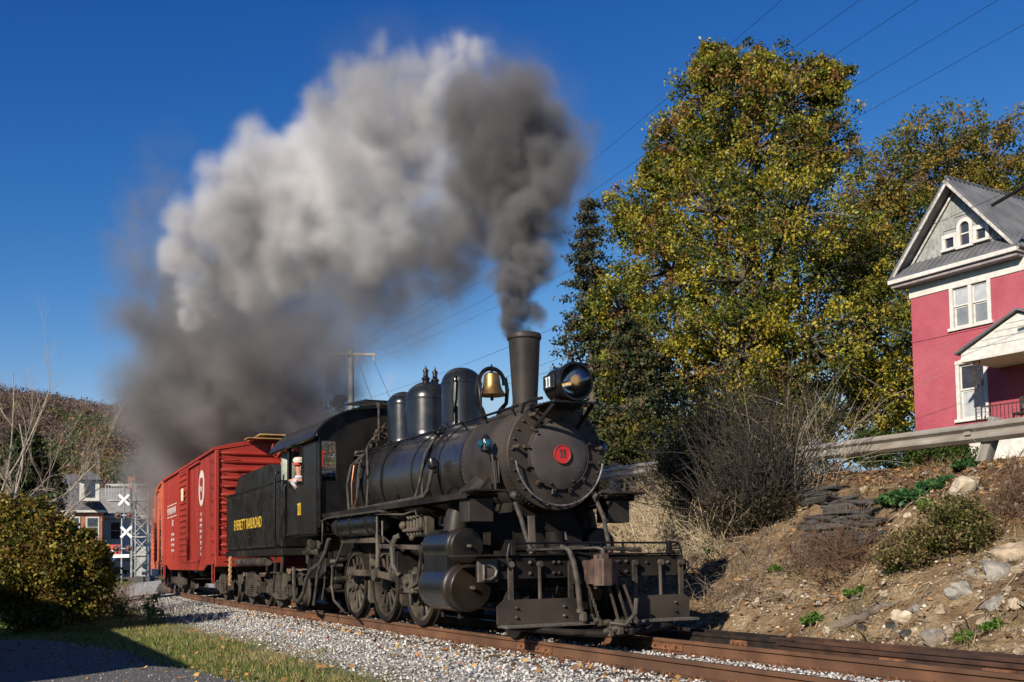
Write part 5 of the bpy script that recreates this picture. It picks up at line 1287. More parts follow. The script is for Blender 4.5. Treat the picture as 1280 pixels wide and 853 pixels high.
def bare_tree(name, label, base, h, seed, mat, spread=.5, lean=(0, 0), levels=5, r0=.09, n0=3, cat='tree', group=None):
    r = np.random.default_rng(seed); root = thing(name, label, cat, base, 0, group); mb = MB()
    def grow(p, d, L, rad, lev):
        pts = [p]; q = np.array(p, float); dd = np.array(d, float)
        for i in range(4):
            dd = dd + r.normal(0, .12, 3); dd[2] += .03; dd /= np.linalg.norm(dd); q = q + dd * L / 4; pts.append(tuple(q))
        mb.tube(pts, [rad * (1 - .12 * i) for i in range(5)], 6 if lev > 2 else 4, caps=False)
        if lev == 0: return
        for k in range(r.integers(2, 4) + (1 if lev < 3 else 0)):
            t = r.integers(1, 5); a = r.normal(0, spread, 3); nd = dd + a; nd[2] += .12; nd /= np.linalg.norm(nd)
            grow(pts[t], nd, L * r.uniform(.55, .8), rad * (1 - .12 * t) * .62, lev - 1)
    for k in range(n0):
        d = np.array([lean[0] + r.normal(0, .22), lean[1] + r.normal(0, .2), 1.0]); grow((r.normal(0, .1), r.normal(0, .1), 0), d / np.linalg.norm(d), h * r.uniform(.34, .45), r0 * r.uniform(.7, 1), levels)
    mb.build('branches', mat, root); return root
bare_tree('bare_tree', 'leafless pale tree with spreading twigs beside the evergreen', on_ground(at(-10, 720, 28)), 8.8, 41, 'bark_pale', .42, (.40, 0), 5, .09, 6)

# ------------------------------------------------------------------ brush on the bank: stems and dead vines
def stems(name, label, bases, n, h, rad, mat, seed, lean=.5, curl=.35, cat='shrub', kind=None, origin=None, dirn=None, seg=6):
    r = np.random.default_rng(seed); mb = MB(); org = Vector(origin if origin is not None else bases[0])
    for i in range(n):
        b = Vector(bases[r.integers(0, len(bases))]) + Vector((*r.normal(0, .14, 2), -.03)); b.z = gz(b.x, b.y) - .03
        L = r.uniform(h[0], h[1]); d = Vector((r.normal(0, lean), r.normal(0, lean), 1.0))
        if dirn is not None: d += Vector(dirn)
        d.normalize(); pts = [b - org]; q = b - org
        for k in range(seg):
            d = (d + Vector(r.normal(0, curl / seg * 2.0, 3)) + Vector((0, 0, -.05))).normalized(); q = q + d * L / seg; pts.append(q.copy())
        rr = r.uniform(rad[0], rad[1]); mb.tube(pts, [rr * (1 - .8 * k / seg) + .0012 for k in range(seg + 1)], 4, caps=False)
        if r.random() < .7:
            for _ in range(r.integers(1, 4)):
                s = r.integers(2, seg); q2 = Vector(pts[s]); d2 = (d + Vector(r.normal(0, .7, 3))).normalized(); p2 = [q2]
                for k in range(3): d2 = (d2 + Vector(r.normal(0, .2, 3))).normalized(); q2 = q2 + d2 * L * .11; p2.append(q2.copy())
                mb.tube(p2, [rr * .5, rr * .4, rr * .3, rr * .12], 3, caps=False)
    if kind:
        o = mb.build(name, mat); o.location = org; return tag(o, label, None, None, kind)
    root = thing(name, label, cat, org); mb.build('stems', mat, root); return root
def hits(lst): return [hit(x, y) for x, y in lst]
pm('stem_dark', (.014, .011, .009), (.04, .031, .024), 9, .9)
pm('stem_straw', (.32, .25, .155), (.52, .43, .29), 9, .85)
pm('cane', (.17, .135, .09), (.34, .28, .20), 9, .85)
pm('stem_red', (.06, .032, .02), (.15, .085, .05), 9, .9)
b1 = hits([(850, 640), (880, 650), (910, 660), (940, 655), (970, 640), (900, 625), (930, 620), (960, 615), (870, 615)])
brush = stems('dead_brush', 'big dark leafless shrub tangled across the guardrail', b1, 820, (1.0, 3.1), (.007, .018), 'stem_dark', 51, .42, .5)
stems('dead_brush', 'pale dry canes sticking out of the dark leafless shrub', hits([(930, 640), (960, 630), (980, 620), (1000, 615), (950, 610)]), 46, (1.8, 3.3), (.004, .010), 'cane', 52, .35, .55, dirn=(.25, -.05, 0))
stems('dead_brush', 'bent straw coloured cane bundle leaning out past the guardrail post', hits([(1020, 600), (1030, 606)]), 14, (1.3, 2.3), (.005, .010), 'cane', 53, .3, .7, dirn=(.35, -.2, 0))
stems('dry_grass', 'pale dry grass and vines hanging down the bank', hits([(x, y) for x in range(785, 905, 14) for y in (610, 640, 665, 695)]), 1500, (.35, 1.25), (.003, .008), 'stem_straw', 54, .55, .9, kind='stuff', dirn=(-.15, -.5, 0))
stems('dead_vines', 'grey-brown dead vines matted on the lower bank', hits([(x, y) for x in range(870, 1000, 16) for y in (690, 715, 745)]), 420, (.3, .8), (.003, .006), 'twig_brown', 55, .9, 1.0, kind='stuff', dirn=(-.1, -.6, -.55))
stems('dead_brush', 'dark reddish dead brush heap over a hollow in the bank', hits([(1015, 700), (1035, 695), (1055, 700), (1075, 705), (1040, 715)]), 420, (.4, 1.0), (.003, .008), 'stem_red', 56, .9, .9, dirn=(.0, -.4, -.4))
stems('dead_brush', 'brown dead brush at the top of the bank near the porch', hits([(1262, 625), (1278, 615), (1250, 640), (1275, 640)]), 200, (.3, .8), (.003, .006), 'stem_red', 57, .8, .9, dirn=(-.1, -.3, -.2))
stems('dead_brush', 'thin brown twigs standing between ballast and lawn', [on_ground(at(x, y, d)) for x, y, d in ((118, 745, 30), (130, 742, 31), (140, 748, 29), (112, 750, 28), (150, 755, 28))], 260, (.4, 1.3), (.004, .009), 'stem_red', 58, .25, .4)
stems('dead_vines', 'low brown weeds along the edge of the ballast', [on_ground(T(u, v)) for u in np.arange(-27, -12.5, .8) for v in (2.3, 3.0)], 330, (.15, .6), (.003, .007), 'twig_brown', 59, .6, .7, kind='stuff')
# leafy weeds on the bank
def weed(name, label, px, py, rpx, seed, tints, h=1.0, per=26, cl=70, size=(.018, .036), cat='shrub', stem='twig_brown', n=3, flat=.7):
    c = hit(px, py); d = c.y; m = rpx / 1312 * d * (1.4 if cat == 'plant' and rpx < 15 else 1)
    r = np.random.default_rng(seed); root = thing(name, label, cat, c)
    C = []
    mb = MB()
    for i in range(cl):
        v = r.normal(0, 1, 3); v /= np.linalg.norm(v); v[2] = abs(v[2]) * h
        p = v * m * r.uniform(.45, 1.0); w = Vector((c.x + p[0], c.y + p[1], 0)); g = gz(w.x, w.y) - c.z
        q = np.array([p[0], p[1], max(g, 0) * .6 + p[2] * flat + .03]); C.append(q)
        mb.tube([Vector((p[0] * .15, p[1] * .15, g * .1 - .02)), Vector(q) * .6 + Vector((0, 0, .03)), Vector(q)], [.006, .004, .0015], 3, caps=False)
    mb.build('stems', stem, root)
    q, F, t = leaf_cloud(r, np.array(C), np.full(len(C), m * .22), per, size, tints)
    link('foliage', npmesh('foliage', q, F, t), 'leaf', root); return root
OLV = [(.12, .12, .03), (.20, .17, .06), (.08, .09, .02), (.26, .2, .09), (.16, .11, .05), (.05, .06, .015)]
weed('bank_shrub', 'olive brown leafy shrub growing on the earth bank', 1192, 684, 50, 61, OLV, 1.25, 34, 230, (.014, .032), n=4, flat=1.0)
weed('bank_shrub', 'dry brown and olive shrub low on the bank below the ivy', 1136, 708, 46, 62, [(.22, .15, .07), (.16, .12, .05), (.12, .12, .03), (.28, .2, .1), (.09, .1, .02)], .95, 26, 200, (.012, .028), flat=.9)
DKW = [(.035, .032, .014), (.05, .042, .02), (.022, .022, .01), (.08, .06, .03)]
for i, (x, y, rp, lb) in enumerate(((865, 655, 40, 'dark brown undergrowth at the foot of the big leafless shrub near the locomotive'), (915, 668, 44, 'dark olive undergrowth below the middle of the big leafless shrub'), (965, 655, 40, 'dark undergrowth between the big leafless shrub and the slate ledge'))):
    weed('undergrowth', lb, x, y, rp, 160 + i, DKW, 1.2, 22, 130, (.014, .034), stem='stem_dark', flat=1.0)
_h = hit(915, 650).y + .5
leafy_tree('bank_thicket', 'dark tangled thicket of dull leaves filling the big leafless shrub', hit(915, 660), lob([(860, 610, 36, 0), (905, 585, 44, 0), (950, 590, 44, 0), (985, 610, 34, 0), (885, 545, 32, .3), (930, 525, 34, .3), (965, 550, 30, .3), (840, 580, 26, .2)], _h), 66, 90, 18, (.016, .042), [(.06, .062, .018), (.10, .095, .028), (.035, .036, .014), (.15, .13, .04), (.05, .04, .02)], .05, cat='shrub', twig=.5, crown_name='foliage', shell=.1, drop=.25, trunk_mat='stem_dark')
IVY = [(.035, .10, .03), (.055, .14, .04), (.025, .07, .02), (.08, .17, .05)]
weed('ivy_patch', 'fresh green ivy patch near the top of the bank', 1128, 628, 30, 63, IVY, .35, 40, 110, (.028, .05), cat='plant')
weed('ivy_patch', 'fresh green ivy reaching toward the pale flat stone', 1168, 612, 24, 64, IVY, .35, 40, 80, (.028, .05), cat='plant')
weed('ivy_patch', 'small green ivy clump at the foot of the leaning guardrail post', 1207, 586, 13, 65, IVY, .4, 34, 40, (.026, .045), cat='plant')
GR = [(.10, .2, .03), (.14, .24, .04), (.07, .14, .02)]
for i, (x, y, rp, lb) in enumerate(((1122, 716, 9, 'bright grass clump beside the dry brown shrub'), (1068, 748, 11, 'bright grass clump under the reddish dead brush heap'), (1015, 780, 10, 'grass clump at the dark hollow by the side track'), (1240, 790, 10, 'low green weed between pale stones near the dark rails'), (1205, 803, 9, 'grass sprigs just above the dark rails'), (890, 694, 6, 'small green sprig among the pale dry grass'), (968, 716, 6, 'small green sprig on bare earth under the dark shrub'), (1158, 640, 8, 'green weed sprig between ivy and olive shrub'))):
    weed('grass_clump', lb, x, y, rp, 70 + i, GR, 1.0, 18, 34, (.012, .03), cat='plant', stem='stem_straw')
for i, (x, y, d, lb) in enumerate(((150, 765, 27, 'leafy green weed at the lawn corner by brown twigs'), (190, 772, 25, 'small green weed on the ballast edge'))):
    c = on_ground(at(x, y, d)); r = np.random.default_rng(90 + i); root = thing('weed_plant', lb, 'plant', c); C = r.normal(0, .16, (40, 3)); C[:, 2] = np.abs(C[:, 2]) * 2 + .05
    mb = MB()
    for k in range(0, 40, 2): mb.tube([(C[k, 0] * .2, C[k, 1] * .2, 0), tuple(C[k])], [.006, .003], 3, caps=False)
    mb.build('stems', 'stem_straw', root); q, F, t = leaf_cloud(r, C, np.full(40, .09), 14, (.02, .045), GR); link('foliage', npmesh('foliage', q, F, t), 'leaf', root)

# ------------------------------------------------------------------ stones, slate ledge, roots
pm('rock_grey', (.14, .13, .115), (.33, .305, .27), 6, .92, bump=1.0, bscale=12, c3=(.16, .115, .07), s3=.75, bdist=.04)
pm('rock_tan', (.22, .17, .115), (.40, .32, .225), 6, .92, bump=1.0, bscale=12, c3=(.15, .11, .07), s3=.7, bdist=.04)
pm('rock_cream', (.34, .28, .20), (.52, .45, .34), 6, .92, bump=.9, bscale=12, c3=(.22, .165, .10), s3=.6, bdist=.03)
pm('slate_dark', (.022, .020, .019), (.06, .055, .05), 5, .75, bump=.7, bscale=16, stretch=(1, 1, 4), c3=(.10, .09, .08), s3=.3, bdist=.02)
def rock_mesh(seed, sx, sy, sz, sub=3, rough=.38):
    bm = bmesh.new(); bmesh.ops.create_icosphere(bm, subdivisions=sub, radius=1.0); r = random.Random(seed)
    o = Vector((r.uniform(-50, 50), r.uniform(-50, 50), r.uniform(-50, 50)))
    pl = [(Vector((r.gauss(0, 1), r.gauss(0, 1), r.gauss(0, 1))).normalized(), r.uniform(.55, .85)) for _ in range(9)]
    for v in bm.verts:
        p = v.co.copy()
        for nrm, d in pl:
            e = p.dot(nrm) - d
            if e > 0: p -= nrm * e * .9
        p *= 1 + rough * mnoise.noise(p * 1.7 + o) + rough * .35 * mnoise.noise(p * 5 + o)
        v.co = Vector((p.x * sx, p.y * sy, p.z * sz))
    me = bpy.data.meshes.new('rock'); bm.to_mesh(me); bm.free()
    me.polygons.foreach_set('use_smooth', np.ones(len(me.polygons), dtype=bool)); me.set_sharp_from_angle(angle=.32)
    return me
RK = [(1270, 687, 19, 'rock_tan', 'large tan boulder at the right end of the bank'), (1247, 710, 18, 'rock_grey', 'pale grey angular boulder below the tan boulder'), (1235, 700, 9, 'rock_grey', 'small grey rock wedged beside the pale angular boulder'), (1273, 711, 9, 'rock_tan', 'tan rock right under the tan boulder'),
      (1202, 732, 16, 'rock_grey', 'rough grey rock under the olive shrub'), (1212, 716, 9, 'rock_grey', 'small flat grey rock on top of the rough grey rock'), (1228, 722, 7, 'rock_tan', 'small tan stone between two grey rocks'), (1247, 752, 13, 'rock_grey', 'upright grey stone on the lower bank'),
      (1232, 776, 11, 'rock_tan', 'flat tan stone low on the bank below the upright grey stone'), (1130, 769, 13, 'rock_cream', 'cream coloured wedge stone beside the old root'), (1144, 787, 5, 'rock_cream', 'little cream pebble stone below the cream wedge stone'), (1106, 742, 8, 'rock_tan', 'tan stone at the upper end of the old root'),
      (1113, 780, 10, 'slate_dark', 'dark slab stone leaning by the old root'), (1147, 760, 8, 'rock_grey', 'small grey stone right of the cream wedge stone'), (1176, 760, 9, 'rock_tan', 'tan stone half sunk under the olive shrub'), (1170, 796, 14, 'rock_grey', 'broad flat grey stone just above the dark rails'),
      (1188, 789, 7, 'rock_tan', 'small tan stone beside the broad flat grey stone'), (1036, 786, 7, 'rock_cream', 'pale stone at the lower end of the old root'), (1051, 771, 7, 'rock_tan', 'tan stone above the lower end of the old root'), (1134, 790, 9, 'slate_dark', 'dark stone below the cream wedge stone'),
      (1216, 771, 5, 'rock_cream', 'little pale stone left of the flat tan stone'), (1270, 754, 10, 'rock_cream', 'pale flat stone right of the upright grey stone'), (1275, 812, 8, 'rock_tan', 'tan stone at the foot of the bank by the rail'), (1095, 796, 9, 'rock_grey', 'grey stone at the rail below the old root'),
      (1077, 783, 9, 'slate_dark', 'dark stone under the middle of the old root'), (1203, 608, 16, 'rock_cream', 'pale flat stone near the top of the bank by the ivy'), (1220, 598, 7, 'rock_tan', 'small tan stone behind the pale flat stone'), (1122, 645, 7, 'rock_tan', 'tan stone just below the ivy patch'), (1135, 643, 6, 'rock_cream', 'pale stone just below the ivy patch'), (1081, 612, 7, 'rock_tan', 'tan stone above the slate ledge'),
      (1260, 735, 8, 'rock_tan', 'tan stone under the pale grey angular boulder'), (1222, 745, 6, 'rock_tan', 'small stone beside the rough grey rock'), (1152, 803, 6, 'rock_tan', 'small stone left of the broad flat grey stone'), (985, 742, 8, 'rock_tan', 'tan stone on bare earth left of the reddish brush'), (945, 752, 6, 'rock_cream', 'pale stone on bare earth below the dark shrub')]
for i, (x, y, rp, mt, lb) in enumerate(RK):
    p = hit(x, y + rp * .5); s = rp / 1312 * p.y * (1.25 if rp > 12 else 1.1)
    rr = random.Random(i)
    me = rock_mesh(300 + i, s * rr.uniform(1.0, 1.25), s * rr.uniform(.8, 1.1), s * rr.uniform(.7, 1.0), 3)
    o = link('rock', me, mt); o.location = p + Vector((0, 0, s * .08)); o.rotation_euler = (rr.uniform(-.3, .3), rr.uniform(-.3, .3), rr.uniform(0, 6)); tag(o, lb, 'rock', 'rocks on the bank')
def bank_place(n, r):
    out = []
    while len(out) < n:
        u = r.uniform(-8, 7); w = 2.45 + 4.8 * r.random() ** 1.3
        if w > interp(u, CREST_V): continue
        if r.random() > .25 + .75 * sstep(-2.5, 2, u): continue
        p = T(u, -w); out.append((p.x, p.y, ground_z(u, -w) + .003))
    return np.array(out)
V, F, t = stones(2600, bank_place, (.012, .055), 12, [(.30, .24, .17), (.40, .35, .28), (.2, .17, .13), (.5, .45, .38), (.26, .2, .13)])
tag(link('bank_pebbles', npmesh('bank_pebbles', V, F, t), 'stone_tint'), 'small loose stones scattered over the bare earth bank', None, None, 'stuff')
def twig_place(name, label, n, mat, seed, L, rad, u0, u1):
    r = np.random.default_rng(seed); mb = MB(); o0 = W(0, -5, 1)
    for _ in range(n):
        u = r.uniform(u0, u1); w = r.uniform(2.5, interp(u, CREST_V)); p = T(u, -w); a = r.uniform(0, 6.28); l_ = r.uniform(*L)
        pts = []
        for k in range(4):
            q = Vector((p.x + math.cos(a) * l_ * k / 3, p.y + math.sin(a) * l_ * k / 3, 0)); q.z = gz(q.x, q.y) + .012 + abs(r.normal(0, .03)); a += r.normal(0, .35); pts.append(q - o0)
        mb.tube(pts, [rad, rad * .9, rad * .7, rad * .4], 3, caps=False)
    ob = mb.build(name, mat); ob.location = o0; tag(ob, label, None, None, 'stuff')
twig_place('bank_twigs', 'grey-brown twigs and roots lying over the earth bank', 900, 'twig_brown', 15, (.15, .7), .006, -9, 7)
twig_place('bank_straw', 'straw coloured dead stalks strewn over the earth bank', 700, 'stem_straw', 16, (.12, .5), .004, -10, 7)
def tuft_place(n, r):
    out = []
    while len(out) < n:
        u = r.uniform(-10, 7); w = r.uniform(2.6, 8)
        if w > interp(u, CREST_V) + .3 or fbm(u * .9 + 4, w * .9, 7.0) < .12: continue
        p = T(u, -w); out.append((p.x, p.y, ground_z(u, -w) - .01))
    return out
blades('dry_bank_grass', 'thin straw grass growing in patches on the earth bank', 9000, tuft_place, (.05, .26), .004, [(.30, .23, .12), (.22, .16, .08), (.36, .29, .16), (.14, .15, .05), (.17, .11, .06)], 17, lean=.6)
c0 = hit(1055, 650)
ledge = thing('slate_ledge', 'dark layered slate ledge in the bank under the ivy patch', 'rock ledge', c0)
rr = random.Random(4)
for i in range(56):
    x = rr.uniform(1012, 1090); y = rr.uniform(612, 684)
    p = hit(x, y); s = rr.uniform(.13, .34)
    bm = bmesh.new(); bmesh.ops.create_cube(bm, size=1.0)
    for v in bm.verts: v.co = Vector((v.co.x * s * 2.1 + rr.gauss(0, .04), v.co.y * s * 1.2 + rr.gauss(0, .03), v.co.z * rr.uniform(.05, .085) + rr.gauss(0, .006)))
    bmesh.ops.bevel(bm, geom=list(bm.edges), offset=.012, segments=1, affect='EDGES', profile=.5)
    me = bpy.data.meshes.new('slab'); bm.to_mesh(me); bm.free()
    o = link('slab', me, 'slate_dark', ledge); o.location = p - c0 + Vector((rr.uniform(-.03, .03), .02, .03)); o.rotation_euler = (rr.uniform(-.1, .35), rr.uniform(-.14, .1), TRACK_ANG + rr.uniform(-.3, .3))
pm('driftwood', (.09, .07, .052), (.21, .17, .125), 5, .9, bump=.9, bscale=22, stretch=(1, 1, 1), c3=(.08, .06, .045), s3=.5, bdist=.015)
def root_log(lb, pts, r0, r1, seed):
    P3 = [hit(x, y) + Vector((0, 0, r0 * .6)) for x, y in pts]; o = P3[0].copy(); r = random.Random(seed)
    n = len(P3); mb = MB().tube([p - o for p in P3], [r0 + (r1 - r0) * i / (n - 1) + r.uniform(-.012, .012) for i in range(n)], 9)
    ob = mb.build('old_root', 'driftwood'); ob.location = o; tag(ob, lb, 'root')
root_log('thick weathered old root lying on the lower bank', [(1034, 793), (1044, 787), (1055, 786), (1065, 779), (1076, 779), (1084, 772), (1093, 770), (1102, 762), (1112, 762), (1127, 755)], .08, .035, 1)
root_log('thin dark root crossing above the thick weathered root', [(1062, 772), (1085, 764), (1105, 750), (1118, 742)], .035, .02, 2)
root_log('thin root bending down the bare earth under the olive shrub', [(1185, 775), (1197, 768), (1205, 756), (1215, 748)], .025, .012, 3)
root_log('dark fallen branch at the foot of the bank by the footboard', [(862, 790), (885, 778), (905, 764), (922, 750), (935, 744)], .05, .025, 5)
root_log('weathered stick lying along the side track', [(1012, 798), (1045, 794), (1080, 796), (1112, 800)], .022, .014, 4)
for i in range(26):
    x = rr.uniform(985, 1275); y = rr.uniform(735, 812)
    p = hit(x, y); a = rr.uniform(0, 6); L = rr.uniform(.12, .4)
    q = on_ground(p + Vector((math.cos(a) * L, math.sin(a) * L * .6, 0)), .02)
    ob = MB().tube([(0, 0, .012), (q - p) * .5 + Vector((0, 0, .03)), q - p], [.012, .010, .005], 5).build('stick', 'driftwood'); ob.location = p; tag(ob, 'short dry stick lying on the earth bank', 'stick', 'sticks on the bank')

# ------------------------------------------------------------------ guardrail along the road
pm('galv_weathered', (.30, .285, .26), (.46, .44, .41), 2.2, .55, .75, metal=.25, bump=.15, bscale=20, c3=(.22, .17, .12), s3=.55, stretch=(1, 1, 3))
pm('post_wood', (.15, .14, .125), (.30, .28, .25), 4, .9, bump=.8, bscale=16, stretch=(4, 4, .5), bdist=.015)
gp = [(-27, -10.0), (-22.5, -9.75), (-18, -9.45), (-13.4, -9.02), (-8.7, -8.55), (-4.0, -7.72), (.27, -7.28), (4.6, -6.85), (9, -6.6)]
GRL = thing('guardrail', 'weathered grey metal guardrail on wooden posts along the road', 'guardrail', W(-4, -7.7, 2.6))
go = Vector(GRL.location)
gtop = [W(u, v, interp(u, CREST_Z) + .68) for u, v in gp]
prof = [(.00, .16), (.02, .155), (.085, .10), (.085, .07), (.02, .02), (.02, -.02), (.085, -.07), (.085, -.10), (.02, -.155), (0, -.16), (-.012, -.15), (.06, -.09), (.06, -.075), (-.01, -.02), (-.01, .02), (.06, .075), (.06, .09), (-.012, .15)]
for i in range(len(gtop) - 1):
    a, b_ = gtop[i] - go, gtop[i + 1] - go; d = (b_ - a).normalized(); nrm = Vector((0, 0, 1)).cross(d).normalized()
    if nrm.dot(EV) < 0: nrm = -nrm
    mb = MB(); k = len(prof); b2 = b_ + d * .12; off = nrm * (.012 if i % 2 else 0)
    vs_ = [q + nrm * x + Vector((0, 0, z - .20)) + off + nrm * .11 for q in (a, b2) for x, z in prof]
    mb.add(vs_, [(j, (j + 1) % k, (j + 1) % k + k, j + k) for j in range(k)] + [tuple(range(k)), tuple(range(2 * k - 1, k - 1, -1))])
    bm_ = mb.build('beam', 'galv_weathered', GRL, .4)
    sp_ = MB().obox(a + nrm * .205 + Vector((0, 0, -.2)), (.06, .012, .03), (d, nrm, (0, 0, 1)), .004).build('splice_bolt', 'galv_weathered', bm_)
for i, (u, v) in enumerate(gp):
    lean = (.06, .02, .0, .10, .08, .15, .40, .1, 0)[i]
    p = W(u, v, interp(u, CREST_Z) - .25) - go
    MB().obox(Vector((0, 0, .5)), (.09, .10, .52), ((1, 0, 0), (0, 1, 0), (0, 0, 1)), .01).build('post', 'post_wood', GRL)
    o = GRL.children[-1]; o.location = p; o.rotation_euler = Matrix.Rotation(TRACK_ANG, 3, 'Z').to_euler(); o.rotation_euler = (Matrix.Rotation(lean, 3, Vector((-EU.y, EU.x, 0))) @ Matrix.Rotation(TRACK_ANG, 3, 'Z')).to_euler()

# ------------------------------------------------------------------ loose gravel and leaves on the drive
def drive_place(n, r):
    out = []
    while len(out) < n:
        y = 9.5 + 10.5 * r.random() ** 1.3; x = drive_edge(y) + .1 - 7 * r.random()
        out.append((x, y, gz(x, y) + .036))
    return np.array(out)
V, F, t = stones(9000, drive_place, (.006, .020), 19, [(.16, .155, .15), (.24, .235, .225), (.10, .098, .095), (.32, .31, .29)])
tag(link('drive_gravel', npmesh('drive_gravel', V, F, t), 'stone_tint'), 'fine loose gravel lying on the dark drive', None, None, 'stuff')
def lp_drive(n, r):
    out = []
    for _ in range(n):
        y = r.uniform(10, 20.5); x = drive_edge(y) + r.normal(.3, 1.2); out.append((x, y, gz(x, y) + .05))
    return out
scatter_leaves('drive_leaves', 'brown leaves blown along the edge of the drive and lawn', 260, lp_drive, (.025, .05), AUT, 18)
# ------------------------------------------------------------------ red brick house; local x along the front (to the right), y out of the front wall, z up
pm('brick_painted', (.31, .052, .078), (.39, .077, .105), 1.4, .75, bump=.25, bscale=30, c3=(.50, .15, .185), s3=.4, bdist=.01)
pm('trim_worn', (.36, .34, .31), (.58, .56, .53), 9, .8, bump=.4, bscale=30, c3=(.24, .2, .17), s3=.5)
def brickify(name):
    m = MATS[name]; n = m.node_tree.nodes; l = m.node_tree.links; b = n['Principled BSDF']
    tc = n.new('ShaderNodeTexCoord'); dp = n.new('ShaderNodeVectorMath'); dp.operation = 'DOT_PRODUCT'; dp.inputs[1].default_value = (math.sin(R(32)) - math.cos(R(32)) * .0, -math.cos(R(32)), 0)
    sx = n.new('ShaderNodeSeparateXYZ'); cb = n.new('ShaderNodeCombineXYZ')
    l.new(tc.outputs['Object'], dp.inputs[0]); l.new(tc.outputs['Object'], sx.inputs[0]); l.new(dp.outputs['Value'], cb.inputs['X']); l.new(sx.outputs['Z'], cb.inputs['Y'])
    bt = n.new('ShaderNodeTexBrick'); bt.inputs['Scale'].default_value = 1.0; bt.inputs['Brick Width'].default_value = .21; bt.inputs['Row Height'].default_value = .075; bt.inputs['Mortar Size'].default_value = .008
    bt.inputs['Color1'].default_value = (1, 1, 1, 1); bt.inputs['Color2'].default_value = (.86, .86, .86, 1); bt.inputs['Mortar'].default_value = (.62, .62, .62, 1)
    l.new(cb.outputs[0], bt.inputs['Vector'])
    src = b.inputs['Base Color'].links[0].from_socket
    mx = n.new('ShaderNodeMix'); mx.data_type = 'RGBA'; mx.blend_type = 'MULTIPLY'; mx.inputs['Factor'].default_value = .5
    l.new(src, mx.inputs['A']); l.new(bt.outputs['Color'], mx.inputs['B']); l.new(mx.outputs['Result'], b.inputs['Base Color'])
    bp = n.new('ShaderNodeBump'); bp.inputs['Strength'].default_value = .5; bp.inputs['Distance'].default_value = .012; l.new(bt.outputs['Color'], bp.inputs['Height'])
    if b.inputs['Normal'].links: l.new(b.inputs['Normal'].links[0].from_socket, bp.inputs['Normal'])
    l.new(bp.outputs['Normal'], b.inputs['Normal'])
brickify('brick_painted')
pm('trim_white', (.50, .487, .46), (.64, .627, .595), 7, .7, bump=.25, bscale=30, c3=(.46, .43, .39), s3=.35, bdist=.006)
pm('roof_metal', (.13, .135, .145), (.18, .185, .195), 1.5, .4, .55, metal=.3)
pm('shingle_grey', (.22, .225, .22), (.37, .375, .365), 6, .9, bump=.4, bscale=24, c3=(.22, .23, .21), s3=.6)
pm('pane_dark', (.02, .022, .028), (.05, .052, .06), 2, .06, coat=.5)
pm('blind_grey', (.34, .36, .38), (.44, .46, .47), 4, .12, coat=.6)  # blind colour; on window panes it also stands for reflected sky
pm('soffit', (.20, .17, .18), (.30, .26, .27), 5, .8)
pm('iron_black', (.02, .016, .015), (.05, .035, .03), 12, .6)
pm('porch_wood', (.28, .12, .04), (.46, .24, .09), 6, .85, c3=(.6, .55, .5), s3=.5)
pm('foundation_white', (.52, .50, .47), (.68, .66, .62), 5, .9, bump=.6, bscale=12, c3=(.34, .31, .28), s3=.5)
fa = R(32)
EF = Vector((math.sin(fa), -math.cos(fa), 0)); NF = Vector((-math.cos(fa), -math.sin(fa), 0))
# right-handed frame needs x along EF, y = NF rotated: check sign
HROOT = thing('brick_house', 'red painted brick house with grey gable, white windows and a porch', 'house', Vector((13.17, 34.0, 0)), 0)
def HP(s, o, z): return EF * s + NF * o + Vector((0, 0, z))
class HB(MB):
    """MB whose points are (along front, out of front, up)"""
    def build(self, name, mat, parent=None, ang=.6, recalc=True):
        self.v = [tuple(HP(*p)) for p in self.v]
        return MB.build(self, name, mat, HROOT if parent is None else parent, ang, recalc)
WD = 4.05
wall = MB.build
w = HB().box(0, WD, -11, -.22, 3.2, 9.75).build('wall', 'brick_painted')
def panel(x0, x1, z0, z1): return HB().box(x0, x1, -.22, 0, z0, z1)
# front skin built round the openings, so that the windows sit in real recesses
front_pieces = [(0, 1.50, 3.2, 9.40), (2.78, WD, 3.2, 9.40), (1.50, 2.78, 7.0, 8.12), (1.50, 1.62, 3.2, 7.0), (2.56, 2.78, 3.2, 7.0), (1.62, 2.56, 3.2, 5.22), (1.62, 2.56, 6.95, 7.0)]
fw_ = HB()
for a in front_pieces: fw_.box(a[0], a[1], -.22, 0, a[2], a[3])
fw_.build('front_wall', 'brick_painted', w)
HB().box(-.02, WD + .02, .0, .022, 7.94, 8.0, .004).build('belt_course', 'brick_painted', w)
HB().box(-.04, WD + .04, -.05, .03, 9.40, 9.78, .006).build('frieze', 'trim_white', w)
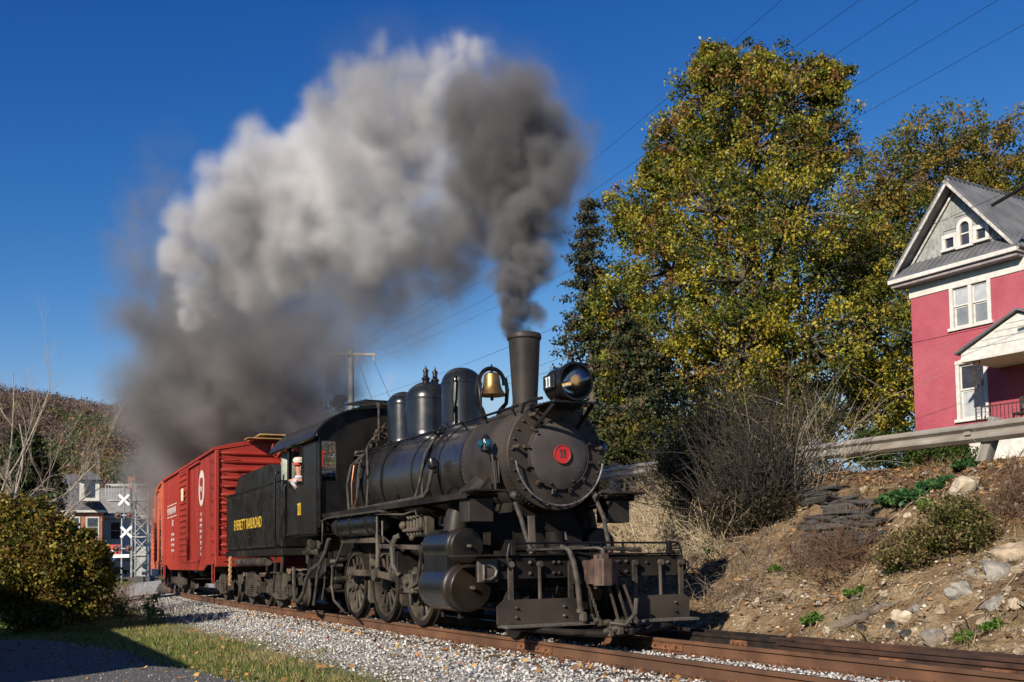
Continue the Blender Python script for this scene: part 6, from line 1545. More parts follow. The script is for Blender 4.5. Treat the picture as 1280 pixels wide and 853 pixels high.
# brick courses: only a shallow relief can be told apart here, raised stretcher rows near the corner
pm('pane_grey', (.16, .175, .19), (.22, .235, .25), 3, .08, coat=.6)  # grey in the colour stands for sky and blinds mirrored in the glass
def window(x0, x1, z0, z1, name='window', double=False, arch=False, blind=.5):
    fr = HB().box(x0 - .07, x0 + .05, -.12, .03, z0, z1, .006).box(x1 - .05, x1 + .07, -.12, .03, z0, z1, .006).box(x0 - .07, x1 + .07, -.12, .035, z1 - .02, z1 + .11, .006).build(name, 'trim_white', w)
    HB().box(x0 - .13, x1 + .13, -.12, .09, z0 - .10, z0, .008).build('sill', 'trim_white', fr)
    cols = [(x0 + .05, (x0 + x1) / 2 - .06), ((x0 + x1) / 2 + .06, x1 - .05)] if double else [(x0 + .05, x1 - .05)]
    if double: HB().box((x0 + x1) / 2 - .06, (x0 + x1) / 2 + .06, -.12, .02, z0, z1 - .02, .006).build('mullion', 'trim_white', fr)
    zm = z0 + (z1 - z0) * .52
    for a, b_ in cols:
        for zz0, zz1, dep, mt in ((z0 + .02, zm, -.13, 'pane_grey'), (zm, z1 - .03, -.09, 'blind_grey' if blind else 'pane_dark')):
            sa = HB().box(a, a + .045, dep, dep + .035, zz0, zz1).box(b_ - .045, b_, dep, dep + .035, zz0, zz1).box(a, b_, dep + .002, dep + .037, zz0, zz0 + .05).box(a, b_, dep + .002, dep + .037, zz1 - .05, zz1).build('sash', 'trim_white', fr)
            HB().box(a + .03, b_ - .03, dep + .012, dep + .02, zz0 + .03, zz1 - .03).build('pane', mt if double else ('pane_dark' if zz0 > zm - .01 else 'blind_grey'), fr)
        if blind: HB().box(a + .02, b_ - .02, -.17, -.15, z0 + (z1 - z0) * (1 - blind), z1 - .04).build('blind', 'blind_grey', fr)
    return fr
pm('pane_clear', (.06, .07, .08), None, 2, .04, coat=.2)
glassmat('window_glass', (.9, .93, .95))
MATS['pane_dark_'] = MATS['pane_dark']
window(1.50, 2.78, 8.12, 9.52 - .12, double=True)
window(1.62, 2.56, 5.22, 6.95, blind=.0)
# segmental head over the lower window
HB().prism([(1.55, 6.95), (2.63, 6.95), (2.63, 7.03), (2.4, 7.10), (2.09, 7.13), (1.8, 7.10), (1.55, 7.03)], 'y', .0, .05).build('window_head', 'trim_white', w)
for k, x in enumerate(np.linspace(1.72, 2.46, 9)): HB().tube([(x, -.16, 5.25), (x + .015, -.165, 6.0), (x, -.16, 6.85)], .05, 6).build('curtain_fold', 'blind_grey', w)
# gable: shingled wall, pent roof, trio of windows, bargeboards, standing-seam roof going back
AX, AZ, EL, ER, EZ = 1.75, 12.82, -.58, 4.12, 10.02
HB().prism([(EL + .35, EZ + .15), (ER - .35, EZ + .15), (AX, AZ - .32)], 'y', -.3, -.10).build('gable_wall', 'shingle_grey', w)
sh = 0
for r_ in range(13):                                                   # shingle courses
    z0 = EZ + .30 + r_ * .17; t = (AZ - .40 - z0) / (AZ - EZ); hw = (ER - EL) / 2 * t
    x = AX - hw + .12
    rr2 = random.Random(r_)
    while x < AX + hw - .2:
        wd = rr2.uniform(.14, .24)
        if not (1.22 < x + wd / 2 < 2.86 and z0 < 11.25) and not (abs(x + wd / 2 - 2.04) < .42 and z0 < 11.66):
            HB().box(x, x + wd - .012, -.10, -.075 + rr2.uniform(0, .012), z0 - .03, z0 + .15).build('shingle', 'shingle_grey', w)
        x += wd
HB().prism([(-.02, EZ + .62), (.02, EZ + .62), (.50, EZ + .10), (.50, EZ + .02), (-.02, EZ + .02)], 'x', EL + .12, ER - .05)
mb = HB(); mb.add([(EL + .1, -.08, EZ + .55), (ER - .1, -.08, EZ + .55), (ER - .1, .48, EZ + .08), (EL + .1, .48, EZ + .08), (EL + .1, -.08, EZ + .50), (ER - .1, -.08, EZ + .50), (ER - .1, .48, EZ + .02), (EL + .1, .48, EZ + .02)], [(0, 1, 2, 3), (4, 7, 6, 5), (0, 3, 7, 4), (1, 5, 6, 2), (3, 2, 6, 7), (0, 4, 5, 1)])
pent = mb.build('pent_roof', 'roof_metal', w)
for x in np.arange(EL + .25, ER - .1, .23): HB().bar((x, -.08, EZ + .565), (x, .48, EZ + .095), .02, .03).build('roof_rib', 'roof_metal', pent)
HB().box(EL + .08, ER - .08, -.1, .50, EZ - .12, EZ + .015, .01).build('cornice', 'trim_white', w)
HB().box(EL + .14, ER - .14, -.1, .40, EZ - .24, EZ - .125, .01).build('soffit', 'soffit', w)
def gwin(x0, x1, z0, z1, arch):
    if arch:
        c = (x0 + x1) / 2; rad = (x1 - x0) / 2
        out = [(c + (rad + .12) * math.cos(R(a)), z1 + (rad + .12) * math.sin(R(a))) for a in range(0, 181, 15)]; inn = [(c + rad * math.cos(R(a)), z1 + rad * math.sin(R(a))) for a in range(180, -1, -15)]
        f = HB()
        for i in range(12): f.prism([out[i], out[i + 1], inn[11 - i], inn[12 - i]], 'y', -.12, -.0)
        fr = f.box(x0 - .11, x0, -.12, .0, z0, z1).box(x1, x1 + .11, -.12, 0, z0, z1).build('gable_window', 'trim_white', w)
        HB().prism([(x0, z0)] + [(x1, z0)] + inn[::-1][0:13], 'y', -.10, -.08).build('pane', 'pane_dark', fr)
        HB().box(x0, x1, -.09, -.05, z0 + (z1 - z0) * .62, z0 + (z1 - z0) * .62 + .04).build('meeting_rail', 'trim_white', fr)
    else:
        fr = HB().box(x0 - .12, x0, -.12, -.01, z0, z1 + .02).box(x1, x1 + .12, -.12, -.01, z0, z1 + .02).box(x0 - .12, x1 + .12, -.12, -.005, z1, z1 + .13).build('gable_window', 'trim_white', w)
        HB().box(x0, x1, -.10, -.08, z0, z1).build('pane', 'pane_dark', fr)
    HB().box(x0 - .14, x1 + .14, -.12, .04, z0 - .08, z0).build('sill', 'trim_white', fr)
gwin(1.34, 1.64, 10.70, 11.03, False); gwin(1.88, 2.20, 10.66, 11.25, True); gwin(2.44, 2.74, 10.70, 11.03, False)
for sx, (ex, ez) in ((-1, (EL, EZ)), (1, (ER, EZ))):
    d = Vector((AX - ex, 0, AZ - ez)); L = d.length; d.normalize(); up = Vector((-d.z, 0, d.x)) if sx < 0 else Vector((d.z, 0, -d.x))
    if up.z < 0: up = -up
    rp = HB(); c = [Vector((ex, .42, ez)), Vector((AX, .42, AZ)), Vector((AX, -11.2, AZ)), Vector((ex, -11.2, ez))]
    rp.add([p for p in c] + [p - up * .06 for p in c], [(0, 1, 2, 3), (7, 6, 5, 4), (0, 4, 5, 1), (1, 5, 6, 2), (2, 6, 7, 3), (3, 7, 4, 0)])
    rf_ = rp.build('roof_slope', 'roof_metal', w)
    for y in np.arange(.38, -11.0, -.24): HB().bar(Vector((ex, y, ez)) + up * .015, Vector((AX, y, AZ)) + up * .015, .03, .035, up=(0, 1, 0)).build('roof_rib', 'roof_metal', rf_)
    HB().bar(Vector((ex, .40, ez)) - up * .10, Vector((AX, .40, AZ)) - up * .10, .04, .10, up=up).build('bargeboard', 'trim_worn', rf_)
    HB().bar(Vector((ex + sx * -.35, -.04, ez + .17)) - up * .03, Vector((AX, -.04, AZ - .25)) - up * .03, .05, .07, up=up).build('rake_trim', 'trim_worn', rf_)
    HB().add([Vector((ex, .40, ez)) - up * .07, Vector((AX, .40, AZ)) - up * .07, Vector((AX, -.1, AZ)) - up * .07, Vector((ex, -.1, ez)) - up * .07], [(0, 1, 2, 3)]).build('rake_soffit', 'soffit', rf_)
HB().cyl((AX, .42, AZ + .03), (AX, -11.2, AZ + .03), .05, n=8).build('ridge_cap', 'roof_metal', w)
HB().tube([(-.5, .1, 9.95), (-.30, .05, 9.80), (-.12, .02, 9.62)], .05, 8).build('downpipe', 'trim_white', w)
# right wing set back, roof behind the dormer
HB().box(WD, 9.5, -11, -2.4, 3.2, 9.75).build('wing_wall', 'brick_painted', w)
HB().prism([(-2.0, 9.9), (-2.0, 9.82), (-11.4, 9.82), (-11.4, 9.9), (-6.7, 12.4)], 'x', WD - .6, 10).build('wing_roof', 'roof_metal', w)
# porch
po = HB().box(3.05, 6.6, .0, 1.9, 4.50, 4.66, .01).build('porch_floor', 'porch_wood', w)
HB().box(3.15, 6.5, .0, 1.8, 3.2, 4.50, .01).build('porch_foundation', 'foundation_white', w)
HB().prism([(2.98, 6.72), (6.7, 6.72), (6.7, 6.92), (4.84, 7.74), (2.98, 6.92)], 'y', 1.72, 1.78).build('pediment', 'trim_white', po)
for z in (6.98, 7.16, 7.34, 7.5):
    hw = (7.74 - z) / .82 * 1.86
    HB().box(4.84 - hw + .12, 4.84 + hw - .12, 1.78, 1.79, z - .006, z + .006).build('clapboard_line', 'shingle_grey', po)
HB().box(2.98, 6.7, .0, 1.80, 6.62, 6.72, .01).build('porch_beam', 'trim_white', po)
for sx, ex in ((-1, 2.86), (1, 6.82)):
    a = Vector((ex, 0, 6.86)); b_ = Vector((4.84, 0, 7.80)); up = Vector((0, 0, .06))
    HB().add([Vector((a.x, 1.92, a.z)), Vector((b_.x, 1.92, b_.z)), Vector((b_.x, -.0, b_.z)), Vector((a.x, -.0, a.z)), Vector((a.x, 1.92, a.z)) + up, Vector((b_.x, 1.92, b_.z)) + up, Vector((b_.x, 0, b_.z)) + up, Vector((a.x, 0, a.z)) + up], [(0, 3, 2, 1), (4, 5, 6, 7), (0, 1, 5, 4), (1, 2, 6, 5), (2, 3, 7, 6), (3, 0, 4, 7)]).build('porch_roof', 'roof_metal', po)
def iron_post(x, y):
    f = HB()
    for dx in (-.09, .09): f.box(x + dx - .014, x + dx + .014, y - .014, y + .014, 4.66, 6.62)
    for k in range(9):
        z = 4.75 + k * .21
        f.ring((x, y, z + .1), (0, 1, 0), .075, .009, 14, 5)
    f.build('porch_post', 'iron_black', po)
for x in (3.4, 6.3): iron_post(x, 1.66)
rl = HB().box(3.5, 6.2, 1.64, 1.67, 5.24, 5.27).box(3.5, 6.2, 1.64, 1.67, 4.74, 4.76).build('porch_railing', 'iron_black', po)
for x in np.arange(3.6, 6.2, .12): HB().box(x - .007, x + .007, 1.648, 1.662, 4.76, 5.24).build('baluster', 'iron_black', rl)
HB().box(4.6, 5.5, -2.42, -2.36, 4.66, 6.6).build('front_door', 'trim_white', w)
HB().tube([(4.5, 1.2, 5.2), (4.6, 1.25, 5.0)], .12, 8).box(4.25, 4.75, 1.0, 1.4, 4.95, 5.02, .02).box(4.25, 4.75, .95, 1.02, 5.0, 5.5, .02).box(4.28, 4.32, 1.0, 1.04, 4.66, 4.95).box(4.68, 4.72, 1.0, 1.04, 4.66, 4.95).box(4.28, 4.32, 1.36, 1.4, 4.66, 4.95).box(4.68, 4.72, 1.36, 1.4, 4.66, 4.95).build('porch_chair_tmp', 'iron_black')
_c = HROOT.children[-1]; _c.name = 'porch_chair'; _m = _c.matrix_basis.copy(); _c.parent = None; _c.location = HROOT.location; tag(_c, 'dark chair on the porch behind the iron railing', 'chair')

# ------------------------------------------------------------------ garage added unseen outside the frame, to cast the shade over the drive
pm('siding_grey', (.40, .40, .39), (.5, .5, .48), 4, .8)
GA = thing('garage', 'unseen grey garage added beside the drive to shade it', 'garage', W(-.2, 9.45, -.4), TRACK_ANG)
MB().box(-9.0, 0, -6.0, 0, 0, 2.7).build('wall', 'siding_grey', GA)
MB().prism([(.35, 2.62), (.35, 2.74), (-3.0, 4.2), (-6.35, 2.74), (-6.35, 2.62), (-3.0, 4.08)], 'x', -9.3, .3).build('roof', 'shingle_grey', GA)
GA.rotation_euler = (0, 0, TRACK_ANG)
# ------------------------------------------------------------------ utility pole and overhead wires
pm('pole_wood', (.46, .42, .36), (.64, .59, .52), 5, .9, bump=.5, bscale=12, stretch=(4, 4, .4), c3=(.25, .2, .16), s3=.5)
pm('wire_black', (.012, .012, .012), None, 5, .5)
pm('insulator', (.45, .46, .46), (.55, .56, .56), 9, .25)
PB = at(440, 700, 50); PB.z = .8
PTOP = at(440, 437, 50).z
def utility_pole(base, top, lb, rz):
    root = thing('utility_pole', lb, 'pole', base, rz); h = top - base.z
    MB().tube([(0, 0, -.5), (0, 0, h * .5), (0, 0, h)], [.17, .145, .12], 14).build('shaft', 'pole_wood', root)
    ca = MB().box(-1.2, 1.2, -.19, -.09, h - .32, h - .20, .01).build('crossarm', 'pole_wood', root)
    for s in (-1, 1): MB().bar((s * .42, -.12, h - .30), (0, -.12, h - .75), .03, .012).build('brace', 'pole_wood', ca)
    for x in (-1.1, -.78, .35, 1.1): MB().lathe((x, -.14, h - .32), (0, 0, -1), [(.02, 0), (.045, .04), (.03, .07), (.05, .1), (.03, .14), (.05, .17), (.02, .28)], 10).build('insulator', 'insulator', ca)
    for k in range(3): MB().ring((0, 0, h - .9 - k * .16), (0, 0, 1), .135, .018, 14, 5).build('guy_band', 'iron_black', root)
    return root
utility_pole(PB, PTOP, 'pale wooden utility pole with crossarm rising behind the cab roof', R(8))
def wire(lb, a, b_, sag, r=.012, n=26):
    a = Vector(a); b_ = Vector(b_); pts = []
    for i in range(n + 1):
        t = i / n; p = a.lerp(b_, t); p.z -= sag * 4 * t * (1 - t); pts.append(p - a)
    o = MB().tube(pts, r, 5).build('overhead_wire', 'wire_black'); o.location = a; return tag(o, lb, 'wire', 'overhead wires')
NEAR = Vector((15.5, -7.0, 0)); dl = Vector((.95, .31, 0))
arm = [Matrix.Rotation(R(8), 3, 'Z') @ Vector((x, -.14, 0)) for x in (-1.1, -.78, .35, 1.1)]
names = ('outer left', 'inner left', 'inner right', 'outer right')
for k in range(4): wire('thin overhead wire from the %s end of the pole crossarm across the maple' % names[k], PB + arm[k] + Vector((0, 0, PTOP - PB.z - .55)), NEAR + dl * (k - 1.5) * 1.1 + Vector((0, 0, 9.4)), .9, .0038)
wire('lower overhead cable from the pole shaft passing in front of the maple', PB + Vector((.1, -.1, PTOP - PB.z - 2.6)), NEAR + Vector((.5, 0, 7.6)), .9, .005)
wire('upper overhead wire leaving the pole top toward the sky', PB + Vector((0, 0, PTOP - PB.z + .1)), NEAR + Vector((-3.0, 0, 10.0)), .8, .0038)
for x, e in ((-1.1, (-4.5, 22, -2)), (1.1, (6.5, 24, -2)), (.35, (4.5, 26, -3))):
    a = PB + (Matrix.Rotation(R(8), 3, 'Z') @ Vector((x, -.14, 0))) + Vector((0, 0, PTOP - PB.z - .6)); wire('wire dropping from the pole crossarm behind the cab, at its %s insulator' % {-1.1: 'outermost left', 1.1: 'outermost right', .35: 'inner'}[x], a, a + Vector(e) * .35 + Vector((0, 0, -5.0)), .2, .010)
ha = at(1300, 222, 24); wire('service cable running from the red house gable to the pole', PB + Vector((0, 0, PTOP - PB.z - 3.4)), ha, .8, .007)
sl = MB().tube([Vector((0, 0, 0)), (at(1240, 257, 25.2) - ha)], .045, 8).build('cable_sleeve', 'wire_black'); sl.location = ha; tag(sl, 'thick black sleeve on the cable beside the house roof', 'cable sleeve')
wire('upper service cable crossing above the house roof', at(1290, 158, 22), PB + Vector((0, 0, PTOP - PB.z - 3.0)), 1.2, .006)

# ------------------------------------------------------------------ crossing street with signal tower, crossbucks, signs, cars
pm('galvanised', (.24, .245, .25), (.36, .365, .37), 4, .4, .55, metal=.5)
pm('sign_red', (.5, .03, .03), None, 5, .5)
pm('road_yellow', (.55, .40, .05), (.65, .48, .08), 6, .8)
rows = []
for v in np.arange(-22, 70, 2.0): rows.append([T(u, v, max(ground_z(u, v), .14) + .03) for u in (-71, -68, -65, -62, -60)])
sheet('street', rows, 'asphalt')
rows = []
for v in np.arange(4, 60, 2.0): rows.append([T(u, v, max(ground_z(u, v), .14) + .045) for u in (-61.4, -61.0)])
sheet('street_line', rows, 'road_yellow')
TB = at(177, 716, 66); TB.z = .30
tw = thing('signal_tower', 'galvanised lattice signal tower with caged walkway at the crossing', 'signal', TB, R(4))
for x in (-.5, .5):
    for y in (-.4, .4): MB().cyl((x, y, 0), (x, y, 5.9), .085 if y < 0 else .06, n=10).lathe((x, y, 5.9), (0, 0, 1), [(.10, 0), (.11, .06), (0, .16)], 10).build('leg', 'galvanised', tw)
for k in range(4):
    z0 = .25 + k * 1.15
    for y in (-.4, .4):
        MB().bar((-.5, y, z0), (.5, y, z0 + 1.05), .05, .05).build('brace', 'galvanised', tw); MB().bar((.5, y + .03, z0), (-.5, y + .03, z0 + 1.05), .05, .05).build('brace', 'galvanised', tw)
        MB().bar((-.5, y, z0 + 1.1), (.5, y, z0 + 1.1), .06, .06).build('girt', 'galvanised', tw)
MB().box(-2.1, .5, -.45, .45, 4.75, 4.82).build('walkway', 'galvanised', tw)
MB().box(-2.1, .5, -.5, -.46, 5.75, 5.82).box(-2.1, .5, .46, .5, 5.75, 5.82).build('handrail', 'galvanised', tw)
for x in np.arange(-2.1, .55, .17): MB().box(x - .015, x + .015, -.49, -.465, 4.8, 5.78).build('baluster', 'galvanised', tw)
MB().box(-.25, .35, -.3, .3, 0, 1.9, .03).build('equipment_case', 'galvanised', tw)
MB().box(-.65, .65, -.6, .6, -.4, .0).build('footing', 'asphalt', tw)
def crossbuck(parent, c, s, nm='crossbuck'):
    c = Vector(c)
    for sg in (-1, 1): MB().obox(c + Vector((0, -.02 * sg, 0)), (s, .012, s * .17), ((1, 0, sg), (0, 1, 0), (-sg, 0, 1)), .004).build(nm, 'white_paint', parent)
def flashers(parent, c):
    c = Vector(c)
    for sg in (-1, 1):
        MB().lathe(c + Vector((sg * .36, -.02, 0)), (0, -1, 0), [(.21, 0), (.21, .03), (.09, .035), (.09, .12), (.07, .13), (0, .13)], 20).build('flasher', 'iron_black', parent)
        MB().lathe(c + Vector((sg * .36, -.15, 0)), (0, -1, 0), [(.065, 0), (.04, .03), (0, .04)], 14).build('red_lens', 'sign_red', parent)
    MB().box(c.x - .4, c.x + .4, c.y, c.y + .06, c.z - .04, c.z + .04).build('flasher_arm', 'galvanised', parent)
a_ = thing('crossing_signal', 'white crossbuck sign hung on the walkway arm of the signal tower', 'crossing sign', at(155, 625, 65), 0); crossbuck(a_, (0, 0, 0), .46); flashers(a_, (0, .0, -.95)); MB().cyl((0, .06, -1.2), (0, .06, 1.0), .04, n=8).build('hanger', 'galvanised', a_)
mb_ = at(152, 716, 64); mb_.z = .3
a_ = thing('crossing_signal', 'white crossbuck sign with red flashers on its own post', 'crossing sign', mb_, 0); MB().cyl((0, 0, -.3), (0, 0, 3.6), .06, n=10).build('post', 'galvanised', a_); crossbuck(a_, (.3, -.1, 2.75), .46); flashers(a_, (.1, -.1, 1.75)); MB().box(-.5, .5, -.12, -.08, 1.2, 1.4).build('track_count_plate', 'white_paint', a_)
sb = at(132, 712, 72); sb.z = .25
a_ = thing('street_sign', 'small red and white sign on a thin post near parked cars', 'sign', sb, 0); MB().cyl((0, 0, -.3), (0, 0, 2.2), .035, n=8).build('post', 'galvanised', a_); MB().box(-.05, 1.0, -.04, 0, 1.55, 2.2).build('sign_board', 'sign_red', a_); MB().box(.1, .85, -.055, -.042, 1.72, 1.88).build('sign_stripe', 'white_paint', a_)
pm('car_blue', (.05, .08, .14), None, 4, .2, coat=.8); pm('car_silver', (.35, .36, .38), None, 4, .25, metal=.6, coat=.6); pm('tyre', (.02, .02, .02), None, 5, .8); pm('car_red', (.35, .02, .02), None, 4, .2, coat=.8)
def car(lb, p, rz, mat):
    c = thing('parked_car', lb, 'car', p, rz, 'cars parked beyond the crossing')
    b0 = MB().prism([(-2.2, .35), (2.2, .35), (2.25, .7), (1.9, .85), (1.0, .95), (.45, 1.42), (-1.1, 1.45), (-1.8, .98), (-2.2, .92)], 'y', -.85, .85).build('body', mat, c)
    MB().prism([(.92, .98), (.45, 1.37), (-1.05, 1.39), (-1.65, 1.0)], 'y', -.87, .87).build('side_window', 'pane_dark', c)
    for x in (-1.35, 1.35):
        for y in (-.8, .8): MB().lathe((x, y - .1, .32), (0, 1, 0), [(.2, 0), (.32, .02), (.32, .18), (.2, .2)], 20).build('wheel', 'tyre', c)
    for y in (-.6, .6): MB().box(2.2, 2.27, y - .18, y + .18, .62, .76, .02).build('headlight', 'reflector', c)
    return c
for lb, x, d, mt, rz in (('dark blue parked car beside the crossing signal', 151, 80, 'car_blue', 1.2), ('silver parked car behind the dark blue car', 146, 88, 'car_silver', 1.1), ('red parked car beside the small red sign', 141, 94, 'car_red', 1.0)):
    p = at(x, 700, d); p.z = gz(p.x, p.y) + .35; car(lb, p, rz, mt)

# ------------------------------------------------------------------ town houses beyond the crossing
pm('town_brick', (.30, .105, .06), (.40, .16, .09), 3, .85)
pm('town_white', (.50, .50, .52), (.60, .60, .61), 3, .8)
pm('slate_roof', (.07, .072, .082), (.12, .122, .13), 3, .8)
pm('grey_roof', (.17, .165, .16), (.24, .23, .22), 2, .85)
def town_house(lb, px, d, width, depth, wall_h, roof_h, wmat, rmat, rz=0.1, hip=True, wins=((-.3, .62), (.3, .62)), zb=.3, chimney=True, base_py=None, ridge_x=False, bay=False):
    p = at(px, 700, d); p.z = zb
    h = thing('town_house', lb, 'house', p, rz, 'houses beyond the crossing')
    w_ = MB().box(-width / 2, width / 2, -depth / 2, depth / 2, -1, wall_h).build('wall', wmat, h)
    e = .4
    a, b_ = width / 2 + e, depth / 2 + e
    mb = MB()
    if hip: vs_ = [(-a, -b_, wall_h), (a, -b_, wall_h), (a, b_, wall_h), (-a, b_, wall_h), (-a * .18, 0, wall_h + roof_h), (a * .18, 0, wall_h + roof_h)]; mb.add(vs_, [(0, 1, 5, 4), (1, 2, 5), (2, 3, 4, 5), (3, 0, 4), (3, 2, 1, 0)])
    else: vs_ = [(-a, -b_, wall_h), (a, -b_, wall_h), (a, b_, wall_h), (-a, b_, wall_h), (-a, 0, wall_h + roof_h), (a, 0, wall_h + roof_h)]; mb.add(vs_, [(0, 1, 5, 4), (1, 2, 5), (2, 3, 4, 5), (3, 0, 4), (3, 2, 1, 0)])
    mb.smooth = False
    rf_ = mb.build('roof', rmat, h)
    MB().box(-a, a, -b_ - .02, -b_ + .12, wall_h - .22, wall_h - .02).build('eaves_board', 'trim_white', rf_)
    if chimney: MB().box(-.35 + width * .2, .35 + width * .2, -.35, .35, wall_h + roof_h * .5, wall_h + roof_h + 1.1).build('chimney', 'town_brick', rf_)
    for fx, fz in wins:
        x = fx * width; z = fz * wall_h
        wn_ = MB().box(x - .55, x + .55, -depth / 2 - .05, -depth / 2 - .005, z - .9, z + .9).build('window', 'trim_white', h)
        MB().box(x - .42, x + .42, -depth / 2 - .07, -depth / 2 - .055, z - .78, z - .03).build('pane', 'pane_dark', wn_); MB().box(x - .42, x + .42, -depth / 2 - .07, -depth / 2 - .055, z + .03, z + .78).build('pane', 'pane_dark', wn_)
    if bay:
        b1 = MB().prism([(width / 2 - .2, -depth / 2), (width / 2 - .2, -depth / 2 - 1.3), (width / 2 + .9, -depth / 2 - .5), (width / 2 + 1.3, -depth / 2 + 1.4), (width / 2 - .2, -depth / 2 + 2)], 'z', -1, wall_h - .2).build('bay', wmat, h)
    return h
town_house('brick house with dark hipped roof and dormer beyond the bush', 90, 95, 5.2, 8, 5.3, 3.4, 'town_brick', 'slate_roof', .35, True, ((-.3, .72), (.05, .72), (.35, .72), (-.3, .22), (.2, .22)), .6, chimney=False)
dm = at(112, 618, 90.5); dmr = thing('roof_dormer', 'white dormer with small window on the dark hipped roof', 'dormer', dm, .35, None)
MB().box(-.8, .8, -.5, 1.6, -.6, 1.2).build('wall', 'trim_white', dmr); MB().box(-.4, .4, -.56, -.5, -.3, .9).build('pane', 'pane_dark', dmr); MB().add([(-1.1, -.9, 1.2), (1.1, -.9, 1.2), (1.1, 2, 1.2), (-1.1, 2, 1.2), (0, .5, 2.1)], [(0, 1, 4), (1, 2, 4), (2, 3, 4), (3, 0, 4), (3, 2, 1, 0)]).build('roof', 'slate_roof', dmr)
town_house('white sided house with long grey roof and brick chimney', 142, 104, 8.6, 8, 5.2, 2.9, 'town_white', 'grey_roof', .15, False, ((-.36, .72), (-.12, .72), (.12, .72), (-.36, .25), (.12, .25)), .6)
town_house('grey roofed house with brick chimney half hidden behind the signal tower', 192, 108, 5.5, 8, 4.6, 3.4, 'town_brick', 'slate_roof', .6, True, ((-.2, .7), (.2, .7)), .6)
town_house('low house with pale grey roof showing behind the orange boxcar', 216, 122, 8, 8, 4.0, 2.6, 'town_white', 'grey_roof', -.2, False, ((-.2, .7), (.2, .7)), .6, chimney=False)
town_house('dark roofed house behind the evergreen and the brick house', 55, 110, 9, 9, 5.4, 3.6, 'town_white', 'slate_roof', .2, True, ((-.2, .7), (.2, .7)), .6, chimney=False)

# ------------------------------------------------------------------ wooded hill
D1 = 430
crest_px = [(-260, 500), (-60, 508), (20, 511), (60, 517), (100, 525), (150, 534), (220, 555), (330, 552), (480, 590), (640, 620), (800, 640), (1000, 650), (1300, 655)]
def hill_z(X, Y):
    px = 640 + 1312 * X / Y
    cz = (706 - interp(px, crest_px)) / 1312 * D1
    t = sstep(190, D1, Y)
    back = 1 - .5 * sstep(D1, D1 + 250, Y)
    return max(.3, cz * t * back * (1 + .05 * fbm(X * .01, Y * .01)) - 6 * (1 - t))
hx = np.linspace(-420, 420, 80); hy = np.linspace(170, 700, 50)
V = [(x * (y / 300), y, hill_z(x * (y / 300), y) - .8) for y in hy for x in hx]
F = [(j * 80 + i, j * 80 + i + 1, (j + 1) * 80 + i + 1, (j + 1) * 80 + i) for j in range(49) for i in range(79)]
pm('hill_ground', (.09, .065, .045), (.15, .11, .075), .06, .95, c3=(.08, .08, .03), s3=.6)
tag(link('hill', npmesh('hill', V, F, smooth=True), 'hill_ground'), kind='structure')
r = np.random.default_rng(77)
C = []; rad = []; ci = []
FT = [(.18, .12, .095), (.23, .155, .115), (.14, .10, .09), (.085, .125, .045), (.15, .165, .055), (.065, .10, .045), (.30, .15, .065), (.26, .20, .075), (.20, .145, .125)]  # tints lightened: distance haze is put into the leaf colour
N0 = 0
while N0 < 4200:
    y = r.uniform(195, 445); px = r.uniform(-80, 760 if r.random() < .35 else 330)
    x = (px - 640) / 1312 * y; z = hill_z(x, y)
    t = sstep(190, D1, y); gn = fbm(x * .02, y * .02, 5.0)
    if z < 2: continue
    if .38 < t < .80 and gn > -.12: k = r.choice([3, 4, 5, 7, 6, 4])
    else: k = r.choice([0, 1, 2, 8, 0, 2, 6 if r.random() < .3 else 1])
    h = r.uniform(5, 9)
    for q in range(9):
        C.append((x + r.normal(0, 1.5), y + r.normal(0, 1.5), z + h * r.uniform(.25, 1.0))); rad.append(r.uniform(1.4, 2.4) * (1 - .3 * (q / 9))); ci.append(k)
    N0 += 1
q, F, t = leaf_cloud(r, np.array(C), np.array(rad), 12, (.22, .5), FT, tint_c=np.array(ci))
tag(link('hillside_forest', npmesh('hillside_forest', q, F, t), 'leaf'), 'brown and green autumn forest covering the distant hill', None, None, 'stuff')
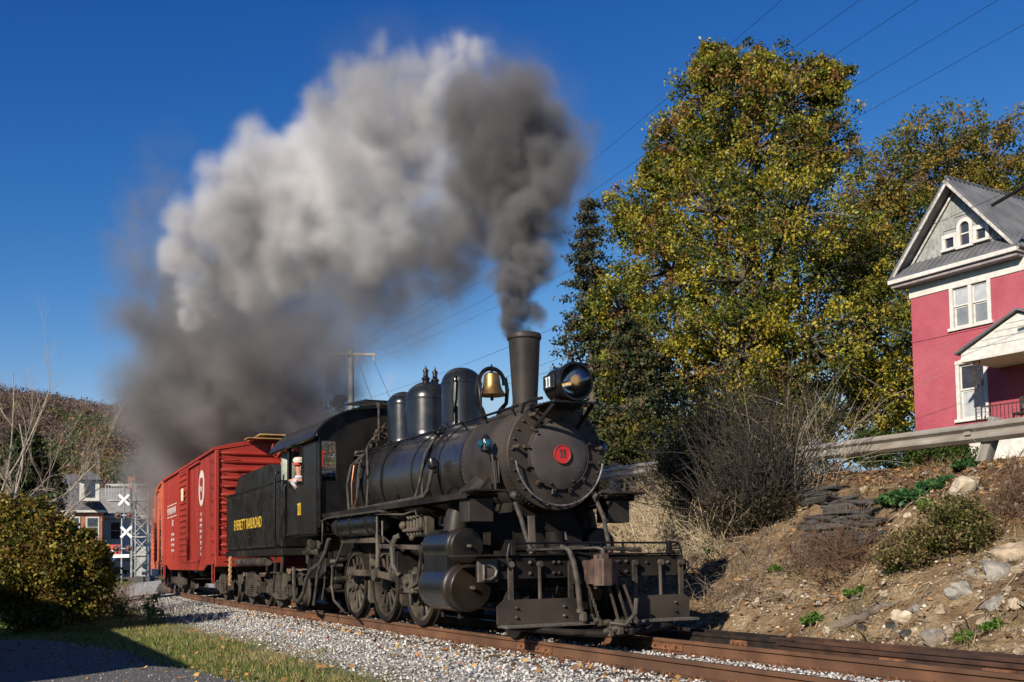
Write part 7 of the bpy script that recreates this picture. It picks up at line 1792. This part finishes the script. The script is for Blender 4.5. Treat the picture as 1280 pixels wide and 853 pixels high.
# ------------------------------------------------------------------ smoke and steam: fog grids built from puffs
def smoke_object(name, label, puffs, voxel, noise_scale, warp, soft, dens, albedo, aniso=0.1, seed=0, thresh=0.0, dcol=None):
    """puffs: (x,y,z,r,weight). A point cloud mesh; a Volume Cube evaluates the fog on a grid around it."""
    P = np.array([p[:3] for p in puffs], dtype=np.float32); Rr = np.array([p[3] for p in puffs], dtype=np.float32)
    Wt = np.array([p[4] if len(p) > 4 else 1.0 for p in puffs], dtype=np.float32)
    me = bpy.data.meshes.new(name)
    me.vertices.add(len(P)); me.vertices.foreach_set('co', P.ravel()); me.update()
    a = me.attributes.new('rad', 'FLOAT', 'POINT'); a.data.foreach_set('value', Rr)
    a = me.attributes.new('wgt', 'FLOAT', 'POINT'); a.data.foreach_set('value', Wt)
    ob = link(name, me)
    tag(ob, label, None, None, 'stuff')
    lo = (P - Rr[:, None]).min(0) - 0.6; hi = (P + Rr[:, None]).max(0) + 0.6
    ng = bpy.data.node_groups.new(name, 'GeometryNodeTree')
    ng.interface.new_socket('Geometry', in_out='INPUT', socket_type='NodeSocketGeometry')
    ng.interface.new_socket('Geometry', in_out='OUTPUT', socket_type='NodeSocketGeometry')
    n = ng.nodes; l = ng.links
    gi = n.new('NodeGroupInput'); go = n.new('NodeGroupOutput')
    pos = n.new('GeometryNodeInputPosition')
    def math_(op, a=None, b=None, clamp=False):
        m = n.new('ShaderNodeMath'); m.operation = op; m.use_clamp = clamp
        for i, x in enumerate((a, b)):
            if x is None: continue
            if isinstance(x, (int, float)): m.inputs[i].default_value = x
            else: l.new(x, m.inputs[i])
        return m.outputs[0]
    def vmath(op, a, b):
        m = n.new('ShaderNodeVectorMath'); m.operation = op
        for i, x in enumerate((a, b)):
            if isinstance(x, tuple): m.inputs[i].default_value = x
            elif op == 'SCALE' and i == 1: m.inputs['Scale'].default_value = x
            else: l.new(x, m.inputs[i])
        return m.outputs[0]
    # domain warp
    nz = n.new('ShaderNodeTexNoise'); nz.inputs['Scale'].default_value = noise_scale; nz.inputs['Detail'].default_value = 6.0; nz.inputs['Roughness'].default_value = 0.58
    l.new(vmath('ADD', pos.outputs[0], (seed * 7.3, seed * 3.1, 0)), nz.inputs['Vector'])
    w = vmath('SCALE', vmath('SUBTRACT', nz.outputs['Color'], (0.5, 0.5, 0.5)), warp)
    wp = vmath('ADD', pos.outputs[0], w)
    sn = n.new('GeometryNodeSampleNearest'); sn.domain = 'POINT'
    l.new(gi.outputs[0], sn.inputs['Geometry']); l.new(wp, sn.inputs['Sample Position'])
    def samp(typ, val):
        si = n.new('GeometryNodeSampleIndex'); si.data_type = typ; si.domain = 'POINT'
        l.new(gi.outputs[0], si.inputs['Geometry']); l.new(sn.outputs['Index'], si.inputs['Index']); l.new(val, si.inputs['Value'])
        return si.outputs[0]
    pn = n.new('GeometryNodeInputPosition')
    npos = samp('FLOAT_VECTOR', pn.outputs[0])
    ra = n.new('GeometryNodeInputNamedAttribute'); ra.data_type = 'FLOAT'; ra.inputs['Name'].default_value = 'rad'
    wa = n.new('GeometryNodeInputNamedAttribute'); wa.data_type = 'FLOAT'; wa.inputs['Name'].default_value = 'wgt'
    rad = samp('FLOAT', ra.outputs[0]); wgt = samp('FLOAT', wa.outputs[0])
    dv = n.new('ShaderNodeVectorMath'); dv.operation = 'DISTANCE'; l.new(wp, dv.inputs[0]); l.new(npos, dv.inputs[1])
    q = math_('DIVIDE', math_('SUBTRACT', rad, dv.outputs['Value']), math_('MULTIPLY', rad, soft))     # 1 inside, 0 at the rim
    q = math_('MULTIPLY', q, 1.0, clamp=True)
    n2 = n.new('ShaderNodeTexNoise'); n2.inputs['Scale'].default_value = noise_scale * 2.6; n2.inputs['Detail'].default_value = 5.0; n2.inputs['Roughness'].default_value = 0.6
    l.new(vmath('ADD', pos.outputs[0], (seed * 2.3, 5.1, seed * 1.7)), n2.inputs['Vector'])
    mod = n.new('ShaderNodeMapRange'); mod.inputs['From Min'].default_value = 0.38 + thresh; mod.inputs['From Max'].default_value = 0.58 + thresh
    mod.inputs['To Min'].default_value = 0.3; mod.inputs['To Max'].default_value = 1.0
    l.new(n2.outputs['Fac'], mod.inputs['Value'])
    d = math_('MULTIPLY', math_('MULTIPLY', q, q), math_('MULTIPLY', mod.outputs[0], wgt))
    vc = n.new('GeometryNodeVolumeCube')
    l.new(d, vc.inputs['Density'])
    vc.inputs['Min'].default_value = tuple(float(t) for t in lo); vc.inputs['Max'].default_value = tuple(float(t) for t in hi)
    for ax, i in zip('XYZ', range(3)): vc.inputs['Resolution ' + ax].default_value = max(8, int((hi[i] - lo[i]) / voxel))
    sm = n.new('GeometryNodeSetMaterial')
    l.new(vc.outputs[0], sm.inputs[0])
    m = bpy.data.materials.new(name); m.use_nodes = True
    mn = m.node_tree.nodes; ml = m.node_tree.links
    mn.remove(mn['Principled BSDF'])
    pv = mn.new('ShaderNodeVolumePrincipled')
    pv.inputs['Color'].default_value = (*albedo, 1); pv.inputs['Density'].default_value = dens; pv.inputs['Anisotropy'].default_value = aniso
    if dcol:
        tcn = mn.new('ShaderNodeTexCoord'); nzn = mn.new('ShaderNodeTexNoise'); nzn.inputs['Scale'].default_value = .35; nzn.inputs['Detail'].default_value = 3
        rpn = mn.new('ShaderNodeValToRGB'); rpn.color_ramp.elements[0].position = .42; rpn.color_ramp.elements[1].position = .6
        rpn.color_ramp.elements[0].color = (*dcol, 1); rpn.color_ramp.elements[1].color = (*albedo, 1)
        ml.new(tcn.outputs['Object'], nzn.inputs['Vector']); ml.new(nzn.outputs['Fac'], rpn.inputs['Fac']); ml.new(rpn.outputs['Color'], pv.inputs['Color'])
    ml.new(pv.outputs[0], mn['Material Output'].inputs['Volume'])
    sm.inputs['Material'].default_value = m
    l.new(sm.outputs[0], go.inputs[0])
    me.materials.append(m)
    md = ob.modifiers.new('fog', 'NODES'); md.node_group = ng
    return ob
rs = np.random.default_rng(5)
def fill(path, step, frac=.55, squash=1.0):
    """path: (px, py, depth, radius px, weight). Puffs of like size fill a tube round the path."""
    out = []
    for a, b in zip(path, path[1:]):
        pa, pb = np.array(at(*a[:3])), np.array(at(*b[:3])); L = np.linalg.norm(pb - pa)
        ra, rb = a[3] / 1312 * a[2], b[3] / 1312 * b[2]; rm = (ra + rb) / 2
        n = max(2, int(L / (rm * step)) + 1) * 9
        for _ in range(n):
            t = rs.random(); rr = ra + (rb - ra) * t; w = a[4] + (b[4] - a[4]) * t
            v = rs.normal(0, 1, 3); v /= np.linalg.norm(v); k = rs.random() ** .45
            c = pa + (pb - pa) * t + v * rr * k * (1 - frac * .62) * np.array([1, 1, squash])
            out.append((*c, rr * frac * rs.uniform(.8, 1.15), w * rs.uniform(.7, 1.2)))
    return out
# dark smoke rising from the stack
dark = fill([(655, 417, 15.42, 15, 12.0), (654, 395, 15.42, 18, 9.0), (652, 365, 15.5, 25, 6.5)], .5, .8)
dark += fill([(652, 365, 15.5, 28, 5.5), (650, 310, 15.9, 54, 4.5), (648, 245, 16.3, 92, 3.6), (640, 185, 16.8, 104, 2.8), (605, 130, 18.0, 78, 1.6)], .35, .5)
dark += fill([(700, 200, 16.6, 58, 1.0), (738, 172, 16.6, 36, .45)], .4, .6)
dark += fill([(600, 235, 17.6, 72, 1.6), (575, 295, 18.6, 72, 1.2), (545, 320, 19.6, 66, .9)], .4, .5)
smoke_object('coal_smoke', 'dense dark grey coal smoke pouring upward out of the stack', dark, 0.06, 0.95, 1.35, 0.7, 2.9, (0.40, 0.395, 0.40), seed=1, dcol=(.27, .265, .27))
# older dark smoke trailing low behind the train
trail = fill([(520, 340, 21, 70, .8), (480, 350, 22.5, 80, .8), (430, 340, 24, 86, .7)], .4, .5)
trail += fill([(215, 180, 33, 44, .07), (188, 260, 33, 58, .18), (195, 350, 34, 84, .4), (235, 440, 36, 116, .75), (280, 510, 40, 140, 1.0), (245, 580, 45, 116, 1.1)], .4, .55)
trail += fill([(300, 440, 36, 112, .8), (375, 470, 34, 96, .7), (425, 500, 33, 56, .35)], .4, .55)
trail += fill([(640, 260, 17.5, 120, .10), (560, 330, 20, 110, .16), (470, 380, 23, 100, .2), (380, 400, 28, 110, .22), (300, 380, 31, 120, .22)], .4, .6)
trail += fill([(690, 230, 16.8, 90, .12), (640, 120, 18, 100, .08), (450, 80, 21, 90, .05)], .4, .6)
smoke_object('trailing_smoke', 'older charcoal smoke sinking behind the boxcars and the cab', trail, 0.12, 0.85, 1.6, 0.85, 2.6, (0.43, 0.425, 0.43), seed=4, dcol=(.33, .325, .33))
# lit white steam carried back above the train
white = fill([(578, 82, 19.0, 52, .8), (545, 120, 19.2, 98, 1.0), (480, 165, 20.3, 114, 1.0), (420, 225, 22.8, 114, 1.0), (350, 270, 26, 114, 1.0), (290, 310, 29, 98, 1.0), (262, 355, 30.5, 68, 1.0), (250, 392, 31.5, 34, .9)], .25, .34)
white += fill([(420, 130, 22, 52, .7), (490, 98, 21, 58, .7)], .3, .45)
white += fill([(440, 300, 22.5, 74, .6), (530, 280, 19.5, 58, .5), (580, 230, 18.2, 56, .6), (575, 190, 18.2, 56, .7)], .3, .42)
smoke_object('steam_cloud', 'billowing sunlit white steam carried back above the train', white, 0.075, 0.9, 1.5, 0.75, 4.2, (0.88, 0.875, 0.88), seed=2, dcol=(.62, .615, .62))
# wisp from the whistle by the cab
wisp = fill([(482, 492, 22.4, 5, .5), (486, 478, 22.4, 10, .35), (492, 466, 22.6, 15, .2)], .5, .7)
smoke_object('steam_wisp', 'thin white steam wisp rising from the whistle in front of the cab', wisp, 0.05, 1.6, .35, 0.9, 3.0, (0.95, 0.95, 0.95), seed=3)

# ------------------------------------------------------------------ keep every tree of parts at thing > part > sub-part
def depth_of(o):
    k = 0
    while o.parent is not None: o = o.parent; k += 1
    return k
changed = True
while changed:
    changed = False
    for o in list(bpy.data.objects):
        if depth_of(o) > 2:
            b = o.parent; a = b.parent
            while a.parent is not None and a.parent.parent is not None: b = a; a = a.parent
            b.parent = a.parent
            changed = True
